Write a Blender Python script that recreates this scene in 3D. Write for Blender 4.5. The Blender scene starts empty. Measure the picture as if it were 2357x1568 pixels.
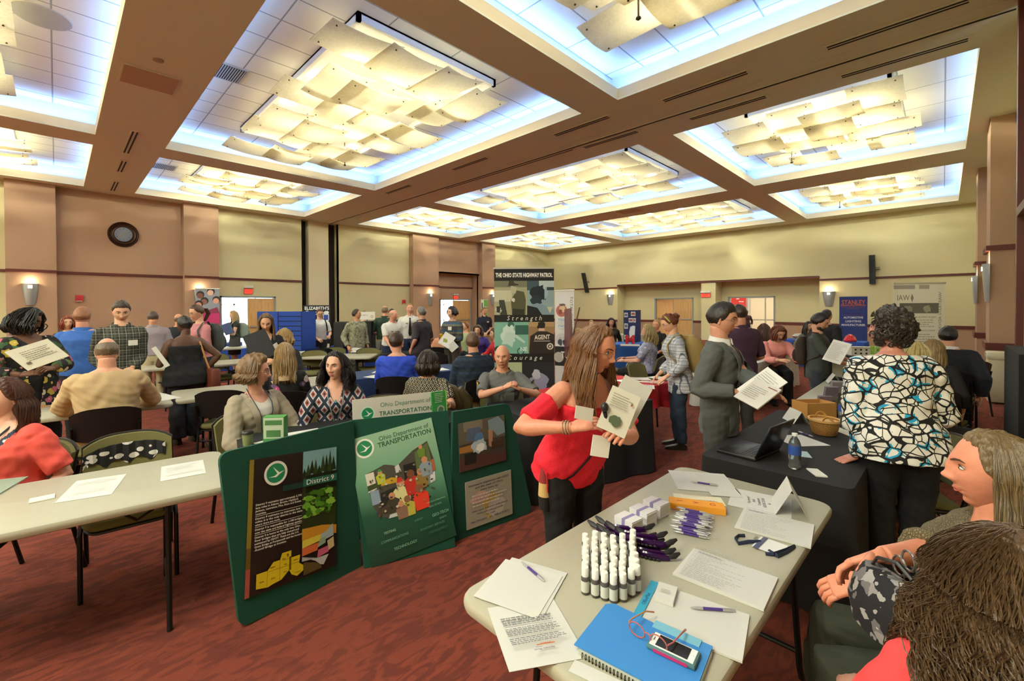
import bpy, math, random
import numpy as np
from mathutils import Vector, Matrix
random.seed(7); rng = np.random.default_rng(7)
sc = bpy.context.scene
COL = sc.collection
R = math.radians
# ------------------------------------------------------------------ camera
FPX, PITCH, ROLL, YAW, CH = 1020.27, -0.6757, -0.2974, 46.4164, 1.7307
CX, CY, PW, PH = -78.44, -64.40, 2357, 1568
HC = 5.395          # soffit height
_pi, _ya, _ro = R(PITCH), R(YAW), R(ROLL)
FW = np.array([math.cos(_ya)*math.cos(_pi), math.sin(_ya)*math.cos(_pi), math.sin(_pi)])
_r = np.array([math.sin(_ya), -math.cos(_ya), 0.0]); _u = np.cross(_r, FW)
RT = _r*math.cos(_ro)+_u*math.sin(_ro); UP = -_r*math.sin(_ro)+_u*math.cos(_ro)
cam = bpy.data.cameras.new('camera'); camo = bpy.data.objects.new('camera', cam); COL.objects.link(camo)
cam.sensor_width = 36; cam.lens = FPX/PW*36; cam.shift_x = -CX/PW; cam.shift_y = CY/PW
cam.clip_start = 0.05; cam.clip_end = 200
camo.matrix_world = Matrix(((RT[0], UP[0], -FW[0], 0), (RT[1], UP[1], -FW[1], 0), (RT[2], UP[2], -FW[2], CH), (0, 0, 0, 1)))
sc.camera = camo
def ray(u, v): return FW + RT*((u-PW/2-CX)/FPX) - UP*((v-PH/2-CY)/FPX)
def W(u, v, z=0.0):
    d = ray(u, v); t = (z-CH)/d[2]; return Vector((d[0]*t, d[1]*t, z))
def RD(u, v, dep):
    d = ray(u, v)*dep; return Vector((d[0], d[1], d[2]+CH))
def AX(u, v, X):
    d = ray(u, v); d = d*(X/d[0]); return Vector((d[0], d[1], d[2]+CH))
def AY(u, v, Y):
    d = ray(u, v); d = d*(Y/d[1]); return Vector((d[0], d[1], d[2]+CH))
# ------------------------------------------------------------------ world, exposure
world = bpy.data.worlds.new('sky'); sc.world = world; world.use_nodes = True
bg = world.node_tree.nodes['Background']; bg.inputs[0].default_value = (0.80, 0.90, 1.0, 1); bg.inputs[1].default_value = 5.0
vs = sc.view_settings; sc.display_settings.display_device = 'sRGB'
vs.view_transform = 'Standard'; vs.look = 'None'; vs.gamma = 1.0; vs.use_curve_mapping = False
vs.exposure = 0.55
sc.cycles.max_bounces = 7; sc.cycles.glossy_bounces = 2; sc.cycles.transmission_bounces = 6; sc.cycles.caustics_reflective = False; sc.cycles.caustics_refractive = False
LAMP_W, COVE_W = 33.0, 23.0
WARM, COOL = (0.96, 0.97, 0.73), (0.18, 0.40, 1.0)
XB = [(-10.4, -5.2), (-4.6, 0.64), (1.85, 7.26), (9.585, 15.50), (16.966, 22.998)]
YB = [(-0.338, 4.005), (4.75, 12.277), (13.078, 17.666)]
ZT = HC+0.56
def light(name, kind, loc, energy, color, rot=(0, 0, 0), **kw):
    l = bpy.data.lights.new(name, kind); l.energy = energy; l.color = color
    for k, v in kw.items(): setattr(l, k, v)
    o = bpy.data.objects.new(name, l); COL.objects.link(o); o.location = loc; o.rotation_euler = rot; return o
for (x0, x1) in XB:
    for j, (y0, y1) in enumerate(YB):
        nx, ny = (4, 4) if j == 1 else (4, 3)
        for a in range(nx):
            for b in range(ny):
                px = x0+1.25+(x1-x0-2.5)*(a+.5)/nx; py = y0+1.0+(y1-y0-2.0)*(b+.5)/ny
                light('downlight', 'AREA', (px, py, ZT-0.10), LAMP_W*(1.15 if j == 1 else 1)*({(1.85, 0): .34, (1.85, 1): .68, (-4.6, 0): .60, (-4.6, 1): .85, (-10.4, 0): 1.1}.get((x0, j), .9 if x0 < 9 else 1)), WARM, shape='DISK', size=0.17)
        # cool strips lying in the coves
        for (cx, cy, L, rz) in (((x0+x1)/2, y0-.13, x1-x0, 0), ((x0+x1)/2, y1+.13, x1-x0, 0), (x0-.13, (y0+y1)/2, y1-y0, R(90)), (x1+.13, (y0+y1)/2, y1-y0, R(90))):
            o = light('cove_strip', 'AREA', (cx, cy, HC+.27), COVE_W*L/5, COOL, shape='RECTANGLE', size=L, size_y=0.05)
            o.rotation_euler = (R(180), 0, rz)
# ------------------------------------------------------------------ mesh collector
def lin(c):
    if isinstance(c, str):
        c = c.lstrip('#'); c = [int(c[i:i+2], 16)/255 for i in (0, 2, 4)]
        c = [x/12.92 if x <= .04045 else ((x+.055)/1.055)**2.4 for x in c]
    return tuple(c[:3])+(1.0,)
MATS = {}
def mat(c, rough=.6, metal=0, key=None, **kw):
    k = key or (str(c), rough, metal, tuple(sorted(kw.items())))
    if k in MATS: return MATS[k]
    m = bpy.data.materials.new('paint'); m.use_nodes = True; MATS[k] = m
    b = m.node_tree.nodes['Principled BSDF']
    b.inputs['Base Color'].default_value = lin(c); b.inputs['Roughness'].default_value = rough; b.inputs['Metallic'].default_value = metal
    for n, v in kw.items():
        n = n.replace('_', ' ')
        b.inputs[n].default_value = lin(v) if isinstance(v, str) else v
    return m
class NM:                                    # tiny node-material helper
    def __init__(s, name, rough=.8, metal=0):
        s.m = bpy.data.materials.new(name); s.m.use_nodes = True; s.t = s.m.node_tree; s.b = s.t.nodes['Principled BSDF']
        s.b.inputs['Roughness'].default_value = rough; s.b.inputs['Metallic'].default_value = metal
        s.tc = s.t.nodes.new('ShaderNodeTexCoord')
    def co(s, kind='Object', scale=(1, 1, 1), rot=(0, 0, 0)):
        mp = s.t.nodes.new('ShaderNodeMapping'); s.t.links.new(s.tc.outputs[kind], mp.inputs[0])
        mp.inputs['Scale'].default_value = scale; mp.inputs['Rotation'].default_value = rot; return mp.outputs[0]
    def n(s, typ, out=0, props=None, **inp):
        nd = s.t.nodes.new('ShaderNode'+typ)
        for k, v in (props or {}).items(): setattr(nd, k, v)
        for k, v in inp.items():
            i = nd.inputs[int(k[1:])] if k[0] == 'i' and k[1:].isdigit() else nd.inputs[k.replace('_', ' ')]
            if isinstance(v, bpy.types.NodeSocket): s.t.links.new(v, i)
            elif isinstance(v, str): i.default_value = lin(v)
            else: i.default_value = v
        return nd.outputs[out]
    def math(s, op, a, b=0.0, c=0.0): return s.n('Math', props={'operation': op}, i0=a, i1=b, i2=c)
    def mix(s, f, a, b):
        nd = s.t.nodes.new('ShaderNodeMix'); nd.data_type = 'RGBA'
        for i, v in ((0, f), (6, a), (7, b)):
            if isinstance(v, bpy.types.NodeSocket): s.t.links.new(v, nd.inputs[i])
            else: nd.inputs[i].default_value = lin(v) if isinstance(v, str) else v
        return nd.outputs[2]
    def ramp(s, f, stops, const=False):
        nd = s.t.nodes.new('ShaderNodeValToRGB'); s.t.links.new(f, nd.inputs[0]); cr = nd.color_ramp
        if const: cr.interpolation = 'CONSTANT'
        while len(cr.elements) < len(stops): cr.elements.new(.5)
        for e, (p, c) in zip(cr.elements, stops): e.position = p; e.color = lin(c)
        return nd.outputs[0]
    def done(s, col, bump=None, strength=.2, dist=.01):
        if isinstance(col, bpy.types.NodeSocket): s.t.links.new(col, s.b.inputs['Base Color'])
        else: s.b.inputs['Base Color'].default_value = lin(col)
        if bump is not None:
            o = s.n('Bump', Strength=strength, Distance=dist, Height=bump); s.t.links.new(o, s.b.inputs['Normal'])
        return s.m
def cloth(c, key='cloth', rough=.85, sc=300, var=.12, sheen=.0):
    k = ('cloth', str(c), rough, sc, var)
    if k in MATS: return MATS[k]
    a = NM(key, rough); nz = a.n('TexNoise', Vector=a.co(), Scale=sc, Detail=2.0); nz2 = a.n('TexNoise', Vector=a.co(), Scale=9.0, Detail=2.0)
    l = lin(c); d = tuple(x*(1-var*2.2) for x in l[:3])+(1,); col = a.mix(a.math('MULTIPLY', nz, 1.0), d, tuple(min(1, x*(1+var)) for x in l[:3])+(1,))
    MATS[k] = a.done(col, a.math('ADD', nz, a.math('MULTIPLY', nz2, 2.0)), .25, .004); return MATS[k]
class MB:
    def __init__(s): s.v = []; s.f = []; s.mi = []; s.T = Matrix(); s.m = 0
    def add(s, vs, fs):
        o = len(s.v); s.v += [tuple(s.T @ Vector(p)) for p in vs]; s.f += [tuple(i+o for i in f) for f in fs]; s.mi += [s.m]*len(fs); return s
    def box(s, c, d, rz=0, bev=0):
        x, y, z = d[0]/2, d[1]/2, d[2]/2; ca, sa = math.cos(rz), math.sin(rz)
        if bev:
            b = min(bev, x*.99, y*.99, z*.99); pts = []
            rr = [(z-0, b), (z-b*.3, b*.3), (z-b, 0)]
            levels = [(-z, b), (-z+b*.3, b*.3), (-z+b, 0), (z-b, 0), (z-b*.3, b*.3), (z, b)]
            rings = []
            for (zz, ins) in levels:
                ring = []
                for (sx, sy) in ((1, 1), (-1, 1), (-1, -1), (1, -1)):
                    hx, hy = x-ins, y-ins; k = b*.7
                    a0 = {(1, 1): 0, (-1, 1): 90, (-1, -1): 180, (1, -1): 270}[(sx, sy)]
                    for aa in (0, 45, 90):
                        an = R(a0+aa); ring.append((sx*(hx-k)+k*math.cos(an), sy*(hy-k)+k*math.sin(an), zz))
                rings.append(ring)
            for ring in rings: pts += [(c[0]+p[0]*ca-p[1]*sa, c[1]+p[0]*sa+p[1]*ca, c[2]+p[2]) for p in ring]
            n = 12; fs = [tuple(range(n))[::-1], tuple(range(5*n, 6*n))]
            for k in range(5): fs += [(k*n+i, k*n+(i+1) % n, (k+1)*n+(i+1) % n, (k+1)*n+i) for i in range(n)]
            return s.add(pts, fs)
        pts = [(c[0]+i*x*ca-j*y*sa, c[1]+i*x*sa+j*y*ca, c[2]+k*z) for k in (-1, 1) for (i, j) in ((-1, -1), (1, -1), (1, 1), (-1, 1))]
        return s.add(pts, [(0, 3, 2, 1), (4, 5, 6, 7), (0, 1, 5, 4), (1, 2, 6, 5), (2, 3, 7, 6), (3, 0, 4, 7)])
    def bx(s, x0, x1, y0, y1, z0, z1): return s.box(((x0+x1)/2, (y0+y1)/2, (z0+z1)/2), (abs(x1-x0), abs(y1-y0), abs(z1-z0)))
    def loft(s, rings, caps=True):
        n = len(rings[0]); vs = [p for r in rings for p in r]; fs = []
        for k in range(len(rings)-1): fs += [(k*n+i, k*n+(i+1) % n, (k+1)*n+(i+1) % n, (k+1)*n+i) for i in range(n)]
        if caps: fs += [tuple(range(n))[::-1], tuple(range((len(rings)-1)*n, len(rings)*n))]
        return s.add(vs, fs)
    def tube(s, pts, r, n=8, flat=1.0, caps=True):
        pts = [Vector(p) for p in pts]; rs = r if isinstance(r, (list, tuple)) else [r]*len(pts)
        rings = []; prev = None
        for i, p in enumerate(pts):
            t = (pts[min(i+1, len(pts)-1)]-pts[max(i-1, 0)]); t = t.normalized() if t.length > 1e-9 else Vector((0, 0, 1))
            if prev is None: prev = t.orthogonal().normalized()
            a = (prev-t*prev.dot(t)); a = a.normalized() if a.length > 1e-6 else t.orthogonal().normalized(); prev = a; b = t.cross(a)
            rings.append([p+a*(rs[i]*math.cos(2*math.pi*k/n))+b*(rs[i]*flat*math.sin(2*math.pi*k/n)) for k in range(n)])
        return s.loft(rings, caps)
    def lathe(s, prof, c=(0, 0, 0), n=24, sx=1, sy=1):
        return s.loft([[(c[0]+r*sx*math.cos(2*math.pi*k/n), c[1]+r*sy*math.sin(2*math.pi*k/n), c[2]+z) for k in range(n)] for r, z in prof])
    def ell(s, c, r, n=12, rot=None):
        m = n//2+1; rings = []; rot = rot or Matrix.Identity(3)
        for i in range(m+1):
            th = math.pi*(i/m); th = min(max(th, .05), math.pi-.05)
            rings.append([Vector(c)+rot @ Vector((r[0]*math.sin(th)*math.cos(2*math.pi*k/n), r[1]*math.sin(th)*math.sin(2*math.pi*k/n), -r[2]*math.cos(th))) for k in range(n)])
        return s.loft(rings)
    def prism(s, poly, z0, z1):
        n = len(poly); a = sum(poly[i][0]*poly[(i+1) % n][1]-poly[(i+1) % n][0]*poly[i][1] for i in range(n))
        if a < 0: poly = poly[::-1]
        return s.loft([[(p[0], p[1], z0) for p in poly], [(p[0], p[1], z1) for p in poly]])
    def quad(s, a, b, c, d): return s.add([a, b, c, d], [(0, 1, 2, 3)])
    def slab(s, q, t=.0015):                  # thin sheet with real thickness from a corner quad
        q = [Vector(p) for p in q]; nn = (q[1]-q[0]).cross(q[2]-q[0]).normalized()*t
        return s.loft([[p-nn for p in q], q])
    def mesh(s, name, mats, smooth=True):
        me = bpy.data.meshes.new(name); me.from_pydata(s.v, [], s.f)
        for m in (mats if isinstance(mats, (list, tuple)) else [mats]): me.materials.append(m)
        me.polygons.foreach_set('material_index', s.mi); me.update()
        if smooth:
            me.polygons.foreach_set('use_smooth', [True]*len(me.polygons))
            if hasattr(me, 'set_sharp_from_angle'): me.set_sharp_from_angle(angle=R(38))
        return me
    def build(s, name, mats, parent=None, smooth=True, loc=None, rz=0):
        o = bpy.data.objects.new(name, s.mesh(name, mats, smooth)); COL.objects.link(o)
        if parent: o.parent = parent
        if loc is not None: o.location = loc
        if rz: o.rotation_euler = (0, 0, rz)
        return o
def tag(o, label, cat, group=None, kind=None):
    if label: o['label'] = label
    if cat: o['category'] = cat
    if group: o['group'] = group
    if kind: o['kind'] = kind
    return o
def thing(name, label, cat, loc=(0, 0, 0), rz=0, group=None):
    o = bpy.data.objects.new(name, None); o.empty_display_size = .1; COL.objects.link(o); o.location = loc; o.rotation_euler = (0, 0, rz)
    return tag(o, label, cat, group)
def struct(mb, name, mats, smooth=False):
    o = mb.build(name, mats, smooth=smooth); o['kind'] = 'structure'; return o
KIDS = {}
def copytree(o, loc=None, rz=None, label=None, group=None, parent=None):
    c = o.copy(); COL.objects.link(c)
    if parent: c.parent = parent
    for ch in o.children: copytree(ch, parent=c)
    if loc is not None: c.location = loc
    if rz is not None: c.rotation_euler = (0, 0, rz)
    if label: c['label'] = label
    if group: c['group'] = group
    return c
def rrect(w, d, r, n=5, cx=0, cy=0):
    out = []
    for (sx, sy, a0) in ((1, 1, 0), (-1, 1, 90), (-1, -1, 180), (1, -1, 270)):
        for k in range(n+1):
            a = R(a0+90*k/n); out.append((cx+sx*(w/2-r)+r*math.cos(a), cy+sy*(d/2-r)+r*math.sin(a)))
    return out
_T = []
def text(s, size, m, parent, M4, name='lettering', ext=.0008, align='CENTER', sx=1.0, shear=0.0, bold=0.0, spacing=1.0, label=None, fw=None):
    cu = bpy.data.curves.new('t', 'FONT'); cu.body = s; cu.size = size; cu.extrude = ext; cu.align_x = align; cu.align_y = 'CENTER'
    cu.shear = shear; cu.offset = bold; cu.space_character = spacing; cu.resolution_u = 2
    o = bpy.data.objects.new(name, cu); COL.objects.link(o)
    _T.append((o, m, parent, M4, name, label, sx, fw))
def flush_text():
    if not _T: return
    bpy.context.view_layer.update(); dg = bpy.context.evaluated_depsgraph_get()
    for (o, m, parent, M4, name, label, sx, fw) in _T:
        me = bpy.data.meshes.new_from_object(o.evaluated_get(dg)); xs_ = [v.co.x for v in me.vertices]
        if fw and xs_: sx = fw/(max(xs_)-min(xs_))*(1 if sx > 0 else -1)
        M4 = M4 @ Matrix.Diagonal((sx, 1, 1, 1)); me.materials.clear(); me.materials.append(m)
        q = bpy.data.objects.new(name, me); COL.objects.link(q); q.parent = getattr(parent, 'obj', parent); q.matrix_basis = M4
        if label: q['label'] = label
    for t in _T: bpy.data.objects.remove(t[0])
    _T.clear()
def frame(o, x, y):                            # matrix with given origin, x and y directions
    x = Vector(x).normalized(); y = Vector(y); y = (y-x*y.dot(x)).normalized(); z = x.cross(y)
    M4 = Matrix((x, y, z)).transposed().to_4x4(); M4.translation = Vector(o); return M4
# ------------------------------------------------------------------ room materials
def wallmat(c, name, k=.06):
    a = NM(name, .9); nz = a.n('TexNoise', Vector=a.co(), Scale=90.0, Detail=3.0); big = a.n('TexNoise', Vector=a.co(), Scale=1.3, Detail=2.0)
    l = lin(c); col = a.mix(nz, tuple(x*(1-k*2) for x in l[:3])+(1,), tuple(x*(1+k*2) for x in l[:3])+(1,))
    col = a.mix(a.math('MULTIPLY', big, .12), col, tuple(x*.8 for x in l[:3])+(1,))
    return a.done(col, nz, .25, .004)
Mwall = wallmat('#d3cba0', 'yellow wall covering'); Mbrown = wallmat('#b09076', 'brown wall covering'); Msoff = wallmat('#dad6bc', 'tan soffit paint', .04)
Mlip = mat('#d9c9a6', .8); Mtrim = mat('#5a2018', .4); Mwhite = mat('#e6e4dc', .7); Mpocket = wallmat('#dcd4b4', 'partition panel')
Mframe = mat('#8d9a9c', .45); Mdark = mat('#2a201a', .7)
def wood(c1, c2, sc=(14, 1.2, 14), rough=.4, rot=(0, 0, 0)):
    a = NM('wood', rough); nz = a.n('TexNoise', Vector=a.co(scale=sc, rot=rot), Scale=2.2, Detail=4.0, Distortion=.6)
    return a.done(a.ramp(nz, [(.3, c1), (.7, c2)]), nz, .05)
Mdoor = wood('#c99b5e', '#dbb47a', (9, 9, .8))
def tilemat():
    a = NM('acoustic ceiling tile', .95)
    br = a.t.nodes.new('ShaderNodeTexBrick'); a.t.links.new(a.co(), br.inputs[0]); br.offset = 0; br.squash = 1
    for k, v in (('Scale', 1.0), ('Mortar Size', .012), ('Mortar Smooth', .1), ('Brick Width', 1.22), ('Row Height', .61), ('Bias', 0.0)): br.inputs[k].default_value = v
    br.inputs['Color1'].default_value = lin('#f4f1e2'); br.inputs['Color2'].default_value = lin('#f1eedd'); br.inputs['Mortar'].default_value = lin('#a8a89e')
    nz = a.n('TexNoise', Vector=a.co(), Scale=60.0, Detail=3.0)
    return a.done(br.outputs[0], a.math('SUBTRACT', nz, a.math('MULTIPLY', br.outputs[1], 3.0)), .2, .006)
Mtile = tilemat()
def carpet():
    a = NM('patterned red carpet', .98); co = a.co()
    n1 = a.n('TexNoise', Vector=co, Scale=1.1, Detail=2.0)
    wv = a.n('TexVoronoi', out=0, Vector=a.n('VectorMath', props={'operation': 'ADD'}, i0=co, i1=a.n('VectorMath', props={'operation': 'SCALE'}, i0=a.n('TexNoise', out=1, Vector=co, Scale=3.0), Scale=.5)), Scale=7.5, props={'feature': 'DISTANCE_TO_EDGE'})
    leaf = a.n('TexNoise', Vector=a.co(scale=(1, 3.2, 1), rot=(0, 0, R(12))), Scale=4.5, Detail=4.0, Distortion=1.4)
    ck = a.n('TexChecker', out=1, Vector=a.co(rot=(0, 0, R(0))), Scale=.55)
    fine = a.n('TexNoise', Vector=a.co(scale=(1, 4, 1)), Scale=150.0, Detail=1.0)
    c = a.mix(a.math('MULTIPLY', ck, .35), '#94402c', '#7a3325')
    c = a.mix(a.ramp(leaf, [(.47, '#000000'), (.56, '#ffffff')]), c, '#6c2a20')
    c = a.mix(a.ramp(a.n('TexNoise', Vector=co, Scale=5.0, Detail=5.0, Distortion=1.0), [(.56, '#000000'), (.62, '#b0b0b0')]), c, '#5f241c')
    c = a.mix(a.math('MULTIPLY', n1, .3), c, '#a5573a')
    c = a.mix(a.math('MULTIPLY', fine, .45), c, '#4c1b15')
    return a.done(c, fine, .6, .01)
Mcarpet = carpet()
def emis(c, s):
    m = bpy.data.materials.new('glow'); m.use_nodes = True; b = m.node_tree.nodes['Principled BSDF']
    b.inputs['Base Color'].default_value = lin(c); b.inputs['Emission Color'].default_value = lin(c); b.inputs['Emission Strength'].default_value = s; return m
# ------------------------------------------------------------------ shell
YL, XW, YR, HT = 18.315, 23.95, -1.1, 2.84
XA, YA = -11.5, -2.9
struct(MB().bx(XA, 34, YA, 27, -.12, 0), 'floor', Mcarpet)
cl = MB()
xs = sorted({XA, 30} | {x for b in XB for x in b}); ys = sorted({YA, YL+.7} | {y for b in YB for y in b})
for i in range(len(xs)-1):
    for j in range(len(ys)-1):
        if any(abs(xs[i]-b[0]) < 1e-6 for b in XB) and any(abs(ys[j]-b[0]) < 1e-6 for b in YB): continue
        cl.bx(xs[i], xs[i+1], ys[j], ys[j+1], HC, HC+.03)
for (x0, x1) in XB:
    for (y0, y1) in YB:
        cl.m = 1; t = .03; h = .20; zl = HC+.0305
        cl.bx(x0-t, x1+t, y0-t, y0, zl, HC+h); cl.bx(x0-t, x1+t, y1, y1+t, zl, HC+h); cl.bx(x0-t, x0, y0, y1, zl, HC+h); cl.bx(x1, x1+t, y0, y1, zl, HC+h)
        cl.m = 2; e = .30
        for (a, b, c, d) in ((x0-e, x1+e, y0-e, y0-e+.02), (x0-e, x1+e, y1+e-.02, y1+e), (x0-e, x0-e+.02, y0-e, y1+e), (x1+e-.02, x1+e, y0-e, y1+e)): cl.bx(a, b, c, d, HC+.03, ZT)
        cl.m = 3; cl.bx(x0-e, x1+e, y0-e, y1+e, ZT, ZT+.03)
struct(cl, 'ceiling', [Msoff, Mlip, Mwhite, Mtile])
# left wall (with doors to daylight) at y = YL
def doorway(x0, x1): return (x0, x1)
D1 = (AY(506, 700, YL).x, AY(634, 700, YL).x); D2 = (AY(1012, 700, YL+.5).x, AY(1084, 700, YL+.5).x)
pil = [AY(14, 600, YL).x, AY(130, 600, YL).x, AY(420, 600, YL).x, AY(499, 600, YL).x]
pk0, pk1 = AY(696, 600, YL).x, AY(778, 600, YL).x
q0, q1, q2, q3 = AY(951, 600, YL-.35).x, AY(1010, 600, YL-.35).x, AY(1110, 600, YL-.35).x, AY(1140, 600, YL-.35).x
w = MB(); DZ = 2.2
def wallseg(w, x0, x1, y, z0=0, z1=HC, t=.15): w.bx(x0, x1, y, y+t, z0, z1)
w.m = 0
wallseg(w, XA, pil[0], YL); w.m = 1; wallseg(w, pil[0], pil[3], YL+.02)
w.bx(pil[0], pil[1], YL-.3, YL+.02, 0, HC); w.bx(pil[2], pil[3], YL-.3, YL+.02, 0, HC)
w.m = 0; wallseg(w, pil[3], D1[0], YL); wallseg(w, D1[0], D1[1], YL, DZ); wallseg(w, D1[1], pk0, YL)
w.m = 2; w.bx(pk0+.28, pk1-.42, YL+.02, YL+.15, 0, HC); w.m = 3; w.bx(pk0, pk0+.28, YL+.35, YL+.4, 0, HC); w.bx(pk1-.42, pk1, YL+.35, YL+.4, 0, HC); w.m = 0
w.bx(pk0-.1, pk1+.1, YL+.4, YL+.45, 0, HC); w.bx(pk0-.03, pk0, YL, YL+.4, 0, HC); w.bx(pk1, pk1+.03, YL, YL+.4, 0, HC)
wallseg(w, pk1, q0, YL); wallseg(w, q3, XW+.1, YL)
w.m = 1; w.bx(q0, q1, YL-.35, YL+.1, 0, HC); w.bx(q2, q3, YL-.35, YL+.1, 0, HC)
w.bx(q1, q2, YL-.1, YL+.05, 3.55, HC); w.bx(q1, q2, YL-.1, YL+.65, 3.55, 3.62)
w.bx(q1, D2[0], YL+.5, YL+.65, 0, HC); w.bx(D2[1], q2, YL+.5, YL+.65, 0, HC); w.bx(D2[0], D2[1], YL+.5, YL+.65, DZ, HC)
w.bx(q1-.05, q1, YL, YL+.65, 0, HC); w.bx(q2, q2+.05, YL, YL+.65, 0, HC)
struct(w, 'wall_left', [Mwall, Mbrown, Mpocket, Mdark])
t = MB()
for (a, b, y) in ((XA, pil[0], YL), (pil[0], pil[1], YL-.3), (pil[1], pil[2], YL+.02), (pil[2], pil[3], YL-.3), (pil[3], pk0, YL), (pk1, q0, YL), (q0, q1, YL-.35), (q1, q2, YL+.5), (q2, q3, YL-.35), (q3, XW, YL)):
    t.bx(a, b, y-.05, y, HT-.04, HT+.04)
    t.bx(a, b, y-.02, y, 0, .12) if not (a < D1[0] < b or y == YL+.5 or a < D2[0] < b) else None
struct(t, 'trim_1', Mtrim)
# back wall with recess at x = XW
ya, yb = AX(1421, 650, XW).y, AX(1886, 640, XW).y       # recess from ya (left) to yb (right)
yc, yd = AX(1614, 650, XW).y, AX(1647, 650, XW).y
RX = XW+.95; HR = 2.98
E1 = (AX(1507, 720, RX).y, AX(1596, 720, RX).y); E2 = (AX(1676, 720, RX).y, AX(1784, 720, RX).y)
w = MB(); w.m = 0
w.bx(XW, XW+.15, ya, YL+.1, 0, HC); w.bx(XW, XW+.15, -3, yb, 0, HC); w.bx(XW, XW+.15, yb, ya, HR, HC); w.bx(XW, XW+.95, yd, yc, 0, HR)
w.bx(XW+.15, RX, ya, ya+.1, 0, HR); w.bx(XW+.15, RX, yb-.1, yb, 0, HR)
w.bx(RX, RX+.12, E1[0], ya, 0, HR); w.bx(RX, RX+.12, E1[1], E1[0], DZ, HR); w.bx(RX, RX+.12, E2[0], E1[1], 0, HR); w.bx(RX, RX+.12, E2[1], E2[0], DZ, HR); w.bx(RX, RX+.12, yb, E2[1], 0, HR)
w.m = 1; w.bx(XW, RX+.1, yb, ya, HR, HR+.04)
w.bx(XW-.015, XW, -3, yb, 0, .92); w.bx(RX-.015, RX, yb, E2[1], 0, .92); w.bx(XW-.015, XW, ya, YL, 0, .92); w.bx(RX-.015, RX, E1[0], ya, 0, .92); w.bx(RX-.015, RX, E2[0], E1[1], 0, .92)
struct(w, 'wall_back', [Mwall, Mbrown])
t = MB()
for (a, b) in ((ya, YL), (-1, yb)): t.bx(XW-.05, XW, a, b, HT-.04, HT+.04)
t.bx(XW-.05, XW, yb, ya, HR-.06, HR+.02)
for (x, a, b) in ((XW, ya, YL), (XW, -1, yb), (RX, E1[0], ya), (RX, E2[0], E1[1]), (RX, yb, E2[1])): t.bx(x-.05, x, a, b, .84, .96)
struct(t, 'trim_2', Mtrim)
# right wall: pilasters, movable partition pocket
w = MB(); w.m = 0
w.bx(9.0, XW+.1, YR-.12, YR, 0, HC); w.bx(7.0, 8.35, -.78, -.66, 0, HC); w.bx(7.0, 7.12, -2.9, -.7, 0, HC); w.bx(8.9, 9.05, -1.2, -.75, 0, HC)
w.bx(8.35, 9.0, -1.3, -1.2, 0, HC); w.m = 1
w.bx(13.3, 14.3, YR, -.62, 0, 3.9+1.495); w.bx(17.95, 18.9, YR, -.62, 0, HC)
w.bx(9.2, 23.9, YR, YR+.02, 0, .92); w.m = 0
w.bx(12.6, 15.2, YR, YR+.10, 3.5, HC)
struct(w, 'wall_right', [Mwall, Mbrown])
t = MB(); t.bx(8.35, 8.47, -.80, -.60, 0, HC); t.bx(8.8, 8.9, -.9, -.75, 0, HC)
t.bx(7.2, 8.35, -.66, -.60, HT-.05, HT+.05)
for (x0, x1) in ((13.3, 14.3), (17.95, 18.9)): t.bx(x0-.04, x1+.04, YR, -.57, HT-.05, HT+.05); t.bx(x0-.04, x1+.04, YR, -.57, .84, .98); t.bx(x0-.03, x1+.03, YR, -.6, 0, .12)
for (x0, x1) in ((9.2, 13.3), (14.3, 17.95), (18.9, 23.9)): t.bx(x0, x1, YR, YR+.05, HT-.04, HT+.04); t.bx(x0, x1, YR, YR+.07, .84, .96)
struct(t, 'trim_3', Mtrim)
w = MB(); w.bx(XA-.1, XA, YA, YL+.7, 0, HC+.6); w.bx(XA, 7.0, YA-.1, YA, 0, HC+.6); struct(w, 'wall_behind', Mwall)
# partition track and slot diffusers in the soffit
XT = 8.63
tr = MB(); tr.bx(XT-.05, XT+.05, -.6, YL, HC-.012, HC-.002); tr.m = 1; tr.bx(XT-.015, XT+.015, -.6, YL, HC-.02, HC-.010)
tr.m = 0; tr.bx(XT-.30, XT-.27, -.6, YL, HC-.008, HC-.002)
struct(tr, 'trim_4', [Msoff, mat('#17120f', .8)])
Mslot = mat('#14110f', .8)
def slot(x, y0, y1, label, lay='y', n=2):
    m = MB(); L = abs(y1-y0)/2
    if lay == 'y': dims = lambda wd, l: (wd, 2*l)
    else: dims = lambda wd, l: (2*l, wd)
    a = dims(.16, L+.05); m.box((0, 0, -.006), (a[0], a[1], .012)); m.m = 1
    for k in range(n):
        off = (k-(n-1)/2)*.07; a = dims(.03, L); m.box((off if lay == 'y' else 0, off if lay != 'y' else 0, -.014), (a[0], a[1], .006))
    return tag(m.build('slot_diffuser', [Msoff, Mslot], loc=(x if lay == 'y' else (y0+y1)/2, (y0+y1)/2 if lay == 'y' else x, HC-.003), smooth=False), label, 'ceiling vent', 'slot air diffusers in the soffit')
def slotpx(a, b, label, n=2):
    p, q = W(*a, HC), W(*b, HC); slot((p.x+q.x)/2, min(p.y, q.y), max(p.y, q.y), label, n=n)
slotpx((287, 350), (315, 303), 'black double-slot air diffuser nearest in the left soffit beam'); slotpx((276, 394), (285, 370), 'middle black double-slot diffuser in the left soffit beam'); slotpx((260, 438), (267, 418), 'black double-slot diffuser next to the brown wall with the clock')
slotpx((1903, 106), (2230, 3), 'long slot diffuser at the top right, on the near side of the partition track'); slotpx((1937, 174), (2228, 90), 'long slot diffuser beyond the track, by the right wall')
slotpx((1525, 228), (1722, 168), 'slot diffuser between the near coffers, right of centre'); slotpx((1587, 271), (1764, 223), 'slot diffuser beyond the track, before the right-hand coffer')
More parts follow.
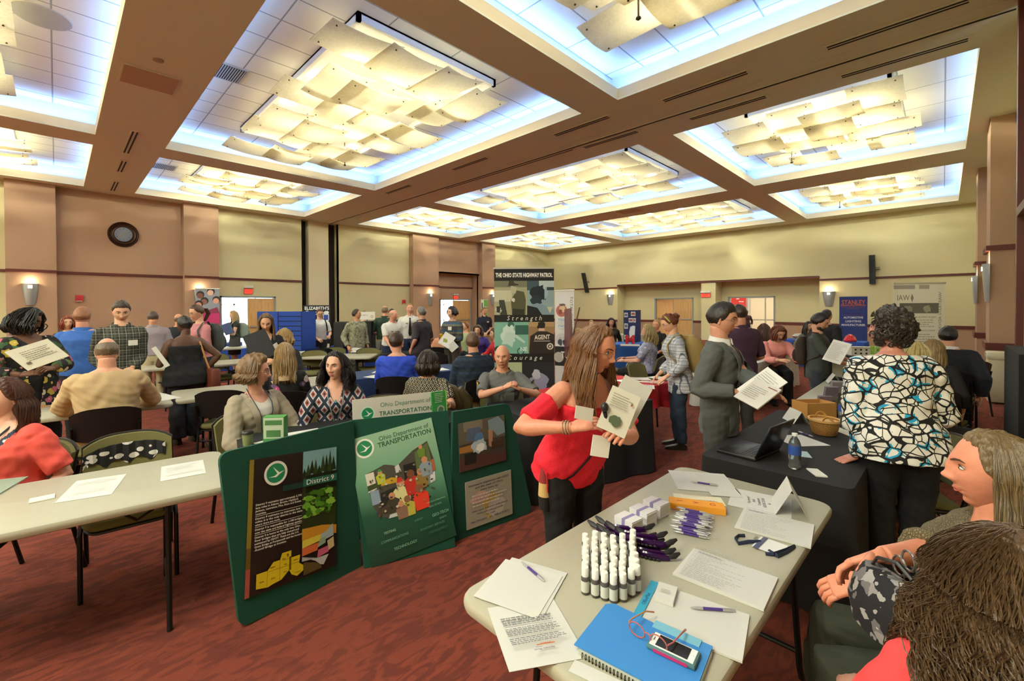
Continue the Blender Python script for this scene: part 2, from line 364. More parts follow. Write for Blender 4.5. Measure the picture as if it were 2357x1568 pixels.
slotpx((1273, 308), (1405, 270), 'slot diffuser beside the right corner of the big near coffer'); slotpx((1038, 388), (1125, 364), 'slot diffuser below the big near coffer with a pale end')
slotpx((1342, 337), (1470, 303), 'faint slot diffuser before the central far coffer'); slotpx((1022, 433), (1322, 345), 'long black single slot before the central far coffer', 1)
slotpx((888, 444), (945, 426), 'small slot diffuser left of the long black slot')
def plate(quad, label, name, c, t=.012, cat='ceiling panel'):
    P = [W(*q, HC) for q in quad]; x0, x1 = min(p.x for p in P), max(p.x for p in P); y0, y1 = sum(p.y for p in sorted(P, key=lambda p: p.y)[:2])/2, sum(p.y for p in sorted(P, key=lambda p: p.y)[2:])/2
    m = MB(); m.box((0, 0, -t/2), (x1-x0, y1-y0, t)); m.m = 1; m.box((0, 0, -t-.001), (x1-x0-.04, y1-y0-.04, .002))
    return tag(m.build(name, [Msoff, mat(c, .7)], loc=((x0+x1)/2, (y0+y1)/2, HC-.002), smooth=False), label, cat)
Msoff_c = '#c39d74'
plate([(282, 145), (415, 180), (400, 217), (274, 187)], 'pale rectangular access panel in the wide left soffit beam', 'access_panel', '#b8987c')
plate([(1420, 490), (1460, 478), (1482, 484), (1440, 492)], 'small pale access panel in the soffit between the central far coffers', 'access_panel', '#b8987c')
def disc(u, v, z, r, c, label, name, cat):
    p = W(u, v, z); m = MB(); m.lathe([(r, 0), (r*.97, -.012), (r*.8, -.016), (.001, -.016)], n=28); return tag(m.build(name, mat(c, .6), loc=p), label, cat)
disc(97, 38, ZT, .33, '#b9b7ad', 'round grey ceiling speaker in the near left coffer', 'ceiling_speaker', 'speaker')
disc(364, 138, HC, .07, '#a58a6c', 'small round cover beside the access panel in the soffit', 'sprinkler_cover', 'sprinkler')
disc(2010, 395, ZT, .0001+.05, '#b9b7ad', 'tiny sprinkler disc between the right-hand coffers', 'sprinkler_cover', 'sprinkler') if 0 else None
# vent grilles lying in the coffer tiles
def grille(u, v, label):
    p = W(u, v, ZT); m = MB(); m.box((0, 0, -.01), (.62, .62, .02)); m.m = 1
    m.box((0, 0, -.022), (.54, .54, .006)); m.m = 0
    for k in range(14): m.box((-.25+k*.0385, 0, -.026), (.014, .54, .008))
    tag(m.build('ceiling_vent', [mat('#c9c9c4', .5), mat('#2b2b2c', .6)], loc=p, smooth=False), label, 'ceiling vent')
grille(519, 164, 'dark slatted air grille in the big near coffer beside the soffit beam'); grille(377, 383, 'pale air grille in the small left coffer near the clock wall')
# ------------------------------------------------------------------ ceiling light fixtures
Mhouse = mat('#e8e8e6', .5); Mlens = emis('#fff3dc', 14)
def panelmat():
    m = bpy.data.materials.new('cream acrylic sheet'); m.use_nodes = True; t = m.node_tree; t.nodes.clear()
    o = t.nodes.new('ShaderNodeOutputMaterial'); mx = t.nodes.new('ShaderNodeMixShader'); tl = t.nodes.new('ShaderNodeBsdfTranslucent'); df = t.nodes.new('ShaderNodeBsdfDiffuse')
    tc = t.nodes.new('ShaderNodeTexCoord'); nz = t.nodes.new('ShaderNodeTexNoise'); t.links.new(tc.outputs['Object'], nz.inputs['Vector']); nz.inputs['Scale'].default_value = 22; nz.inputs['Detail'].default_value = 5; nz.inputs['Distortion'].default_value = 1.2
    cr = t.nodes.new('ShaderNodeValToRGB'); t.links.new(nz.outputs[0], cr.inputs[0]); cr.color_ramp.elements[0].position = .35; cr.color_ramp.elements[0].color = (.78, .73, .60, 1); cr.color_ramp.elements[1].position = .6; cr.color_ramp.elements[1].color = (.85, .82, .72, 1)
    t.links.new(cr.outputs[0], tl.inputs[0]); t.links.new(cr.outputs[0], df.inputs[0]); mx.inputs[0].default_value = .35
    t.links.new(tl.outputs[0], mx.inputs[1]); t.links.new(df.outputs[0], mx.inputs[2]); t.links.new(mx.outputs[0], o.inputs[0]); return m
Mpanel = panelmat(); Mpin = mat('#55524a', .4, .6)
def panel_mesh(w, d, zt, k):                      # bowed sheet with its four hanging pins
    m = MB(); n = 8; bow = .045
    g = lambda i, s: (-w/2+w*i/n, s*d/2, bow*((2*i/n-1)**2)-bow*.5)
    top = [[(g(i, -1)[0], g(i, -1)[1], g(i, -1)[2]+dz) for dz in (0, .007)]+[(g(i, 1)[0], g(i, 1)[1], g(i, 1)[2]+dz) for dz in (.007, 0)] for i in range(n+1)]
    m.loft(top); m.m = 1
    for sx in (-1, 1):
        for sy in (-1, 1):
            x = sx*(w/2-.10); y = sy*(d/2-.10); z = bow*((x/(w/2))**2)-bow*.5
            m.tube([(x, y, z-.012), (x, y, z+.07)], .007, 5); m.tube([(x, y, z-.016), (x, y, z-.010)], .014, 6)
    return m.mesh('panel', [Mpanel, Mpin])
_pm = [panel_mesh(1.15, .78, 0, 0), panel_mesh(.78, 1.15, 0, 1), panel_mesh(.95, .95, 0, 2)]
_lens = MB().lathe([(.12, -.03), (.12, -.05), (.10, -.05), (.001, -.045)], n=16).mesh('lamp_lens', Mlens)
def fixture(x0, x1, y0, y1, seed, label, big):
    cx, cy = (x0+x1)/2, (y0+y1)/2; hw, hd = (x1-x0)/2-1.3, (y1-y0)/2-1.0
    r = thing('ceiling_light', label, 'ceiling light', (cx, cy, ZT), 0, 'acrylic panel ceiling lights')
    m = MB(); tt = .06
    for (a, b, c, d) in ((-hw, hw, -hd, -hd+tt), (-hw, hw, hd-tt, hd), (-hw, -hw+tt, -hd, hd), (hw-tt, hw, -hd, hd)): m.bx(a, b, c, d, -.13, 0)
    m.bx(-hw, hw, -hd, hd, -.03, 0); m.build('housing', Mhouse, r, False)
    nx, ny = (4, 4) if big else (4, 3); bx0, by0 = (x1-x0)/2-1.25, (y1-y0)/2-1.0
    for a in range(nx):
        for b in range(ny): o = bpy.data.objects.new('lamp_lens', _lens); COL.objects.link(o); o.parent = r; o.location = (-bx0+2*bx0*(a+.5)/nx, -by0+2*by0*(b+.5)/ny, 0)
    rs = random.Random(seed); px, py = (4, 6) if big else (4, 4)
    for i in range(px):
        for j in range(py):
            me = _pm[(i*2+j+rs.randint(0, 1)) % 3]; o = bpy.data.objects.new('light_panel', me); COL.objects.link(o); o.parent = r
            o.location = (-hw+.28+(2*hw-.62)*i/(px-1)+rs.uniform(-.12, .12), -hd+.25+(2*hd-.4)*j/(py-1)+rs.uniform(-.12, .12), -.30-.07*((i+j*2) % 4)-rs.uniform(0, .03))
            o.rotation_euler = (rs.uniform(-.05, .05), rs.uniform(-.05, .05), 0)
    m = MB(); m.tube([(hw*.55, hd*.7, -.05), (hw*.55, hd*.7, -.62)], .012, 6); m.lathe([(.03, 0), (.035, -.02), (.01, -.04)], (hw*.55, hd*.7, -.60), 8); m.build('sprinkler_head', Mpin, r)
FL = {(2, 1): 'huge cream panel light in the nearest fully visible coffer, upper centre left', (2, 0): 'cream panel light cut by the top edge of the photo', (2, 2): 'cream panel light in the coffer by the clock wall', (3, 1): 'wide cream panel light in the coffer over the middle of the hall', (3, 0): 'cream panel light in the tall coffer at the upper right', (3, 2): 'cream panel light in the small coffer left of the hall centre', (4, 1): 'long cream panel light in the coffer before the far wall', (4, 0): 'cream panel light in the farthest right coffer', (4, 2): 'smallest cream panel light, in the far corner coffer', (1, 1): 'cream panel light in the near left coffer, mostly out of frame', (1, 2): 'cream panel light at the left edge near the clock wall'}
for (i, j), lb in FL.items(): fixture(*XB[i], *YB[j], i*7+j, lb, j == 1)
# ------------------------------------------------------------------ deferred voxel union (one dependency update for all)
_J = []
def union_later(m, voxel, obj, post=None, smooth=4, extra=None):
    me = m.mesh('tmp', [], True); o = bpy.data.objects.new('tmp', me); COL.objects.link(o)
    md = o.modifiers.new('r', 'REMESH'); md.mode = 'VOXEL'; md.voxel_size = voxel; md.adaptivity = 0
    if smooth:
        md = o.modifiers.new('s', 'SMOOTH'); md.iterations = smooth; md.factor = .5
    _J.append((o, obj, post, extra))
def flush_union():
    bpy.context.view_layer.update(); dg = bpy.context.evaluated_depsgraph_get()
    for (o, obj, post, extra) in _J:
        me = o.evaluated_get(dg).to_mesh(); n = len(me.vertices)
        v = np.empty(n*3, 'f'); me.vertices.foreach_get('co', v); v = v.reshape(-1, 3)
        f = np.empty(len(me.loops), 'i'); me.loops.foreach_get('vertex_index', f)
        st = np.empty(len(me.polygons), 'i'); me.polygons.foreach_get('loop_start', st); tot = np.empty(len(me.polygons), 'i'); me.polygons.foreach_get('loop_total', tot)
        nr = np.empty(n*3, 'f'); me.vertex_normals.foreach_get('vector', nr); nr = nr.reshape(-1, 3)
        quads = f.reshape(-1, 4) if (tot == 4).all() else None
        o.to_mesh_clear() if False else None
        faces = quads if quads is not None else np.array([list(f[s:s+t])+([f[s+t-1]] if t == 3 else []) for s, t in zip(st, tot)])
        if post: v, faces = post(v, nr, faces)
        if extra is not None and len(extra.v):
            ev = np.array(extra.v, 'f'); base = len(v); v = np.vstack([v, ev])
            fl = faces.tolist()+[[i+base for i in q] for q in extra.f]
        else: fl = faces.tolist()
        m2 = obj.data; m2.from_pydata(v.tolist(), [], fl); m2.update(); m2.polygons.foreach_set('use_smooth', [True]*len(m2.polygons))
    for j in _J:
        me = j[0].data; bpy.data.objects.remove(j[0]); bpy.data.meshes.remove(me)
    _J.clear()
def shell(name, m, parent):
    me = bpy.data.meshes.new(name); me.materials.append(m); o = bpy.data.objects.new(name, me); COL.objects.link(o); o.parent = parent; return o
# ------------------------------------------------------------------ head
def sstep(x, a, b):
    t = np.clip((x-a)/(b-a), 0, 1); return t*t*(3-2*t)
def headfn(th, ph, sex='f', nose=1.0, hair=None):
    X = np.sin(th)*np.sin(ph); Y = np.sin(th)*np.cos(ph); Z = np.cos(th)
    wdt = .077 if sex == 'm' else .073
    px = wdt*X; pz = .118*Z; Yf = np.where(Y > 0, np.abs(Y)**.78*.090, Y*.100)
    py = Yf-.004; t = np.clip(-Z, 0, 1)
    px = px*(1-(.24 if sex == 'm' else .34)*t**1.5); py = np.where(Y > 0, py*(1-.06*t), py*(1-.42*t**1.2)); py = np.where((Y < 0) & (Z > 0), py*1.04, py)
    w = sstep(Y, .05, .45)
    G = lambda a, b, sx, sz: np.exp(-((px-a)/sx)**2-((pz-b)/sz)**2)
    if hair is None:
        d = .005*G(0, .034, .05, .016)-.013*(G(.031, .009, .017, .013)+G(-.031, .009, .017, .013))
        A = .023*np.exp(-((pz+.027)/.014)**2)*nose+.014*np.exp(-((pz-.004)/.022)**2)
        d = d+A*np.exp(-(px/(.0095+.005*np.exp(-((pz+.03)/.012)**2)))**2)+.007*(G(.013, -.034, .007, .008)+G(-.013, -.034, .007, .008))
        d = d+.005*G(0, -.057, .021, .006)+.006*G(0, -.069, .018, .006)-.005*G(0, -.063, .023, .0025)-.004*G(0, -.082, .02, .007)+.009*G(0, -.102, .022, .013)+.004*(G(.040, -.02, .018, .02)+G(-.040, -.02, .018, .02))
        d = d+.004*(G(.031, .010, .011, .007)+G(-.031, .010, .011, .007))
        py = py+d*w
    else: px, py, pz = hair(px, py, pz, X, Y, Z)
    return np.stack([px, py, pz], -1)
def headgrid(nu, nv, **k):
    a = np.linspace(-math.pi, math.pi, nu, endpoint=False); a = a-.42*np.sin(a)
    b = np.linspace(.02, math.pi-.02, nv); b = b-.10*np.sin(2*(b-math.pi/2))*-1
    ph, th = np.meshgrid(a, b); P = headfn(th, ph, **k).reshape(-1, 3)
    fs = [(r*nu+i, (r+1)*nu+i, (r+1)*nu+(i+1) % nu, r*nu+(i+1) % nu) for r in range(nv-1) for i in range(nu)]
    fs += [tuple(range(nu)), tuple(range((nv-1)*nu, nv*nu))[::-1]]
    return P, fs
_HG = {}
def headmesh(q, sex, nose=1.0):
    k = (q, sex, nose)
    if k not in _HG: _HG[k] = headgrid(*[(28, 24), (56, 48), (120, 110)][q], sex=sex, nose=nose)
    return _HG[k]
def facey(x, z, sex='f'):
    P, _ = headmesh(2, sex); d = (P[:, 0]-x)**2+(P[:, 2]-z)**2+np.where(P[:, 1] < 0, 1, 0); return float(P[int(d.argmin()), 1])
# ------------------------------------------------------------------ small shared face parts (data shared by all people)
_FP = {}
def facepart(kind, c1, c2, sex, q):
    k = (kind, c1, c2, sex, q > 0)
    if k in _FP: return _FP[k]
    m = MB(); n = 14 if q > 0 else 6
    if kind == 'eye':
        m.ell((0, -.0035, 0), (.0135, .0085, .0068), n); m.m = 1; m.ell((0, .0015, -.0004), (.0058, .0042, .0058), n); m.m = 2
        m.tube([(-.0155, -.004, -.001), (-.009, .002, .0065), (0, .0045, .0082), (.009, .002, .0065), (.0155, -.005, 0)], [.0006, .0016, .002, .0018, .0008], 5)
        me = m.mesh('eye', [mat('#dcd6cc', .3), mat(c1, .15), mat(c2, .6)])
    elif kind == 'brow':
        y0 = facey(.032, .032, sex); g = lambda x, z: (x, facey(.031+x, .030+z, sex)-y0+.0005, z)
        m.tube([g(-.020, -.004), g(-.008, .001), g(.006, .003), g(.018, -.002)], [.0022, .0036, .003, .0008], 6); me = m.mesh('eyebrow', [mat(c1, .8)])
    else:
        yl = facey(0, -.058, sex); g = lambda x, z: (x, facey(x, -.063+z, sex)-yl+.0004, z)
        m.tube([g(-.022, 0), g(-.010, .0035), g(0, .003), g(.010, .0035), g(.022, 0)], [.0008, .0026, .0030, .0026, .0008], 6)
        m.tube([g(-.020, -.001), g(-.010, -.0055), g(0, -.007), g(.010, -.0055), g(.020, -.001)], [.0008, .0030, .0038, .0030, .0008], 6)
        me = m.mesh('lips', [mat(c1, .45)])
    _FP[k] = me; return me
def ring(c, ax, ay, n=16, flat=2.0):
    out = []
    for k in range(n):
        a = 2*math.pi*k/n; ca, sa = math.cos(a), math.sin(a); p = 2/flat
        out.append(Vector(c)+ax*(abs(ca)**p*(1 if ca >= 0 else -1))+ay*(abs(sa)**p*(1 if sa >= 0 else -1)))
    return out
def hand(m, w, d, nrm, side, s=1.0, curl=.5, spread=.12, n=6):
    """palm and five fingers; w wrist, d hand direction, nrm back-of-hand normal, side +1 right / -1 left"""
    d = Vector(d).normalized(); nrm = Vector(nrm); nrm = (nrm-d*nrm.dot(d)); nrm = nrm.normalized() if nrm.length > 1e-5 else d.orthogonal().normalized()
    l = nrm.cross(d)*side          # towards the thumb
    w = Vector(w); k = s
    prof = [(-.01, .026, .020), (.02, .031, .017), (.055, .040, .014), (.085, .041, .012), (.094, .036, .009)]
    m.loft([ring(w+d*(a*k), l*(b*k), nrm*(c*k), 10, 2.6) for a, b, c in prof])
    for i, (off, L) in enumerate(((.030, .070), (.010, .078), (-.011, .072), (-.030, .056))):
        p = w+d*(.086*k)+l*(off*k); ang = 0.0; pts = [p-d*.012*k]; dd = (d+l*(off*spread*14)).normalized()
        for seg, fr in enumerate((.45, .31, .24)):
            ang += curl*(.55 if seg == 0 else .75); v = dd*math.cos(ang)-nrm*math.sin(ang); p = p+v*(L*fr*k); pts.append(p)
        m.tube(pts, [.0095*k, .0088*k, .008*k, .006*k], n)
    p = w+d*(.025*k)+l*(.024*k); v = (d*.62+l*.70-nrm*(.25+.35*curl)).normalized(); v2 = (d*.95+l*.12-nrm*(.2+.6*curl)).normalized()
    m.tube([p-v*.008*k, p+v*.034*k, p+v*.034*k+v2*.026*k, p+v*.034*k+v2*.043*k], [.013*k, .0115*k, .010*k, .0065*k], n)
def ik(S, Wp, a, b, pole):
    d = Wp-S; L = min(d.length, (a+b)*.995); dn = d.normalized(); x = (a*a-b*b+L*L)/(2*L); h = math.sqrt(max(a*a-x*x, 0))
    p = Vector(pole); p = (p-dn*p.dot(dn)); p = p.normalized() if p.length > 1e-4 else dn.orthogonal().normalized()
    return S+dn*x+p*h, S+dn*L
TORSO_F = [(-.12, .10, .09, .0), (-.06, .158, .105, -.01), (.0, .172, .118, -.012), (.08, .150, .104, -.004), (.16, .132, .096, .0), (.25, .142, .104, .008), (.33, .156, .124, .022), (.38, .160, .116, .015), (.43, .150, .090, .0), (.465, .112, .070, -.006), (.49, .085, .06, -.008), (.51, .058, .054, -.004)]
TORSO_M = [(-.12, .10, .09, .0), (-.06, .150, .108, -.005), (.0, .158, .112, -.004), (.08, .152, .110, .0), (.16, .152, .110, .004), (.25, .164, .118, .008), (.33, .178, .124, .010), (.38, .182, .120, .006), (.43, .170, .096, .0), (.465, .128, .076, -.006), (.49, .10, .066, -.008), (.51, .066, .060, -.004)]
NPEOPLE = [0]
def person(label, u, v, d, face=0, pose='stand', sex='f', bulk=1.0, belly=0.0, lean=0, side=0, hyaw=0, hpitch=0, hroll=0, aL=None, aR=None, pL=None, pR=None,
           skin='#d9a586', hair=None, top=None, bottom=None, q=0, curl=(.45, .45), hd=(None, None), hn=(None, None), legs=None, lips='#b5655c', eyes='#3a2a20', s=None, knees=.43, glasses=None, shoes='#1c1815', nose=1.0, kneew=None, faceless=False, group=None):
    f = math.radians
    rings = TORSO_M if sex == 'm' else TORSO_F
    # unit skeleton
    P = Vector((0, 0, .53 if pose == 'sit' else .93))
    Rt = Matrix.Rotation(-f(lean), 3, 'X') @ Matrix.Rotation(f(side), 3, 'Y')
    upv = Rt @ Vector((0, 0, 1)); fwv = Rt @ Vector((0, 1, 0)); rtv = Rt @ Vector((1, 0, 0))
    neckR = Matrix.Rotation(-f(lean*.75+hpitch*.25), 3, 'X') @ Matrix.Rotation(f(side*.6), 3, 'Y')
    nb = P+upv*.50; hc = nb+neckR @ Vector((0, .016, .150))
    HR = Matrix.Rotation(-f(hyaw), 3, 'Z') @ Matrix.Rotation(-f(hpitch), 3, 'X') @ Matrix.Rotation(f(hroll), 3, 'Y')
    topz = hc.z+.118
    wt = RD(u, v, d)
    if s is None: s = wt.z/topz
    if not .8 < s < 1.16: print('SCALE', round(s, 2), label)
    # root placement
    c = Vector((-wt.x, -wt.y)).normalized(); right = Vector((-c.y, c.x))
    dr = c*math.cos(f(face))+right*math.sin(f(face))*1.0
    head = math.atan2(-dr.x, dr.y)
    Rz = Matrix.Rotation(head, 3, 'Z'); off = Rz @ (hc*s)
    zoff = wt.z-topz*s
    rootp = Vector((wt.x-off.x, wt.y-off.y, zoff if abs(zoff) > .004 else 0))
    root = thing('person', label, 'person', (wt.x-off.x, wt.y-off.y, zoff if abs(zoff) > .004 else 0), head, group)
    NPEOPLE[0] += 1
    sk = cloth(skin, 'skin', .5, 60, .05); vox = (.0115, .0085, .006)[q]
    B = MB(); B.T = Matrix.Scale(s, 4); E_ = MB(); E_.T = Matrix.Scale(s, 4)
    bw = bulk
    def tring(r, inf, k=1.0):
        z, w, dp, yo = r; bl = belly*math.exp(-((z-.12)/.12)**2)
        return ring(P+upv*z+fwv*(yo+bl*.5), rtv*((w*bw+inf)*k), fwv*((dp*(.5+.5*bw)+bl*.6+inf)*k), 20, 2.25)
    n0 = 2
    # shoulders and arms
    Sc = P+upv*.44; sw = (.168 if sex == 'm' else .148)*(.55+.45*bw)+.012
    arms = {}
    for sd, tgt, pole in ((-1, aL, pL), (1, aR, pR)):
        S = Sc+rtv*(sd*sw)+upv*-.032
        tg = tgt if tgt is not None else (sd*(sw+.075), .05, -.50)
        if tg[0] in ('w', 'p'):
            wp = Vector(tg[1:]) if tg[0] == 'w' else RD(*tg[1:])
            Wt = (Rz.transposed() @ (wp-rootp))/s
        else: Wt = Vector((0, 0, Sc.z))+Vector((0, Sc.y, 0))+Vector(tg)
        el, wr = ik(S, Wt, .285, .255, pole or (sd*.5, -.6, -.6)); arms[sd] = (S, el, wr)
    ab = (.55+.45*bw)
    def arm(m, sd, inf=0, t0=0, t1=2.0, cuff=0):
        S, el, wr = arms[sd]; key = [(0, .052), (.25, .050), (.6, .044), (1.0, .038), (1.25, .039), (1.6, .031), (2.0, .0235)]
        pts, rs = [], []
        ts = sorted({max(t0, 0), t1} | {k for k, _ in key if t0 < k < t1} | {.9, 1.1} if t1 > 1.1 else {max(t0, 0), t1} | {k for k, _ in key if t0 < k < t1})
        for t in ts:
            p = S.lerp(el, t) if t <= 1 else el.lerp(wr, t-1); pts.append(p)
            r = np.interp(t, [k for k, _ in key], [x for _, x in key])*(ab if t < 1.5 else 1+(ab-1)*.5)
            rs.append(float(r)+inf+cuff*max(0, (t-t0)/(t1-t0)))
        m.tube(pts, rs, 12)
    # body
    B.loft([tring(r, 0, .94) for r in rings]); B.ell(Sc+rtv*sw*.9-upv*.018, (.055*ab, .052*ab, .050*ab), 12); B.ell(Sc-rtv*sw*.9-upv*.018, (.055*ab, .052*ab, .050*ab), 12)
    nr_ = .052 if sex == 'f' else .060
    B.tube([nb-upv*.05, nb+upv*.01, hc+HR @ Vector((0, -.018, -.07)), hc+HR @ Vector((0, -.012, -.02))], [nr_*1.25*(.6+.4*bw), nr_*(.7+.3*bw), nr_, nr_*.9], 14)
    for sd in (-1, 1): arm(B, sd)
    # legs
    K, A_, Hp = {}, {}, {}
    for sd in (-1, 1):
        H_ = P+Vector((sd*.088*(.6+.4*bw), 0, -.03)); Hp[sd] = H_
        if pose == 'sit':
            kw = (kneew or .10); K[sd] = Vector((sd*kw, knees, .49)); A_[sd] = Vector((sd*(kw+.01), knees+(.02 if sd > 0 else -.06), .08))
        else:
            st = (legs or {}).get(sd, (sd*.10, 0.0)); A_[sd] = Vector((st[0], st[1]-.02, .08)); K[sd] = (H_+A_[sd])*.5+Vector((0, .02, .01))
    def leg(m, sd, inf=0, t1=2.0, flare=0, k=1.0):
        key = [(0, .088), (.3, .086), (.7, .066), (1.0, .056), (1.3, .056), (1.7, .040), (2.0, .034)]; pts, rs = [], []
        for t, r in key:
            if t > t1: break
            p = Hp[sd].lerp(K[sd], t) if t <= 1 else K[sd].lerp(A_[sd], t-1); pts.append(p); rs.append((r*(.5+.5*bw)+inf+flare*max(0, t-.8))*k)
        m.tube(pts, rs, 14)
    bt = dict(kind='trousers', mat=mat('#20242e', .8)); bt.update(bottom or {})
    bare = bt['kind'] in ('skirt', 'shorts')
    if bare:
        for sd in (-1, 1): leg(B, sd)
    hp, hf = headmesh(q, sex, nose)
    H4 = HR
    E_.add([hc+H4 @ Vector(p) for p in hp], hf)
    for sd in (-1, 1):
        er = Matrix.Rotation(f(-18*sd), 3, 'Z'); m_ = H4 @ er
        ex = .072 if sex == 'm' else .0685
        E_.ell(hc+H4 @ Vector((sd*ex, -.010, -.006)), (.0075, .017, .030), 10 if q else 6, m_)
        if q: E_.ell(hc+H4 @ Vector((sd*(ex+.005), -.012, .004)), (.006, .017, .021), 10, m_); E_.ell(hc+H4 @ Vector((sd*(ex+.001), -.006, -.028)), (.006, .008, .010), 8, m_)
        S, el, wr = arms[sd]; hdv = hd[0 if sd < 0 else 1] or (wr-el); hnv = hn[0 if sd < 0 else 1]
        if hnv is None: hnv = Vector((sd*.5, .3, .9)) if abs((wr-el).normalized().z) < .7 else Vector((sd, .2, 0))
        hand(E_, wr, hdv, hnv, -sd if False else sd, .98, curl[0 if sd < 0 else 1], n=(5, 7, 9)[q])
    bo = shell('body', sk, root); union_later(B, vox, bo, None, 4, E_)
    # clothes
    tp = dict(mat=mat('#777777', .8), sleeve=.55, hem=-.02, neck=None, inf=.012, loose=.0, fold=.0035); tp.update(top or {})
    fold = tp['fold']; seed = NPEOPLE[0]*1.7
    def wrinkles(v, nr, k, sx=1.0):
        a = np.sin(v[:, 2]*38/s+np.sin(v[:, 0]*16+seed)*2.0+v[:, 1]*9+seed)*np.sin(v[:, 0]*21+v[:, 1]*13+seed*2)
        b = np.sin(v[:, 2]*75+v[:, 0]*40+seed)*np.sin(v[:, 1]*50-v[:, 2]*20+seed)
        return v+nr*((a*k+b*k*.45)[:, None]).astype('f')
    def layer(name, mt, inf, sleeve, hem, neck=None, loose=0, cutV=None, fold=fold, cuff=0, off=None, sleevecuff=.006):
        Mm = MB(); Mm.T = Matrix.Scale(s, 4); rr = [r for r in rings if r[0] > hem+.02]
        def interp(z): return tuple(float(np.interp(z, [r[0] for r in rings], [r[i] for r in rings])) for i in range(4))
        base = interp(max(hem, -.06)); R0 = [(hem, base[1], base[2], base[3])]
        hb = interp(.0); R0 = [(hem, hb[1]*(1.0 if hem < -.02 else 1), hb[2], hb[3])] if hem < 0 else R0
        rr = [r for r in rr if r[0] > -.03 or r[0] > .0]
        rs = R0+rr
        if not off: Mm.loft([tring(r, inf+loose*max(0, (.30-r[0])*.5)) for r in rs if r[0] < .50])
        else: Mm.loft([tring(r, inf+loose*max(0, (.30-r[0])*.5)) for r in rs if r[0] < off])
        if not off:
            for sd in (-1, 1): Mm.ell(Sc+rtv*(sd*sw*.93)-upv*.020, (.054*ab+inf, .052*ab+inf, .050*ab+inf*.8), 12)
        if sleeve > 0:
            for sd in (-1, 1): arm(Mm, sd, inf+.002, .28 if off else 0, sleeve, sleevecuff)
        o = shell(name, mt, root)
        Pn, un, fn, rn = np.array(P*s), np.array(upv), np.array(fwv), np.array(rtv)
        def post(v, nr, fc):
            v = wrinkles(v, nr, fold*s)
            if neck or cutV:
                rel = v-Pn; z = rel@un/s; y = rel@fn/s; x = np.abs(rel@rn)/s
                rm = np.zeros(len(v), bool)
                if neck: w_, dz = neck; rm |= (z > .49-dz*(1-np.clip(x/w_, 0, 1)**2)) & (x < w_) & (y > -.02); rm |= (z > .485)
                if cutV: zb, w_ = cutV; rm |= (y > 0.02) & (x < w_*(z-zb)/(.47-zb)) & (z > zb); rm |= (z > .482) & (x < .075)
                fc = fc[~rm[fc].any(1)]
            return v, fc
        union_later(Mm, vox*1.15, o, post, 5); return o
    if tp.get('under'): 
        un_ = tp['under']; layer('shirt', un_['mat'], .006, 0, hem=.05, neck=un_.get('neck'), fold=.001)
    lo = layer(tp.get('name', 'shirt'), tp['mat'], tp['inf'], tp['sleeve'], tp['hem'], tp['neck'], tp['loose'], tp.get('V'), off=tp.get('off'), sleevecuff=tp.get('cuff', .006))
    if tp.get('collar'):
        m = MB(); m.T = Matrix.Scale(s, 4); cr = .066*(.6+.4*bw)*(1.12 if sex == 'm' else 1.0)
        for inner, zt in ((0, 0), (1, 0)):
            pts = []
            for k in range(-7, 8):
                a = f(k*22); pts.append(nb+rtv*(math.sin(a)*cr*1.06)-fwv*(math.cos(a)*cr-.008)+upv*(-.002-.020*(1-math.cos(a))*.5*1.3+.012))
        rgs = []
        for i, p in enumerate(pts):
            a = f((i-7)*22); outd = (rtv*math.sin(a)-fwv*math.cos(a)); up2 = upv
            hgt = .020 if abs(i-7) < 6 else .026
            rgs.append([p+up2*.018, p+outd*.006+up2*.020, p+outd*.016-up2*hgt, p+outd*.011-up2*hgt, p-up2*.01])
        m.loft(rgs); m.build('collar', tp.get('collarmat', tp['mat'] if not tp.get('under') else tp['under']['mat']), lo)
    def bodypt(z, x, inf):                 # point on the clothed front of the torso
        z0, w_, dp, yo = [float(np.interp(z, [r[0] for r in rings], [r[i] for r in rings])) for i in range(4)]
        bl = belly*math.exp(-((z-.12)/.12)**2); dd = dp*(.5+.5*bw)+bl*.6+inf; ww = w_*bw+inf
        return P+upv*z+rtv*x+fwv*(yo+bl*.5+dd*math.sqrt(max(0, 1-min(1, abs(x)/ww)**2.25))**(2/2.25))
    info = dict(root=root, s=s, P=P, up=upv, fw=fwv, rt=rtv, bodypt=bodypt, hc=hc, HR=HR, Sc=Sc, arms=arms, nb=nb, sw=sw, sex=sex, q=q, top=lo)
    info['M'] = Matrix.Translation(root.location) @ Matrix.Rotation(head, 4, 'Z')
    info['world'] = lambda p: info['M'] @ (Vector(p)*s)
    # legs clothing
    if bt['kind'] == 'trousers':
        m = MB(); m.T = Matrix.Scale(s, 4); m.loft([tring(r, .006) for r in rings if r[0] < .09])
        for sd in (-1, 1): leg(m, sd, .010+bt.get('loose', .0), 1.92 if False else 2.0, bt.get('flare', .008))
        o = shell('trousers', bt['mat'], root); union_later(m, vox*1.2, o, lambda v, nr, fc: (wrinkles(v, nr, .004), fc), 5)
    else:
        m = MB(); m.T = Matrix.Scale(s, 4); L = bt.get('len', .5)
        if pose == 'sit':
            m.loft([tring(r, .008) for r in rings if r[0] < .09]); [leg(m, sd, .022, .9) for sd in (-1, 1)]
        else:
            base = rings[2]; rg = [tring(r, .010) for r in rings if -.03 < r[0] < .1][::-1]
            for k in range(1, 6): zz = -L*k/5; rg.append(ring(P+Vector((0, 0, zz)), Vector(((base[1]*bw+.012+bt.get('flare', .03)*k/5), 0, 0)), Vector((0, (base[2]+.014+bt.get('flare', .03)*k/5), 0)), 20))
            m.loft(rg)
        o = shell('skirt', bt['mat'], root); union_later(m, vox*1.2, o, lambda v, nr, fc: (wrinkles(v, nr, .004), fc), 4)
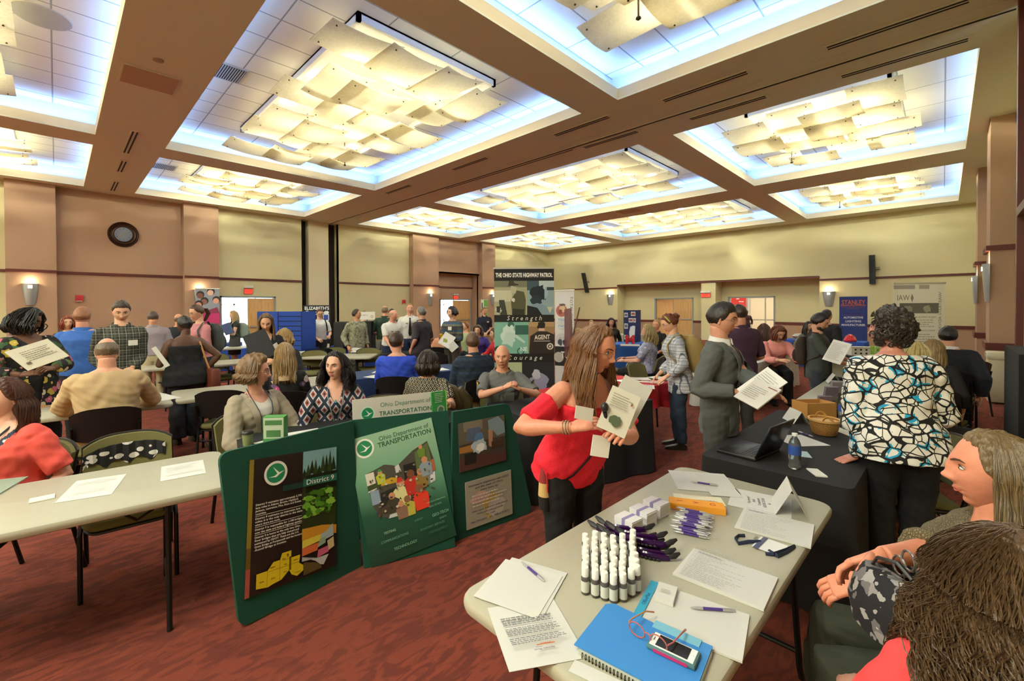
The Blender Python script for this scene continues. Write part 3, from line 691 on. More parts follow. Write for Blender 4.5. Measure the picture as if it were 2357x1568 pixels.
    for sd in (-1, 1):
        m = MB(); m.T = Matrix.Scale(s, 4); a = A_[sd]; y0 = a.y-.055; x0 = a.x
        prof = [(0, .028, .05), (.03, .036, .075), (.08, .038, .085), (.13, .040, .06), (.19, .043, .045), (.23, .036, .035), (.255, .018, .022)]
        m.loft([[(x0+(-w_ if i in (0, 3) else w_)*(1 if i in (0, 1) else .75), y0+yy, a.z-.08+(0 if i in (0, 1) else h)) for i in (0, 1, 2, 3)] for yy, w_, h in prof])
        m.m = 0; m.build('shoe', mat(shoes, .4), root)
    # face
    if not faceless:
        hs = {'parent': root}
        Mh = Matrix.Translation(hc*s) @ HR.to_4x4() @ Matrix.Scale(s, 4)
        hcol = (hair or {}).get('c', '#4a3020') if hair else '#6a5040'
        ye = facey(.031, .008, sex)
        for sd in (-1, 1):
            o = bpy.data.objects.new('eye', facepart('eye', eyes, '#2a1c16', sex, q)); COL.objects.link(o); o.parent = root; o.matrix_basis = Mh @ Matrix.Translation((sd*.031, ye+.0015, .009)) @ Matrix.Diagonal((sd, 1, 1, 1))
            o = bpy.data.objects.new('eyebrow', facepart('brow', tuple(hcol) if not isinstance(hcol, str) else hcol, '', sex, q)); COL.objects.link(o); o.parent = root; o.matrix_basis = Mh @ Matrix.Translation((sd*.031, facey(.032, .032, sex)+.001, .030)) @ Matrix.Diagonal((sd, 1, 1, 1))
        o = bpy.data.objects.new('lips', facepart('lips', lips, '', sex, q)); COL.objects.link(o); o.parent = root; o.matrix_basis = Mh @ Matrix.Translation((0, facey(0, -.058, sex)+.0015, -.063))
        if glasses:
            m = MB(); m.T = Mh; yy = ye+.022
            for sd in (-1, 1):
                pts = [(sd*.033+.024*math.cos(a), yy-.004*abs(math.cos(a)), .004+.017*math.sin(a)) for a in np.linspace(0, 2*math.pi, 17)]
                m.tube(pts, .0011, 5, caps=False); m.tube([(sd*.057, yy-.004, .006), (sd*.076, yy-.03, .006), (sd*.078, -.01, .004)], .0012, 5)
            m.tube([(-.009, yy, .007), (0, yy+.003, .010), (.009, yy, .007)], .0011, 5); m.build('glasses', mat(glasses, .3, .6), root)
    if hair: make_hair(info, hair, q)
    return info
def hairmat(c, c2=None):
    k = ('hair', c, c2)
    if k in MATS: return MATS[k]
    a = NM('hair', .42); w = a.n('TexNoise', Vector=a.co(scale=(1, 1, .10)), Scale=120.0, Detail=3.0); l = lin(c)
    c2 = lin(c2) if c2 else tuple(min(1, x*1.9) for x in l[:3])+(1,)
    b = a.n('TexNoise', Vector=a.co(), Scale=10.0, Detail=2.0)
    col = a.mix(w, tuple(x*.45 for x in l[:3])+(1,), c2); col = a.mix(a.math('MULTIPLY', b, .4), col, l)
    MATS[k] = a.done(col, w, .6, .006); return MATS[k]
def strands_np(m, paths, rads, n=3):
    P = np.array([[tuple(p) for p in q] for q in paths]); Rr_ = np.array(rads); T = np.gradient(P, axis=1); T /= np.linalg.norm(T, axis=2, keepdims=True)+1e-9
    ref = np.array([.31, .77, .12]); A = np.cross(T, ref); A /= np.linalg.norm(A, axis=2, keepdims=True)+1e-9; B = np.cross(T, A); k = np.arange(n)*2*math.pi/n
    V = P[:, :, None, :]+Rr_[:, :, None, None]*(A[:, :, None, :]*np.cos(k)[:, None]+B[:, :, None, :]*np.sin(k)[:, None]); N, S = P.shape[:2]; V = V.reshape(-1, 3)*m.T[0][0]
    i = np.arange(N)[:, None, None]*S*n+np.arange(S-1)[None, :, None]*n; j = np.arange(n)[None, None, :]; j2 = (j+1) % n
    F = np.stack([i+j, i+j2, i+n+j2, i+n+j], -1).reshape(-1, 4)+len(m.v); m.v += V.tolist(); m.f += F.tolist(); m.mi += [m.m]*len(F)
def make_hair(I_, h, q):
    """h: c colour, c2 highlight, t cap thickness, L length below head centre, vol side volume, curl, style, part, front (deg from the face where locks start)"""
    s, hc, HR, root = I_['s'], I_['hc'], I_['HR'], I_['root']; rs = random.Random(int(abs(hc.x*1e4)+NPEOPLE[0]*13))
    t = h.get('t', .012); back = h.get('back', -.070); line = h.get('line', .073); rough = h.get('rough', .003); sideb = h.get('side', .0)
    crown = h.get('bald', 0)
    def fn(px, py, pz, X, Y, Z):
        az = np.abs(np.arctan2(X, Y))        # 0 front .. pi back
        lim = np.interp(az, [0, .55, 1.0, 1.22, 1.42, 1.75, math.pi], [line, line-.002, line-.012, sideb+.018, sideb-.006, back*.75, back])
        lim = lim+np.sin(az*13)*.0015+np.sin(az*61)*.001; m_ = sstep(pz, lim-.016, lim+.022)
        if crown: m_ = m_*(1-sstep(pz, crown-.02, crown+.02))
        nz = np.sin(px*170+pz*90)*np.sin(py*150+1)*np.sin(pz*120+px*60)*rough*1.6+np.sin(px*420+py*210)*np.sin(pz*390)*rough*.6
        tt = t*(1+h.get('toppuff', .0)*np.clip(Z, 0, 1)+h.get('backpuff', .0)*np.clip(-Y, 0, 1))+nz
        tt = tt*(np.clip((pz-lim)/.055, .12, 1) if not h.get('L') else 1)
        k = m_*(1+0*px); l = np.sqrt(px**2+py**2+pz**2)
        g = (l+np.where(k > 0, tt, 0)*k-(1-k)*.016)/l
        return px*g, py*g, pz*g
    nu, nv = [(32, 26), (64, 48), (110, 80)][q]
    P, fs = headgrid(nu, nv, sex=I_['sex'], hair=fn)
    m = MB(); m.T = Matrix.Scale(s, 4); m.add([hc+HR @ Vector(p) for p in P], fs)
    hm = hairmat(h['c'], h.get('c2'))
    L = h.get('L', 0); vol = h.get('vol', .02); curl = h.get('curl', .004); fr = h.get('front', 70)
    if L > 0:
        N = h.get('n', (54, 110, 330)[q]); th = h.get('th', (.013, .0085, .0052)[q]); seg = h.get('seg', (7, 10, 16)[q]); PS, RS = [], []; inw = h.get('inw', .30 if L < .18 else 0)
        hrx, hry = .078+t, .100+t
        yawq = math.atan2(HR[1][1]*0+(-(HR @ Vector((0, 1, 0))).x), (HR @ Vector((0, 1, 0))).y)
        Rq = Matrix.Rotation(yawq, 3, 'Z'); up = I_['up']; sw = I_['sw']; Sc = I_['Sc']
        for layer_ in range(2 if q else 2):
            for i in range(N//2):
                a = fr+(360-2*fr)*(i+rs.uniform(0, 1))/(N//2); a = math.radians(a)
                dx, dy = math.sin(a), math.cos(a); th0 = math.acos(min(.995, rs.uniform(.0, 1.0)**.8)); z0 = 0; kk = 1; zc = .118+t
                pe = hc+HR @ Vector((dx*hrx*.98, dy*hry*.98, 0)); f0 = .30
                Ls = L*rs.uniform(h.get('lmin', .8), 1.0); ph = math.floor(a*h['clump'])*1.9+rs.uniform(-.5, .5) if h.get('clump') else rs.uniform(0, 6.28); ro = vol*(1.0-.5*layer_)+rs.uniform(-.3, .3)*vol; fq = rs.uniform(.8, 1.2)*h.get('freq', 9)
                pts, rad = [], []
                for k in range(seg):
                    tt = k/(seg-1)
                    if tt < f0:
                        ta = th0+(math.pi/2-th0)*(tt/f0); rr_ = 1.0+(ro*.6/hrx)*(tt/f0); q_ = hc+HR @ Vector((dx*hrx*math.sin(ta)*rr_, dy*hry*math.sin(ta)*rr_, zc*math.cos(ta)*(1+.0*ro))); wv = curl*.35
                        q_ += Vector((math.sin(tt*fq+ph)*wv, math.cos(tt*fq*1.1+ph)*wv, math.sin(tt*fq*1.7+ph)*wv*.5)); pts.append(q_); rad.append(th*(.6 if k == 0 else .9)); continue
                    t2 = (tt-f0)/(1-f0); p0 = pe; z = p0.z-(p0.z-(hc.z-Ls))*t2; o_ = (.6+.4*math.sin(min(1, t2*1.8)*math.pi*.5))
                    ii = 1-inw*t2*t2; rx = (hrx+ro*o_)*ii; ry = (hry+ro*o_)*ii
                    ax_ = Rq @ Vector((dx*rx, dy*ry-.008, 0)) if h.get('hang') else HR @ Vector((dx*rx, dy*ry-.008, 0))
                    w_ = min(1, .4+t2*2.0)
                    q_ = Vector((p0.x, p0.y, 0)).lerp(Vector((hc.x+ax_.x, hc.y+ax_.y, 0)), w_)
                    q_.z = z
                    wv = curl*min(1, tt*2); q_ += Vector((math.sin(tt*fq+ph)*wv, math.cos(tt*fq*1.1+ph)*wv, math.sin(tt*fq*1.7+ph)*wv*.5))
                    # keep outside the shoulders and back
                    rel = q_-Sc
                    if rel.z < .05 and h.get('drape', True):
                        yl = rel.dot(I_['fw']); sgn = 1 if (Rq @ Vector((dx, dy, 0))).dot(I_['fw']) > -.15 else -1
                        if abs(rel.dot(I_['rt'])) < sw+.06:
                            need = .105 if sgn > 0 else .098
                            f_ = min(1, (.05-rel.z)/.10); tgt_ = need*(1 if sgn > 0 else 1)+rs.uniform(0, .02)
                            if sgn > 0 and yl < tgt_: q_ += I_['fw']*((tgt_-yl)*f_)
                            if sgn < 0 and yl > -tgt_: q_ -= I_['fw']*((tgt_+yl)*f_)
                    pts.append(q_); rad.append(th*(.55 if k == 0 else 1.0 if tt < .75 else (1.15-tt)*2.2))
                
                if q == 2: PS.append(pts); RS.append(rad)
                else: m.tube(pts, rad, 5, .7)
        if PS: strands_np(m, PS, RS, 4 if th > .003 else 3)
        if h.get('core', True):                       # inner mass behind the locks
            rg = []
            for k in range(8):
                tt = k/7; z = hc.z+.02-(.02+L*.86)*tt; w_ = 1-.35*max(0, tt-.5)*2
                fwd = (Rq @ Vector((0, 1, 0))); c0 = Vector((hc.x, hc.y, z))-fwd*(.035+.03*tt)
                relz = z-Sc.z
                if relz < .05: c0 -= I_['fw']*(max(0, (c0-Sc).dot(I_['fw'])+.135)*min(1, (.05-relz)/.1))
                rg.append(ring(c0, (Rq @ Vector((1, 0, 0)))*((.066+vol*.7)*w_), fwd*((.045+vol*.3)*w_), 14))
            m.loft(rg)
    if h.get('bun'):
        bx, by, bz, br = h['bun']; c = hc+HR @ Vector((bx, by, bz))
        m.ell(c, (br, br*.8, br), 14 if q else 8)
        for i in range(26 if q else 8):
            v = Vector((rs.uniform(-1, 1), rs.uniform(-1, 1), rs.uniform(-1, 1))).normalized(); w_ = v.orthogonal().normalized()
            m.tube([c+v*br*.7, c+(v+w_*.5).normalized()*br*1.12, c+(v+w_).normalized()*br*1.15, c+(v*.5+w_).normalized()*br*.8], [.004, .006, .005, .002], 5)
    if h.get('tail'):
        n_ = 26 if q else 12
        for i in range(n_):
            a = rs.uniform(0, 6.28); r0 = rs.uniform(0, .022); c = hc+HR @ Vector((0, -.10, .03)); o_ = Vector((math.cos(a)*r0, math.sin(a)*r0, 0))
            m.tube([c+o_*.4, c+HR @ Vector((0, -.05, -.02))+o_, c+HR @ Vector((0, -.055, -.10))+o_*1.3, c+Vector((0, 0, -h['tail']))+HR @ Vector((0, -.03, 0))+o_], [.006, .010, .010, .003], 5)
    for (cx, cy, cz, rx, ry, rz_) in h.get('blobs', []):
        m.ell(hc+HR @ Vector((cx, cy, cz)), (rx, ry, rz_), 14, HR)
    if h.get('curls'):
        n_ = h['curls']; cr = h.get('cr', .014); sp = h.get('spread', t)
        for i in range(n_):
            az = rs.uniform(h.get('ca', 60), 360-h.get('ca', 60)) if rs.random() < .75 else rs.uniform(0, 360); zz = rs.uniform(back, .112)
            if az < h.get('ca', 60) or az > 360-h.get('ca', 60): zz = rs.uniform(.075, .112)
            kk = math.sqrt(max(.02, 1-(zz/.118)**2)); a = math.radians(az); nrm = Vector((math.sin(a)*kk, math.cos(a)*kk, zz/.118)).normalized()
            p = Vector((math.sin(a)*(.074+sp)*kk, math.cos(a)*(.094+sp)*kk-.006, zz*(1+sp*5))); tg = nrm.cross(Vector((rs.uniform(-1, 1), rs.uniform(-1, 1), rs.uniform(-1, 1)))).normalized(); bt_ = nrm.cross(tg)
            pts = [hc+HR @ (p+tg*(math.cos(b_)*cr)+bt_*(math.sin(b_)*cr*.8)+nrm*(.004*b_-.006)) for b_ in np.linspace(0, 4.6, 8)]
            m.tube(pts, [.002, .0045, .005, .005, .005, .0045, .003, .001], 4)
    o = m.build('hair', hm, root)
    return o
# ------------------------------------------------------------------ garment patterns
def pat_plaid(c0, c1, c2, sc=14.0, key='plaid'):
    a = NM(key, .85); co = a.co(); sx = a.n('SeparateXYZ', out=0, Vector=co); sep = a.t.nodes.new('ShaderNodeSeparateXYZ'); a.t.links.new(co, sep.inputs[0])
    def stripe(sock, f, w, ph=0.0): return a.math('LESS_THAN', a.math('FRACT', a.math('ADD', a.math('MULTIPLY', sock, f), ph)), w)
    h1 = stripe(sep.outputs[2], sc, .30); v1 = stripe(sep.outputs[0], sc, .30); h2 = stripe(sep.outputs[2], sc, .07, .45); v2 = stripe(sep.outputs[0], sc, .07, .45)
    c = a.mix(a.math('MULTIPLY', h1, .55), c0, c1); c = a.mix(a.math('MULTIPLY', v1, .55), c, c1); c = a.mix(a.math('MULTIPLY', h2, .8), c, c2); c = a.mix(a.math('MULTIPLY', v2, .8), c, c2)
    return a.done(c)
def pat_floral(base, cols, scale=14.0, key='floral', size=.30):
    a = NM(key, .8); v = a.t.nodes.new('ShaderNodeTexVoronoi'); nz = a.n('TexNoise', out=1, Vector=a.co(), Scale=30.0)
    co = a.n('VectorMath', props={'operation': 'ADD'}, i0=a.co(), i1=a.n('VectorMath', props={'operation': 'SCALE'}, i0=nz, Scale=.03)); a.t.links.new(co, v.inputs['Vector']); v.inputs['Scale'].default_value = scale
    sep = a.t.nodes.new('ShaderNodeSeparateColor'); a.t.links.new(v.outputs['Color'], sep.inputs[0]); n = len(cols)
    c = a.ramp(sep.outputs[0], [(i/n, x) for i, x in enumerate(cols)], True)
    inside = a.math('LESS_THAN', v.outputs['Distance'], a.math('MULTIPLY', sep.outputs[1], size*2)); core = a.math('LESS_THAN', v.outputs['Distance'], .10)
    c = a.mix(inside, base, c); c = a.mix(a.math('MULTIPLY', core, .6), c, '#f3e8d8'); return a.done(c)
def pat_cells():
    a = NM('black white and cyan swirl print', .75); nz = a.n('TexNoise', out=1, Vector=a.co(), Scale=7.0, Detail=1.0)
    co = a.n('VectorMath', props={'operation': 'ADD'}, i0=a.co(scale=(1.0, 1.0, 1.35)), i1=a.n('VectorMath', props={'operation': 'SCALE'}, i0=nz, Scale=.11))
    d1 = a.n('TexVoronoi', Vector=co, Scale=12.5, props={'feature': 'DISTANCE_TO_EDGE'})
    w_ = a.math('MULTIPLY', a.n('TexNoise', Vector=a.co(), Scale=9.0), .125)
    line = a.math('LESS_THAN', d1, w_); d2 = a.n('TexVoronoi', Vector=a.co(scale=(1.2, 1, .8), rot=(.3, .2, .6)), Scale=11.0, props={'feature': 'DISTANCE_TO_EDGE'})
    thin = a.math('LESS_THAN', d2, .025); cy = a.math('MULTIPLY', a.math('LESS_THAN', d1, a.math('ADD', w_, .10)), a.math('GREATER_THAN', a.n('TexNoise', Vector=a.co(), Scale=12.0), .57))
    c = a.mix(thin, '#e6e2da', '#15130f'); c = a.mix(cy, c, '#1c9fce'); c = a.mix(line, c, '#0f0e0e'); return a.done(c)
def pat_diamond(base, c1, c2, scale=12.0, key='diamond'):
    a = NM(key, .85); co = a.co(scale=(1.25, 1.25, .9)); sep = a.t.nodes.new('ShaderNodeSeparateXYZ'); a.t.links.new(co, sep.inputs[0])
    u = a.math('ADD', sep.outputs[0], sep.outputs[2]); v = a.math('SUBTRACT', sep.outputs[0], sep.outputs[2])
    fu = a.math('ABSOLUTE', a.math('SUBTRACT', a.math('FRACT', a.math('MULTIPLY', u, scale)), .5)); fv = a.math('ABSOLUTE', a.math('SUBTRACT', a.math('FRACT', a.math('MULTIPLY', v, scale)), .5))
    m = a.math('MAXIMUM', fu, fv); c = a.mix(a.math('LESS_THAN', m, .34), base, c1); c = a.mix(a.math('LESS_THAN', m, .22), c, c2); c = a.mix(a.math('LESS_THAN', m, .10), c, base); return a.done(c)
def pat_camo():
    a = NM('grey green camouflage', .85); n1 = a.n('TexNoise', Vector=a.co(), Scale=22.0, Detail=5.0, Roughness=.75)
    return a.done(a.ramp(n1, [(0, '#5e604c'), (.44, '#8d8c74'), (.52, '#aaa890'), (.60, '#6f705a')], True))
def pat_stripes(cs, f=9.0, key='striped', horiz=True):
    a = NM(key, .85); sep = a.t.nodes.new('ShaderNodeSeparateXYZ'); a.t.links.new(a.co(), sep.inputs[0])
    fr = a.math('FRACT', a.math('MULTIPLY', sep.outputs[2 if horiz else 0], f)); n = len(cs); return a.done(a.ramp(fr, [(i/n, c) for i, c in enumerate(cs)], True))
def pat_knit(c, key='open knit'):
    a = NM(key, .9); v = a.n('TexVoronoi', Vector=a.co(scale=(1, 1, .6)), Scale=150.0, props={'feature': 'DISTANCE_TO_EDGE'}); l = lin(c)
    return a.done(a.mix(a.math('MULTIPLY', a.math('LESS_THAN', v, .11), .8), tuple(x*.38 for x in l[:3])+(1,), c), v, .9, .01) if 0 else a.done(a.mix(a.ramp(v, [(.0, '#000000'), (.22, '#ffffff')]), tuple(x*.40 for x in l[:3])+(1,), c), v, .9, .012)
DK, DK2, FAIR, TAN, RED = '#6b452f', '#5d3c2a', '#e0ac8c', '#cf9572', '#dc9a80'
navy = dict(kind='trousers', mat=cloth('#1c2233')); blackt = dict(kind='trousers', mat=cloth('#121214')); khaki = dict(kind='trousers', mat=cloth('#b39c74')); jeans = dict(kind='trousers', mat=cloth('#2c3a52')); grey = dict(kind='trousers', mat=cloth('#3c3a3c'))
PEO = {}
def pp(k, *a, **kw): PEO[k] = person(*a, **kw)
hold = lambda z=-.26, y=.30: dict(aL=(-.09, y, z), aR=(.09, y, z))
# --- left side
pp('floral', 'woman in a black flower-print jacket reading a leaflet at the far left', 66, 711, 4.6, 25, sex='f', bulk=1.32, hyaw=-42, hpitch=22, skin=DK, q=1, aL=(-.05, .30, -.27), aR=(.16, .24, -.31), pR=(.9, -.3, -.6), pL=(-.9, -.2, -.6), hd=(Vector((.8, .5, .1)), Vector((-.8, .5, .15))), lips='#8a4038',
   hair=dict(c='#0f0c0c', t=.022, L=.15, vol=.045, curl=.008, front=48, back=-.08), top=dict(name='jacket', mat=pat_floral('#12100f', ['#c98a8c', '#2f4a2c', '#b9a23c', '#3c5a34', '#cfc3a4', '#16130f', '#b85a70', '#54683c'], 15.0, 'floral', .46), sleeve=1.7, hem=-.32, inf=.018, V=(-.30, .12), loose=.08, under=dict(mat=cloth('#141214'), neck=(.10, .09))), bottom=dict(kind='skirt', mat=cloth('#141214'), len=.6))
pp('behind_floral', 'dark-haired person mostly hidden behind the woman in the flowered jacket', 36, 722, 5.4, 160, sex='f', skin=DK, hair=dict(c='#120e0e', t=.02, L=.12, vol=.03), top=dict(mat=pat_floral('#2a3020', ['#8c8a30', '#2a3020', '#c8c08a'], 20.0), sleeve=.6))
pp('bluebackman', 'man in a bright blue dress shirt seen from behind', 190, 707, 5.5, 172, sex='m', bulk=1.22, belly=.02, skin='#d99a80', hyaw=12, hair=dict(c='#8a5a3c', t=.009, back=-.055), top=dict(mat=cloth('#3d6fc4'), sleeve=1.9, collar=1, loose=.04, hem=-.04), bottom=dict(kind='trousers', mat=cloth('#15151b')), aL=(-.22, .2, -.36), aR=(.22, .2, -.36), q=1)
pp('redhead', 'red-haired woman peeking past the man in the blue shirt', 155, 729, 7.6, 10, sex='f', skin=FAIR, hair=dict(c='#7a3018', t=.016, L=.12, vol=.02, front=45), top=dict(mat=cloth('#4a3a34'), sleeve=.6))
pp('plaidboy', 'young man in a dark green plaid shirt with a name sticker, looking down', 279, 693, 5.35, 8, sex='m', bulk=1.02, hpitch=22, hyaw=4, skin=FAIR, q=1, hair=dict(c='#3a2c20', t=.012, back=-.05, line=.058), top=dict(mat=pat_plaid('#2c2e28', '#55584e', '#a5a494', 15.0), sleeve=1.9, collar=1, loose=.03, hem=-.12), bottom=jeans, aL=(-.06, .20, -.42), aR=(.14, .14, -.44), pR=(.3, -.5, -.8), pL=(-.3, -.5, -.8))
pp('tanman', 'balding man in a tan sweater sitting with his back to the camera', 246, 779, 4.2, 178, 'sit', sex='m', bulk=1.22, belly=.02, hpitch=16, lean=6, skin='#d69c80', q=1, hair=dict(c='#5b4a3a', c2='#8d7a62', t=.006, back=-.06, bald=.075), top=dict(name='sweater', mat=cloth('#c6aa80'), sleeve=1.85, inf=.018, loose=.03, hem=-.06, fold=.006), bottom=khaki, aL=(-.16, .36, -.30), aR=(.18, .36, -.30), pL=(-.8, -.2, -.5), pR=(.8, -.2, -.5))
pp('tankwoman', 'woman in a black tank top with a tan bag strap over her shoulder', 424, 729, 5.75, 198, sex='f', bulk=1.38, hyaw=-20, hpitch=14, skin=DK2, q=1, hair=dict(c='#16110f', t=.012, L=0, back=-.07, rough=.005, blobs=[(0, -.06, .05, .05, .05, .045)]), top=dict(mat=cloth('#17171b'), sleeve=0, off=.40, hem=-.14, inf=.016, loose=.10), bottom=dict(kind='trousers', mat=cloth('#2a2c36'), flare=.03, loose=.012), aL=(-.20, .26, -.30), aR=(.24, -.02, -.42), pR=(.9, -.5, -.2))
pp('greyshirt', 'grey-haired man in a pale grey shirt and khakis seen from behind', 352, 717, 7.9, 178, sex='m', bulk=1.1, hpitch=20, skin=TAN, hair=dict(c='#4a4038', t=.010), top=dict(mat=cloth('#a39aa2'), sleeve=1.9, collar=1, loose=.05, hem=-.02), bottom=dict(kind='trousers', mat=cloth('#c4b896')), aL=(-.16, .25, -.35), aR=(.16, .25, -.35))
pp('baldfar', 'bald man half hidden behind the woman in the black tank top', 411, 723, 9.4, 150, sex='m', skin=TAN, hair=dict(c='#6a5b4c', t=.005, bald=.05), top=dict(mat=cloth('#20242c'), sleeve=.7))
pp('yellowfar', 'seated woman in a pale yellow blouse behind the standing shoppers', 388, 765, 10.2, 200, 'sit', sex='f', skin=FAIR, hair=dict(c='#8a6a40', t=.014, L=.15), top=dict(mat=cloth('#c8c890'), sleeve=.6))
pp('pinkpack', 'woman in a pink sweater with a dark ponytail, carrying a grey backpack', 452, 702, 7.0, -62, sex='f', hpitch=20, lean=6, skin=FAIR, glasses='#181818', hair=dict(c='#4a3020', t=.010, tail=.20, back=-.06), top=dict(name='sweater', mat=cloth('#c98489'), sleeve=1.7, loose=.05), bottom=navy, **hold(-.30, .28))
pp('doorgirl', 'blonde girl in a short dark dress standing in front of the bright doorway', 537, 716, 11.6, -75, sex='f', s=.96, hpitch=12, skin=FAIR, hair=dict(c='#a58a5a', t=.014, L=.26, vol=.02), top=dict(mat=cloth('#2c3230'), sleeve=.3), bottom=dict(kind='skirt', mat=cloth('#3c3e3c'), len=.42), **hold(-.22, .28))
pp('folderwoman', 'woman in a black V-neck and headband writing in a black folder', 612, 722, 5.75, 5, sex='f', hpitch=26, hyaw=6, skin=FAIR, q=1, hair=dict(line=.088, c='#4f3823', c2='#8a6a48', t=.010, L=.24, vol=.014, curl=.003, front=62), top=dict(mat=cloth('#17181d'), sleeve=.9, neck=(.07, .12), loose=.04, hem=-.04), bottom=blackt, aL=(-.03, .26, -.30), aR=(.06, .30, -.27))
pp('darkseated', 'dark-haired seated woman in black just behind the woman with the folder', 655, 758, 7.0, 160, 'sit', sex='f', skin=FAIR, hair=dict(c='#8a6a38', t=.02, L=.16, vol=.04, curl=.012), top=dict(mat=cloth('#16161a'), sleeve=1.6))
pp('blondefloral', 'long-haired blonde in a black flowered blouse, seated with her back to us', 655, 790, 4.9, 178, 'sit', sex='f', skin=FAIR, q=1, hair=dict(c='#8a6a42', c2='#c0a070', t=.012, L=.30, vol=.022, curl=.004), top=dict(mat=pat_floral('#131014', ['#c04a88', '#131014', '#cbbdb0', '#131014', '#6a5478', '#131014'], 14.0, 'magenta floral', .34), sleeve=1.2), bottom=blackt, aL=(-.16, .32, -.34), aR=(.16, .32, -.34))
pp('blazer', 'older woman with short light brown hair, seated in a taupe blazer and blue lanyard', 590, 822, 3.6, 28, 'sit', sex='f', bulk=.94, hyaw=-50, hpitch=3, skin='#d99c84', q=2, glasses='#5a4a3a', nose=1.15, knees=.42,
   hair=dict(c='#6b4c30', c2='#a07c52', t=.020, L=.09, vol=.030, curl=.014, front=78, back=-.09, toppuff=.5, backpuff=.9, rough=.005, n=1700, th=.0016, lmin=.6, drape=False, core=False, line=.078, clump=6), top=dict(name='blazer', mat=cloth('#a29683', sc=500), sleeve=1.85, hem=-.10, inf=.022, V=(.08, .085), loose=.06, fold=.005, under=dict(mat=cloth('#dcd8d0'), neck=(.09, .07))), bottom=blackt, aL=(-.17, .30, -.42), aR=(.12, .28, -.43), pL=(-.9, -.2, -.3), pR=(.9, -.3, -.3), curl=(.4, .4))
pp('diamondwoman', 'black-haired woman in a navy blouse with a diamond print, seated and glancing left', 772, 812, 3.95, 0, 'sit', sex='f', bulk=1.02, hyaw=28, hpitch=2, skin='#dca48c', q=2, lips='#b06058', lean=4,
   hair=dict(c='#0e0a0b', c2='#2c2024', t=.016, L=.21, vol=.045, curl=.013, front=64, rough=.003, freq=13, n=1800, th=.0016, seg=20, line=.092, clump=8), top=dict(mat=pat_diamond('#1a2438', '#b8b4b4', '#a04a44', 8.5, 'navy diamond print'), sleeve=1.45, neck=(.06, .12), loose=.05, inf=.016, fold=.005), bottom=blackt, aL=(-.10, .33, -.37), aR=(.16, .30, -.40), pL=(-.9, -.2, -.3), pR=(.9, -.2, -.3))
pp('coral', 'woman in a coral cardigan over a patterned top, cropped by the left edge', 10, 872, 2.72, -52, 'sit', sex='f', bulk=1.22, hyaw=10, hpitch=4, skin='#dfa48e', q=2, hair=dict(c='#3c241c', c2='#6a4030', t=.012, L=.21, vol=.030, curl=.006, front=88, n=1500, th=.0016), top=dict(name='cardigan', mat=cloth('#ee5a50'), sleeve=.85, hem=-.10, inf=.020, V=(-.05, .13), loose=.05, fold=.006, under=dict(mat=pat_floral('#2a3048', ['#b8c8c8', '#2a3048', '#a02838', '#5a7a8a', '#c8b8a8'], 40.0, 'mosaic print', .5), neck=(.11, .12))), bottom=dict(kind='trousers', mat=cloth('#33231f')), shoes='#6a564a', aL=(-.22, .10, -.45), aR=(.15, .30, -.40))
# --- centre
pp('whitetee', 'man in a white T-shirt with a dark backpack, looking down by the blue boards', 736, 711, 11.3, 15, sex='m', hpitch=25, skin=FAIR, glasses='#181818', hair=dict(c='#4a2c1c', t=.008), top=dict(mat=cloth('#dfddda'), sleeve=.8, loose=.08), bottom=grey, aL=(-.16, .28, -.36), aR=(.10, .2, -.42))
pp('army', 'soldier in grey-green camouflage standing by the black display boxes', 821, 712, 10.1, 35, sex='m', bulk=1.12, hyaw=-45, skin=TAN, hair=dict(c='#2a2019', t=.006), top=dict(mat=pat_camo(), sleeve=1.95, collar=1, inf=.02, loose=.06, hem=-.10), bottom=dict(kind='trousers', mat=pat_camo(), loose=.015))
pp('whitecap', 'person hidden behind the soldier, only the top of the head showing', 838, 716, 12.2, 20, sex='m', skin=FAIR, hair=dict(c='#8a6a50', t=.008), top=dict(mat=cloth('#d8d4cc'), sleeve=.8))
pp('greenpolo', 'man in a dark green polo shirt seen from behind against the yellow wall', 886, 704, 11.0, 165, sex='m', bulk=1.2, skin=RED, hair=dict(c='#7a6450', t=.005, bald=.09), top=dict(mat=cloth('#223a2c'), sleeve=.9, collar=1, loose=.05), bottom=khaki, aL=(-.2, .2, -.38))
pp('behindgreen', 'dark-haired man between the green polo and the bald officer', 902, 711, 12.0, 140, sex='m', skin=TAN, hair=dict(c='#2e2018', t=.008), top=dict(mat=cloth('#38424a'), sleeve=.8))
pp('baldofficer', 'bald officer in a short-sleeved white uniform shirt leaning forward', 905, 714, 9.7, 30, sex='m', bulk=1.15, lean=12, hyaw=-40, skin=RED, hair=dict(c='#a08060', t=.004, bald=.07), top=dict(mat=cloth('#dedcd6'), sleeve=.85, collar=1, loose=.03), bottom=dict(kind='trousers', mat=cloth('#25324f')), aR=(.20, .30, -.46), aL=(-.12, .2, -.40))
pp('tieofficer', 'smiling officer in a white uniform shirt and black tie', 943, 699, 10.7, 2, sex='m', bulk=1.08, hyaw=-8, skin='#dba084', hair=dict(c='#8a6444', t=.007), top=dict(mat=cloth('#e2e0da'), sleeve=1.0, collar=1, hem=-.02), bottom=dict(kind='trousers', mat=cloth('#2c3c5c')))
pp('darkpolo', 'grey-haired man in a dark striped polo shirt talking to the officer', 969, 706, 8.8, -128, sex='m', bulk=1.2, belly=.04, skin='#d29a80', hair=dict(c='#5a5550', c2='#8a857e', t=.008), top=dict(mat=pat_stripes(['#2a2428', '#39323a'], 40.0, 'dark stripes'), sleeve=.95, collar=1, loose=.05, hem=-.12), bottom=blackt, aR=(.16, .12, -.5), aL=(-.2, .1, -.48))
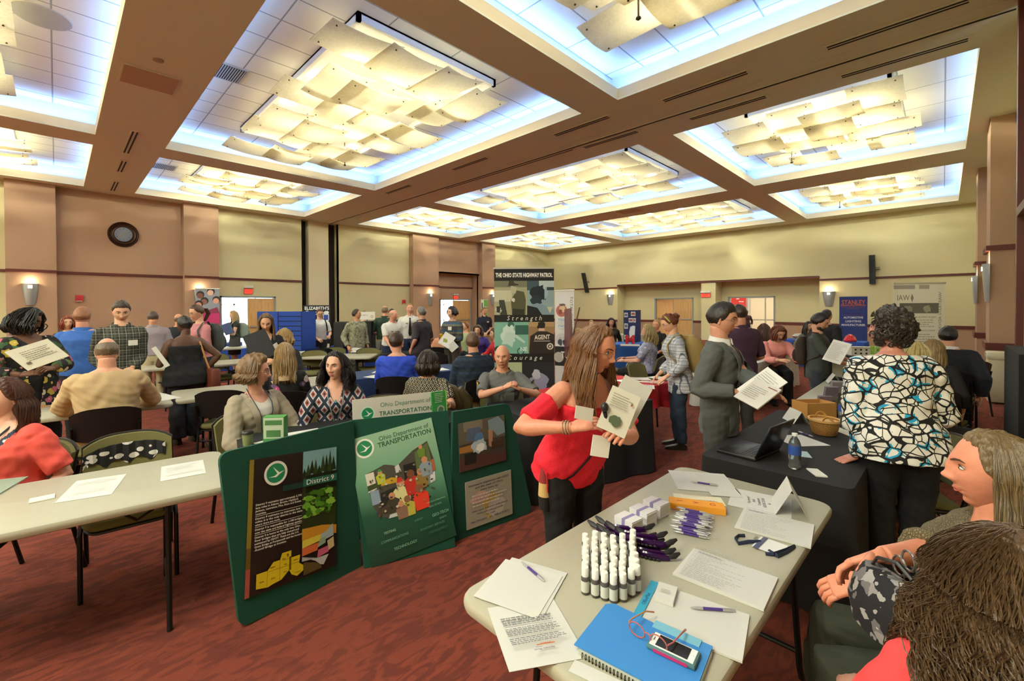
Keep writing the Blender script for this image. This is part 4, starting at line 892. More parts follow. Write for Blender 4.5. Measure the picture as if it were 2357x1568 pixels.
pp('bluetop', 'person in a royal blue top with cropped dark hair, seated with back turned', 914, 765, 5.9, 172, 'sit', sex='f', bulk=1.3, hyaw=25, skin='#d79c80', q=1, hair=dict(c='#3a2618', t=.014, back=-.075, rough=.004), top=dict(mat=cloth('#2c4ccc'), sleeve=1.6, neck=(.12, .04), inf=.018, loose=.05, fold=.006), bottom=blackt, aL=(-.14, .34, -.34), aR=(.14, .34, -.34))
pp('geowoman', 'woman with a dark bob in a black-and-cream diamond blouse, seated from behind', 985, 808, 4.65, 155, 'sit', sex='f', bulk=1.25, hyaw=-2, skin='#d8a083', q=1, hair=dict(c='#1c120f', c2='#3a2820', t=.018, L=.15, vol=.034, curl=.004, front=66), top=dict(mat=pat_diamond('#26221c', '#b5ab90', '#2a261f', 19.0, 'cream diamond lattice'), sleeve=.75, inf=.016, loose=.04), bottom=blackt, aL=(-.2, .3, -.3), aR=('p', 1030, 928, 4.15), pR=(.6, -.3, -.8))
pp('navyman', 'man in a dark navy shirt seated with his fist to his chin', 1088, 765, 5.8, -150, 'sit', sex='m', bulk=1.28, hyaw=25, lean=4, skin='#d4987c', q=1, hair=dict(c='#5a4030', t=.010), top=dict(mat=pat_stripes(['#1c2836', '#1c2836', '#203248'], 12.0, 'navy broad stripes'), sleeve=1.2, collar=1, inf=.018, loose=.05, fold=.006), bottom=khaki, aR=(.02, .22, -.10), aL=(-.1, .36, -.34), pR=(.5, .2, -.8))
pp('trooper', 'shaven-headed trooper in a grey uniform shirt, seated with clasped hands', 1156, 795, 4.7, 2, 'sit', sex='m', bulk=.98, lean=10, hyaw=8, hpitch=6, skin='#d6987c', q=2, hair=dict(c='#b98468', t=.0015, back=-.02, rough=0, bald=.07), top=dict(mat=cloth('#6a6b68', sc=500), sleeve=.85, collar=1, inf=.017, loose=.03, fold=.005), bottom=grey, aR=('p', 1160, 893, 4.4), aL=('p', 1196, 896, 4.4), pR=(.9, -.1, -.5), pL=(-.9, -.1, -.5), hd=(Vector((.8, .2, .5)), Vector((-.8, .2, .5))), curl=(.8, .8))
pp('stripehoodie', 'dark-haired teenager in a blue and grey striped hoodie holding papers', 1040, 707, 9.2, -35, sex='m', bulk=.98, hyaw=25, skin=FAIR, hair=dict(c='#1c1518', t=.022, rough=.006, L=.04, vol=.01, front=60, drape=False, core=False), top=dict(name='hoodie', mat=pat_stripes(['#34506a', '#4a4844', '#3a3a3c', '#6a6656'], 6.5, 'blue grey stripes'), sleeve=1.95, loose=.05, hem=-.10, inf=.018), bottom=dict(kind='trousers', mat=cloth('#5c5852')), **hold(-.30, .26))
pp('peach', 'man in a peach shirt seated behind the red table', 1022, 748, 10.0, 150, 'sit', sex='m', bulk=1.1, skin=RED, hair=dict(c='#7a5a44', t=.007), top=dict(mat=cloth('#d39a78'), sleeve=1.2))
pp('greenseat', 'seated man in a pale green shirt right of the striped hoodie', 1070, 741, 11.4, -60, 'sit', sex='m', skin=FAIR, hair=dict(c='#7a5034', t=.008), top=dict(mat=cloth('#a8bc8c'), sleeve=1.0))
pp('purpleseat', 'curly-haired woman in a purple top at the red table', 1100, 749, 10.6, -20, 'sit', sex='f', skin=FAIR, hair=dict(c='#3a261c', t=.016, L=.16, vol=.03, curl=.014), top=dict(mat=cloth('#4a3a94'), sleeve=1.3), lean=18, hpitch=10)
pp('redseat', 'person in a red sweater at the end of the red table', 1137, 757, 9.6, -70, 'sit', sex='f', skin=FAIR, hair=dict(c='#3a261c', t=.014, L=.1), top=dict(mat=cloth('#c42030'), sleeve=1.8), lean=10, aR=(.1, .4, -.3))
pp('navypolo', 'young woman in a navy polo shirt standing beside the green banner', 1115, 707, 13.2, 8, sex='f', hyaw=-25, hpitch=16, skin=FAIR, hair=dict(c='#7a5c3c', t=.008, tail=.14), top=dict(mat=cloth('#1c2538'), sleeve=.8, collar=1, hem=-.04), bottom=khaki, aL=(-.04, .18, -.42), aR=(.06, .18, -.42))
pp('redwoman', 'woman with long auburn hair and glasses in a red off-shoulder top, clutching leaflets', 1374, 752, 2.22, 42, sex='f', bulk=1.16, lean=17, hyaw=-22, hpitch=16, skin='#d68f74', q=2, glasses='#7a5a50', nose=1.1, lips='#b05a52',
   hair=dict(c='#5a3520', c2='#a5744a', t=.013, L=.37, vol=.034, curl=.011, front=70, hang=True, n=3200, th=.0013, seg=18, freq=8, clump=9, line=.088), top=dict(mat=cloth('#ee2038', sc=120, var=.15), sleeve=.80, off=.425, hem=-.10, inf=.014, loose=.02, fold=.006), bottom=dict(kind='trousers', mat=cloth('#111115')), aR=('p', 1318, 984, 1.98), aL=('p', 1425, 1010, 1.98), pR=(.9, -.5, -.35), pL=(-.8, -.2, -.6), hd=(Vector((.55, .5, .35)), Vector((-.75, .5, .25))), curl=(.75, .65))
# --- right half
pp('blondepeek', 'blond person seated beyond the auburn-haired woman, face just showing', 1331, 757, 8.3, -5, 'sit', sex='f', skin='#e3ac94', hair=dict(c='#c0a468', t=.016, L=.10, vol=.02, front=50), top=dict(mat=cloth('#28241f'), sleeve=1.2))
pp('fardark', 'far dark-haired woman seated along the back wall', 1407, 733, 13.0, 15, 'sit', sex='f', skin=TAN, hair=dict(c='#1c1210', t=.02, L=.2, vol=.03), top=dict(mat=cloth('#26221f'), sleeve=1.6))
pp('farblond', 'far light-haired person seated left of the dark-haired one at the back', 1361, 738, 13.4, 10, 'sit', sex='f', skin=FAIR, hair=dict(c='#9a7a50', t=.014, L=.1), top=dict(mat=cloth('#8a8276'), sleeve=1.2))
pp('lavender', 'blonde woman in a lavender flowered blouse seated at the blue table', 1491, 748, 8.0, -100, 'sit', sex='f', bulk=1.3, skin='#dca088', hair=dict(c='#a08452', c2='#c8b078', t=.016, L=.22, vol=.035, curl=.014), top=dict(mat=pat_floral('#9a9ab4', ['#c8c8d4', '#9a9ab4', '#7a78a0'], 30.0, 'lavender print', .4), sleeve=.8, loose=.04), bottom=blackt, aR=(.06, .40, -.26), aL=(-.12, .38, -.28))
pp('blackpolo', 'short-haired woman in a black polo with her hand to her mouth, far back', 1511, 736, 11.0, -20, sex='f', s=.97 if 0 else None, skin=RED, hair=dict(c='#a07c50', t=.014, rough=.005), top=dict(mat=cloth('#1e2226'), sleeve=.8, collar=1), bottom=blackt, aR=(.03, .14, -.03), aL=(-.14, .3, -.36)) if 0 else None
PEO['blackpolo'] = person('short-haired woman in a black polo with her hand to her mouth, far back', 1511, 737, 10.5, -20, 'sit', sex='f', s=1.06, skin=RED, hair=dict(c='#a07c50', t=.014, rough=.005), top=dict(mat=cloth('#1e2226'), sleeve=.8, collar=1), bottom=blackt, aR=(.03, .16, -.06), aL=(-.14, .3, -.36))
pp('plaidpack', 'red-haired woman in a white and blue plaid shirt, bending over the red table', 1541, 724, 5.45, -78, sex='f', hpitch=26, lean=7, skin=FAIR, q=1, glasses='#141414', hair=dict(c='#5a2c18', c2='#8a4a28', t=.014, bun=(0, -.115, .055, .036), back=-.055, rough=.006), top=dict(mat=pat_plaid('#c4c6cc', '#8a90a2', '#3c4258', 13.0, 'white blue plaid'), sleeve=1.75, collar=1, hem=-.22, inf=.018, loose=.06), bottom=dict(kind='trousers', mat=cloth('#27364a'), loose=.006), aR=(.14, .16, -.47), aL=('p', 1533, 868, 5.3), shoes='#231c18')
pp('suit', 'young man in a grey suit and burgundy tie reading papers', 1664, 699, 3.40, 76, sex='m', bulk=.80, hyaw=-4, hpitch=10, skin='#d79a80', q=2, glasses='#8a8078', hair=dict(c='#1c1412', c2='#33261f', t=.011, back=-.062, line=.056, toppuff=.5, rough=.0012, side=-.01), top=dict(name='suit_jacket', mat=cloth('#5b5e5c', sc=600), sleeve=1.9, hem=-.20, inf=.020, V=(.10, .062), loose=.03, fold=.005, collar=1, under=dict(mat=cloth('#e4e2de'), neck=None)), bottom=dict(kind='trousers', mat=cloth('#4a4c4a'), loose=.008), aR=('p', 1700, 903, 3.15), aL=('p', 1762, 912, 3.05), pR=(.25, -.6, -.7), pL=(-.8, -.2, -.6), curl=(.6, .6), hd=(Vector((.3, 1, .1)), Vector((-.3, 1, .1))), legs={-1: (-.10, .10), 1: (.10, -.02)})
pp('purplepolo', 'man in a dark purple polo shirt standing behind the suited man', 1700, 702, 5.5, -140, sex='m', bulk=1.15, hyaw=10, hpitch=14, skin='#d0947a', q=1, hair=dict(c='#33231c', t=.010), top=dict(mat=cloth('#43283f'), sleeve=.95, collar=1, loose=.04, hem=-.10), bottom=dict(kind='trousers', mat=cloth('#34342f')), aL=(-.1, .34, -.26), aR=(.20, .22, -.38))
pp('lobby', 'person in a dark jacket out in the lobby beyond the glazed doors', 1719, 714, 22.0, 10, sex='f', skin=FAIR, hair=dict(c='#7a6a58', t=.012), top=dict(mat=cloth('#4a2a30'), sleeve=1.8))
pp('brownback', 'woman with long brown hair seated with her back turned beyond the white cloth table', 1758, 746, 8.8, 185, 'sit', sex='f', skin=FAIR, hair=dict(c='#4a2c20', t=.014, L=.26, vol=.03), top=dict(mat=cloth('#1f1b22'), sleeve=1.5))
pp('pinkwriter', 'woman in a pink sweater bent over, writing at the white cloth table', 1792, 750, 7.9, 15, 'sit', sex='f', lean=26, hpitch=34, hyaw=-25, skin=FAIR, hair=dict(c='#5a2c1c', c2='#8a4a30', t=.014, L=.13, vol=.018, front=55, hang=True), top=dict(name='sweater', mat=cloth('#ee9a94'), sleeve=1.7, loose=.03), bottom=blackt, aL=(-.16, .36, -.20), aR=(.05, .40, -.22))
pp('dkhair', 'woman with long black hair seated against the back wall', 1862, 741, 11.0, 30, 'sit', sex='f', skin=TAN, hair=dict(c='#151012', t=.016, L=.26, vol=.03, front=50), top=dict(mat=cloth('#6a6458'), sleeve=1.2))
pp('beard', 'bearded young man in a grey-green T-shirt with a brown backpack, reading a sheet', 1888, 724, 6.1, 82, sex='m', hpitch=24, hyaw=-4, skin='#d39c80', q=1, hair=dict(c='#241814', t=.022, rough=.003, toppuff=.5, blobs=[(0, .040, -.088, .052, .046, .034), (.048, .02, -.075, .016, .03, .035), (-.048, .02, -.075, .016, .03, .035)]), top=dict(mat=cloth('#454b45'), sleeve=.85, loose=.05, hem=-.16), bottom=dict(kind='trousers', mat=cloth('#39404a')), aL=(-.10, .40, -.36), aR=(.08, .36, -.38), curl=(.5, .5))
pp('blackman', 'dark-haired man in a black jacket behind the bearded man', 1903, 713, 8.2, 140, sex='m', bulk=1.15, skin=TAN, hair=dict(c='#1c1614', t=.010), top=dict(name='jacket', mat=cloth('#18181a'), sleeve=1.9, inf=.022, loose=.05, hem=-.12), bottom=blackt)
pp('printjacket', 'dark curly-haired woman in a black, white and blue swirl print jacket, seen from behind', 2046, 716, 2.78, 205, sex='f', bulk=1.12, belly=.02, lean=8, hyaw=-42, hpitch=0, skin='#d08a76', q=2, hair=dict(c='#17120f', c2='#4a4038', t=.024, curls=330, cr=.017, spread=.022, rough=.010, back=-.085, ca=62, toppuff=.4), top=dict(name='jacket', mat=pat_cells(), sleeve=1.42, hem=-.14, inf=.022, loose=.13, fold=.007, cuff=.014), bottom=dict(kind='trousers', mat=cloth('#0f0f11'), loose=.012), aL=('w', *W(1982, 1046, .80)), aR=(.20, .20, -.44), pL=(-.8, -.2, .1), pR=(.35, -.5, -.7), hd=(Vector((-.75, -.1, -.30)), None), hn=(Vector((0, 0, 1)), None), curl=(.12, .4))
pp('blondelong', 'woman with long straight honey-blond hair seated beyond the swirl print jacket', 2148, 783, 4.9, 168, 'sit', sex='f', skin=FAIR, q=1, hair=dict(c='#7a6038', c2='#ac9060', t=.012, L=.34, vol=.02), top=dict(mat=cloth('#171417'), sleeve=1.6), bottom=blackt, s=.93)
pp('blondehid', 'pale blond hair of someone just beyond the shoulder of the swirl print jacket', 2108, 790, 4.2, 140, 'sit', sex='f', skin=FAIR, q=1, hair=dict(c='#b09a5c', c2='#d8c488', t=.014, L=.26, vol=.03, curl=.010), top=dict(mat=cloth('#28242a'), sleeve=1.5), bottom=blackt)
pp('blacksuit', 'man in a black suit with a white collar sitting by the right wall', 2183, 752, 6.1, 172, 'sit', sex='m', bulk=1.25, skin=TAN, q=1, hair=dict(c='#171213', t=.012), top=dict(name='suit_jacket', mat=cloth('#15161b'), sleeve=1.9, inf=.024, loose=.06, collar=1, collarmat=mat('#d8d6d0', .8), under=dict(mat=cloth('#e4e2de'))), bottom=blackt)
pp('profile', 'long-haired woman in profile in an open-knit beige sweater at the right edge', 2284, 998, 1.37, -76, 'sit', sex='f', bulk=1.12, hyaw=0, hpitch=0, skin='#dd8f72', q=2, nose=1.05, lips='#c26a5a', eyes='#3a4038', knees=.38, kneew=.13,
   hair=dict(c='#4f3a26', c2='#9c8258', t=.010, L=.40, vol=.026, curl=.007, front=80, n=3600, th=.0012, seg=18, line=.086, clump=7), top=dict(name='sweater', mat=pat_knit('#8a7c5e'), sleeve=1.25, hem=-.10, inf=.020, loose=.04, fold=.006), bottom=dict(kind='trousers', mat=cloth('#34382a'), loose=.012), aR=('p', 1945, 1300, 1.24), aL=('p', 1985, 1335, 1.40), pR=(.5, -.6, -.7), hd=(Vector((0, .9, -.6)), Vector((0, .9, -.6))), curl=(.6, .6))
pp('curly', 'woman with long curly brown hair and a coral top, bottom right corner', 2338, 1243, .97, 200, 'sit', sex='f', bulk=1.0, skin='#d69a80', q=2, faceless=True, hair=dict(c='#33241a', c2='#7d5f40', t=.030, L=.50, vol=.075, curl=.0085, front=40, n=3600, th=.0016, seg=38, freq=44, rough=.002, lmin=.6, clump=11), top=dict(mat=cloth('#e8484a'), sleeve=.6, inf=.018), bottom=dict(kind='trousers', mat=cloth('#222226')), aL=(-.26, .25, -.32), aR=(.22, .25, -.36))
# ------------------------------------------------------------------ wall fittings
Mmetal = mat('#aeb6bb', .35, .7); Mblack = mat('#141415', .5); Mexit = emis('#ff3a2a', 1.3)
def sconce(p, n, label, r=.17, hgt=.62):
    """p wall point (centre), n normal pointing into the room"""
    rz = math.atan2(n[1], n[0])-math.pi/2; t = thing('wall_sconce', label, 'wall lamp', p, rz, None)
    m = MB(); rg = []
    for k in range(9):
        z = hgt/2-hgt*k/8; w = r*(1-.42*(k/8)**1.6); d = .10*(1-.45*(k/8)**1.5); rg.append([(w*math.cos(a), d*math.sin(a)+.0, z) for a in np.linspace(0, math.pi, 11)]+[(-w, -.0, z), (w, -.0, z)][::1])
    m.loft(rg); m.build('shade', Mmetal, t)
    m = MB()
    for sx in (-.025, .025):
        for sz in (0, -.045): m.box((sx, .102, hgt/2-.07+sz), (.036, .006, .034))
    m.build('window', emis('#fff6e4', 5), t, False)
    l = light('sconce_lamp', 'POINT', (p[0]+n[0]*.09, p[1]+n[1]*.09, p[2]+hgt/2+.06), 7, (1, .78, .5)); l.data.shadow_soft_size = .04
    return t
def exitsign(p, n, label, wide=.30):
    rz = math.atan2(n[1], n[0])-math.pi/2; t = thing('exit_sign', label, 'exit sign', p, rz)
    MB().box((0, .03, 0), (wide, .05, .20), 0, .008).build('housing', mat('#c8433a', .5), t)
    MB().box((0, .05, .16), (wide+.02, .10, .09), 0, .01).build('emergency_lamp', mat('#cfcfcb', .5), t)
    fc_ = MB().box((0, .057, -.005), (wide-.03, .004, .16)).build('face', Mexit, t, False)
    text('EXIT', .125, mat('#b81414', .5), fc_, frame((0, .061, -.005), (-1, 0, 0), (0, 0, 1)), bold=.002)
nL, nB = (0, -1), (-1, 0)
def onL(u, v, off=0): p = AY(u, v, YL-off); return (p.x, p.y, p.z)
def onB(u, v, off=0): p = AX(u, v, XW-off); return (p.x, p.y, p.z)
sconce(onL(70, 678, .3), nL, 'leftmost wall sconce, on the brown pilaster at the left edge'); sconce(onL(459, 687, .3), nL, 'wall sconce on the pilaster behind the pink banner')
sconce(onL(990, 690, .35), nL, 'wall sconce left of the middle exit doorway'); sconce(onL(1133, 690, .35), nL, 'wall sconce half hidden by the highway patrol banner')
sconce(onB(1405, 690), nB, 'wall sconce on the far yellow wall left of the recess', .22); sconce(onB(1908, 688), nB, 'wall sconce on the far wall beside the blue banner', .22)
p = AY(2258, 652, -.62); sconce((13.42, -.62, p.z*0+AX(2258, 652, 13.42).z), (0, 1), 'large wall sconce on the near brown pilaster at the right', .22, .75); sconce((18.02, -.62, AX(2236, 668, 18.02).z), (0, 1), 'wall sconce on the farther brown pilaster at the right', .22, .75)
exitsign(onL(571, 671), nL, 'red exit sign over the bright left doorway'); exitsign((AY(1048, 685, YL+.5).x, YL+.5, AY(1048, 685, YL+.5).z), nL, 'red exit sign over the doorway in the brown alcove', .34)
exitsign(onB(1625, 680), nB, 'red exit sign on the column between the far doors', .45)
def alarm(p, n, label):
    rz = math.atan2(n[1], n[0])-math.pi/2; t = thing('fire_alarm', label, 'fire alarm', p, rz); MB().box((0, .03, 0), (.18, .06, .2), 0, .01).build('case', mat('#b8202a', .45), t); MB().box((0, .062, -.085), (.15, .006, .02)).build('strip', mat('#e3dcd4', .5), t, False)
alarm(onL(182, 687), nL, 'red fire alarm on the brown wall below the clock'); alarm(onL(929, 695), nL, 'red fire alarm on the yellow wall left of the brown pilaster')
# clock
cp = onL(284, 540); t = thing('wall_clock', 'round bronze wall clock with a blue-grey face on the brown wall', 'clock', (cp[0], YL+.02, cp[2]), math.pi)
def flatlathe(m, prof, n=40, sx=1, sz=1): m.loft([[(r*sx*math.cos(2*math.pi*k/n), y, r*sz*math.sin(2*math.pi*k/n)) for k in range(n)] for r, y in prof])
kx = abs(onL(248, 540)[0]-onL(321, 540)[0])/2; m = MB(); flatlathe(m, [(kx, 0), (kx*1.0, .04), (kx*.93, .07), (kx*.86, .05), (kx*.80, .075), (kx*.70, .05), (kx*.62, .06), (kx*.58, .04), (.001, .04)]); m.build('frame', mat('#3a2418', .35, .5), t)
m = MB(); flatlathe(m, [(kx*.57, .041), (kx*.57, .044), (.001, .044)]); m.build('dial', mat('#7d8796', .4), t)
for i, s_ in enumerate(['XII', 'I', 'II', 'III', 'IV', 'V', 'VI', 'VII', 'VIII', 'IX', 'X', 'XI']):
    a = R(30*i); text(s_, .055, mat('#23262c', .5), t, frame((-math.sin(a)*kx*.44, .0455, math.cos(a)*kx*.44), (-math.cos(a), 0, -math.sin(a)), (-math.sin(a), 0, math.cos(a))), 'numeral', .001)
for a, L, nm in ((R(58), .14, 'hour_hand'), (R(232), .20, 'minute_hand')): MB().tube([(0, .052, 0), (-math.sin(a)*L, .052, math.cos(a)*L)], [.009, .003], 5).build(nm, mat('#d0b45a', .3, .8), t)
# column loudspeakers
def bar_speaker(p, q, x, label):
    a, b = AX(*p, x), AX(*q, x); c = (a+b)/2; L = (a-b).length; t = thing('column_speaker', label, 'speaker', (c.x-.06, c.y, c.z)); d = (a-b).normalized()
    m = MB(); s_ = Vector((0, 1, 0)); m.loft([[c*0+d*(k*L/2)+s_*(i*.09)+Vector((j*.10-.06, 0, 0)) for i, j in ((-1, -1), (1, -1), (1, 1), (-1, 1))] for k in (-1, 1)]); m.build('cabinet', Mblack, t, False)
    MB().box((.03, -.16, .05), (.12, .12, .10)).build('bracket', mat('#8a8878', .6), t, False)
bar_speaker((1345, 629), (1354, 674), XW, 'slanted black column loudspeaker left of the far recess'); bar_speaker((2008, 588), (2009, 654), XW, 'upright black column loudspeaker on the far yellow wall')
# ------------------------------------------------------------------ doors and what lies beyond
def doorframe(name_n, along, x0, x1, y, dz, leafs, beyond):
    m = MB(); f = .06
    if along == 'x':
        m.bx(x0, x0+f, y-.03, y+.18, 0, dz); m.bx(x1-f, x1, y-.03, y+.18, 0, dz); m.bx(x0, x1, y-.03, y+.18, dz-f, dz)
    else:
        m.bx(y-.03, y+.18, x0, x0+f, 0, dz); m.bx(y-.03, y+.18, x1-f, x1, 0, dz); m.bx(y-.03, y+.18, x0, x1, dz-f, dz)
    struct(m, 'door_%d' % name_n, Mframe)
def leaf(px, py, w, rz, n, flip=1):
    t = thing('door_leaf', n, 'door', (px, py, 0), rz); m = MB(); m.bx(0, w, -.022, .022, .01, 2.12); pn_ = m.build('panel', Mdoor, t, False)
    m = MB(); m.bx(.08, w-.06, -.075*flip-.012, -.075*flip+.012, 1.00, 1.05); m.bx(.08, .16, -.075*flip, 0, .99, 1.07); m.bx(w-.2, w-.06, -.075*flip, 0, .99, 1.07); m.build('push_bar', Mmetal, pn_, False)
doorframe(1, 'x', D1[0], D1[1], YL, DZ, 0, 0); md = AY(570, 700, YL).x; leaf(md, YL+.03, D1[1]-md-.06, 0, 'closed wooden door leaf at the bright left doorway', 1)
doorframe(2, 'x', D2[0], D2[1], YL+.5, DZ, 0, 0); md = AY(1043, 700, YL+.5).x; leaf(md, YL+.53, D2[1]-md-.06, 0, 'closed wooden door leaf in the brown alcove', 1)
doorframe(3, 'y', E1[1], E1[0], RX, DZ, 0, 0); md = AX(1551, 700, RX).y; leaf(RX+.03, md, md-E1[1]-.06, R(-90), 'closed wooden door leaf in the far recess', 1); leaf(RX+.1, E1[0]-.08, .95, R(-38), 'half-open wooden door leaf in the far recess', 1)
doorframe(4, 'y', E2[1], E2[0], RX, DZ, 0, 0)
# glazed vestibule outside the left doors, window bars
for i, (x0, x1, y) in enumerate(((D1[0]-.6, D1[1]+.8, YL+2.3), (D2[0]-.4, D2[1]+.5, YL+2.6))):
    m = MB()
    for k in range(5): xx = x0+(x1-x0)*k/4; m.bx(xx-.03, xx+.03, y, y+.06, 0, 2.6)
    for zz in (.08, .95, 1.9, 2.6): m.bx(x0, x1, y, y+.06, zz-.03, zz+.03)
    struct(m, 'window_%d' % (i+1), mat('#c9ced2', .4))
m = MB(); m.bx(-6, 24, YL+.7, 27, -.005, .004); struct(m, 'floor', mat('#a9abaa', .5))
# lobby behind the far wall
w = MB(); w.bx(31, 31.1, -3, 16, 0, 3.2); w.bx(25.1, 31, -3, 16, 3.2, 3.3); w.bx(25.1, 31, -3.1, -3, 0, 3.2); w.bx(25.1, 31, 16, 16.1, 0, 3.2); struct(w, 'wall_lobby', mat('#d6cfae', .9))
light('lobby_lamp', 'AREA', (28, 5, 3.15), 420, (1, .93, .8), shape='RECTANGLE', size=4, size_y=12)
bp = AX(1702, 720, 30.9); t = thing('notice_board', 'red notice board with white slips in the lobby', 'notice board', (30.93, bp.y, 1.55)); MB().box((0, 0, 0), (.05, 1.1, 1.9)).build('frame', mat('#b9c0c4', .5), t, False); MB().box((-.03, 0, 0), (.01, .95, 1.7)).build('felt', mat('#c43a34', .8), t, False)
m = MB(); [m.box((-.037, random.uniform(-.38, .38), random.uniform(-.7, .7)), (.004, .16, .05)) for k in range(16)]; m.build('slips', mat('#e8e2da', .8), t, False)['kind'] = 'stuff'
gx = AX(1762, 730, 26.6); m = MB()
for yy in (-.85, .0, .85): m.box((0, yy, 1.1), (.06, .07, 2.2))
for zz in (.05, 1.0, 2.17): m.box((0, 0, zz), (.05, 1.7, .07))
o = m.build('glazed_screen', mat('#c9ccc4', .4), None, False, (26.6, gx.y, 0)); tag(o, 'metal-framed glazed screen seen through the far right doorway', 'window frame')
# ------------------------------------------------------------------ chairs
Mshell = mat('#1b1b1c', .42); Molive = cloth('#6f6a3e', sc=500, rough=.9); Mleg = mat('#111112', .35, .3)
def make_chair():
    t = thing('stacking_chair', 'chair', 'chair')
    # seat: olive pad over a black pan
    def pad(z0, z1, k, m, y0=-.16, y1=.30):
        n = 7; rg = []
        for i in range(n):
            f_ = i/(n-1); z = z0+(z1-z0)*f_; ins = .018*(2*abs(f_-.5))**3; w = .46*k-2*ins; pts = rrect(w, (y1-y0)*k-2*ins, .07, 4, 0, (y0+y1)/2); rg.append([(x, y, z-.010*math.cos(x*5)+.0*y-(.02*max(0, (y-.22)/.08)**2 if y > .22 else 0)) for x, y in pts])
        m.loft(rg)
    m = MB(); pad(.425, .475, 1.0, m); m.build('seat', Molive, t)
    m = MB(); pad(.400, .427, .97, m); m.build('seat_pan', Mshell, t)
    def back(off, th, zt, zb, wt, mt, nm):
        m = MB(); cols = 13; rg = []
        for i in range(cols):
            a = -1+2*i/(cols-1); x = a*wt/2; cur = .055*(a*a); rise = .055*(abs(a)**3.2); y = lambda z: -.185-.10*(z-.55)/.35+cur
            r_ = []
            zs = np.linspace(zb+rise*.7, zt-rise, 6)
            r_ += [(x, y(z)+off, z) for z in zs]; r_ += [(x, y(z)+off+th, z) for z in zs[::-1]]
            rg.append(r_)
        m.loft(rg); return m.build(nm, mt, t)
    back(-.006, .012, .86, .545, .50, Mshell, 'back_shell'); back(.006, .030, .85, .555, .485, Molive, 'backrest')
    for sx in (-1, 1):
        x = sx*.235
        MB().tube([(x, -.215, .70), (x, -.17, .55), (x, -.14, .44), (x, -.15, .40), (x, -.25, .0)], .0135, 8).build('leg', Mleg, t)
        MB().tube([(x, -.14, .42), (x, .20, .42), (x, .26, .39), (x, .28, .0)], .0135, 8).build('leg', Mleg, t)
    for y_, z_ in ((.10, .402), (-.17, .30)): MB().tube([(-.235, y_, z_), (.235, y_, z_)], .008, 6).build('crossbar', Mleg, t)
    return t
CH0 = make_chair(); _used = [False]
def chair_at(x, y, rz, label, group=None):
    if not _used[0]: _used[0] = True; o = CH0; o.location = (x, y, 0); o.rotation_euler = (0, 0, rz)
    else: o = copytree(CH0, (x, y, 0), rz)
    tag(o, label, 'chair', group); return o
def heading(p, face):
    c = Vector((-p[0], -p[1])).normalized(); r = Vector((-c.y, c.x)); d = c*math.cos(R(face))+r*math.sin(R(face)); return math.atan2(-d.x, d.y), d
def chair_px(u, v, d, face, label):           # (u, v): middle of the back's top edge
    p = RD(u, v, d); rz, dr = heading(p, face); chair_at(p.x+dr.x*.25, p.y+dr.y*.25, rz, label, 'black and olive stacking chairs')
def chair_for(k, label, dy=-.0):
    r = PEO[k]['root']; rz = r.rotation_euler.z; d = Vector((-math.sin(rz), math.cos(rz))); chair_at(r.location.x+d.x*dy, r.location.y+d.y*dy, rz, label, 'black and olive stacking chairs')
for k, lb in (('tanman', 'black-backed chair under the man in the tan sweater'), ('blazer', 'chair under the woman in the taupe blazer'), ('diamondwoman', 'chair under the woman in the diamond print blouse'), ('blondefloral', 'chair under the long-haired blonde in black flowers'),
              ('bluetop', 'chair under the person in the royal blue top'), ('geowoman', 'chair under the woman in the cream lattice blouse'), ('navyman', 'chair under the man in the dark navy shirt'), ('trooper', 'olive-backed chair under the trooper'),
              ('coral', 'chair under the woman in the coral cardigan'), ('lavender', 'black-backed chair under the blonde in the lavender blouse'), ('blondelong', 'chair under the long-haired blonde by the right wall'), ('blacksuit', 'chair under the man in the black suit'),
              ('profile', 'chair under the woman in profile at the right edge'), ('curly', 'chair under the curly-haired woman in the corner'), ('pinkwriter', 'chair under the woman in the pink sweater'), ('brownback', 'chair under the brown-haired woman with her back turned'),
              ('purpleseat', 'chair under the curly-haired woman in purple'), ('peach', 'chair under the man in the peach shirt'), ('dkhair', 'chair under the black-haired woman at the back wall'), ('blondepeek', 'chair under the blond person with the face just showing'),
              ('darkseated', 'chair under the seated woman in black behind the folder woman')): chair_for(k, lb)
chair_px(297, 997, 3.15, 0, 'empty olive-backed chair tucked under the left table, scarf over its back')
chair_px(505, 899, 4.75, 165, 'empty black-backed chair left of the woman in the blazer')
chair_px(675, 888, 4.95, 170, 'empty black-backed chair between the blazer and diamond print women')
chair_px(885, 906, 4.45, 5, 'empty olive-backed chair behind the transportation sign')
chair_px(388, 822, 8.2, 20, 'empty chair beyond the table behind the plaid shirt'); chair_px(492, 808, 8.6, 10, 'empty olive chair left of the bright doorway girl')
chair_px(742, 797, 9.6, 200, 'black-backed chair before the blue display boards'); chair_px(722, 808, 9.2, 10, 'olive chair behind the table with name cards, left one'); chair_px(768, 799, 9.9, 10, 'olive chair behind the table with name cards, middle one'); chair_px(846, 795, 9.7, 10, 'olive chair behind the table with name cards, beside the soldier')
chair_px(1455, 800, 6.9, 60, 'empty chair with its olive seat showing, left of the plaid shirt woman'); chair_px(1528, 800, 8.2, -150, 'black chair behind the plaid shirt woman')
chair_px(2208, 993, 2.95, -62, 'empty olive-backed chair behind the woman in the swirl print jacket')
chair_px(2240, 862, 6.9, -150, 'empty black chair by the right wall pilaster'); chair_px(1385, 775, 9.4, 20, 'tan-backed chair near the red table at the back')
chair_px(1000, 780, 8.6, 160, 'chair with its back to the red table far behind')
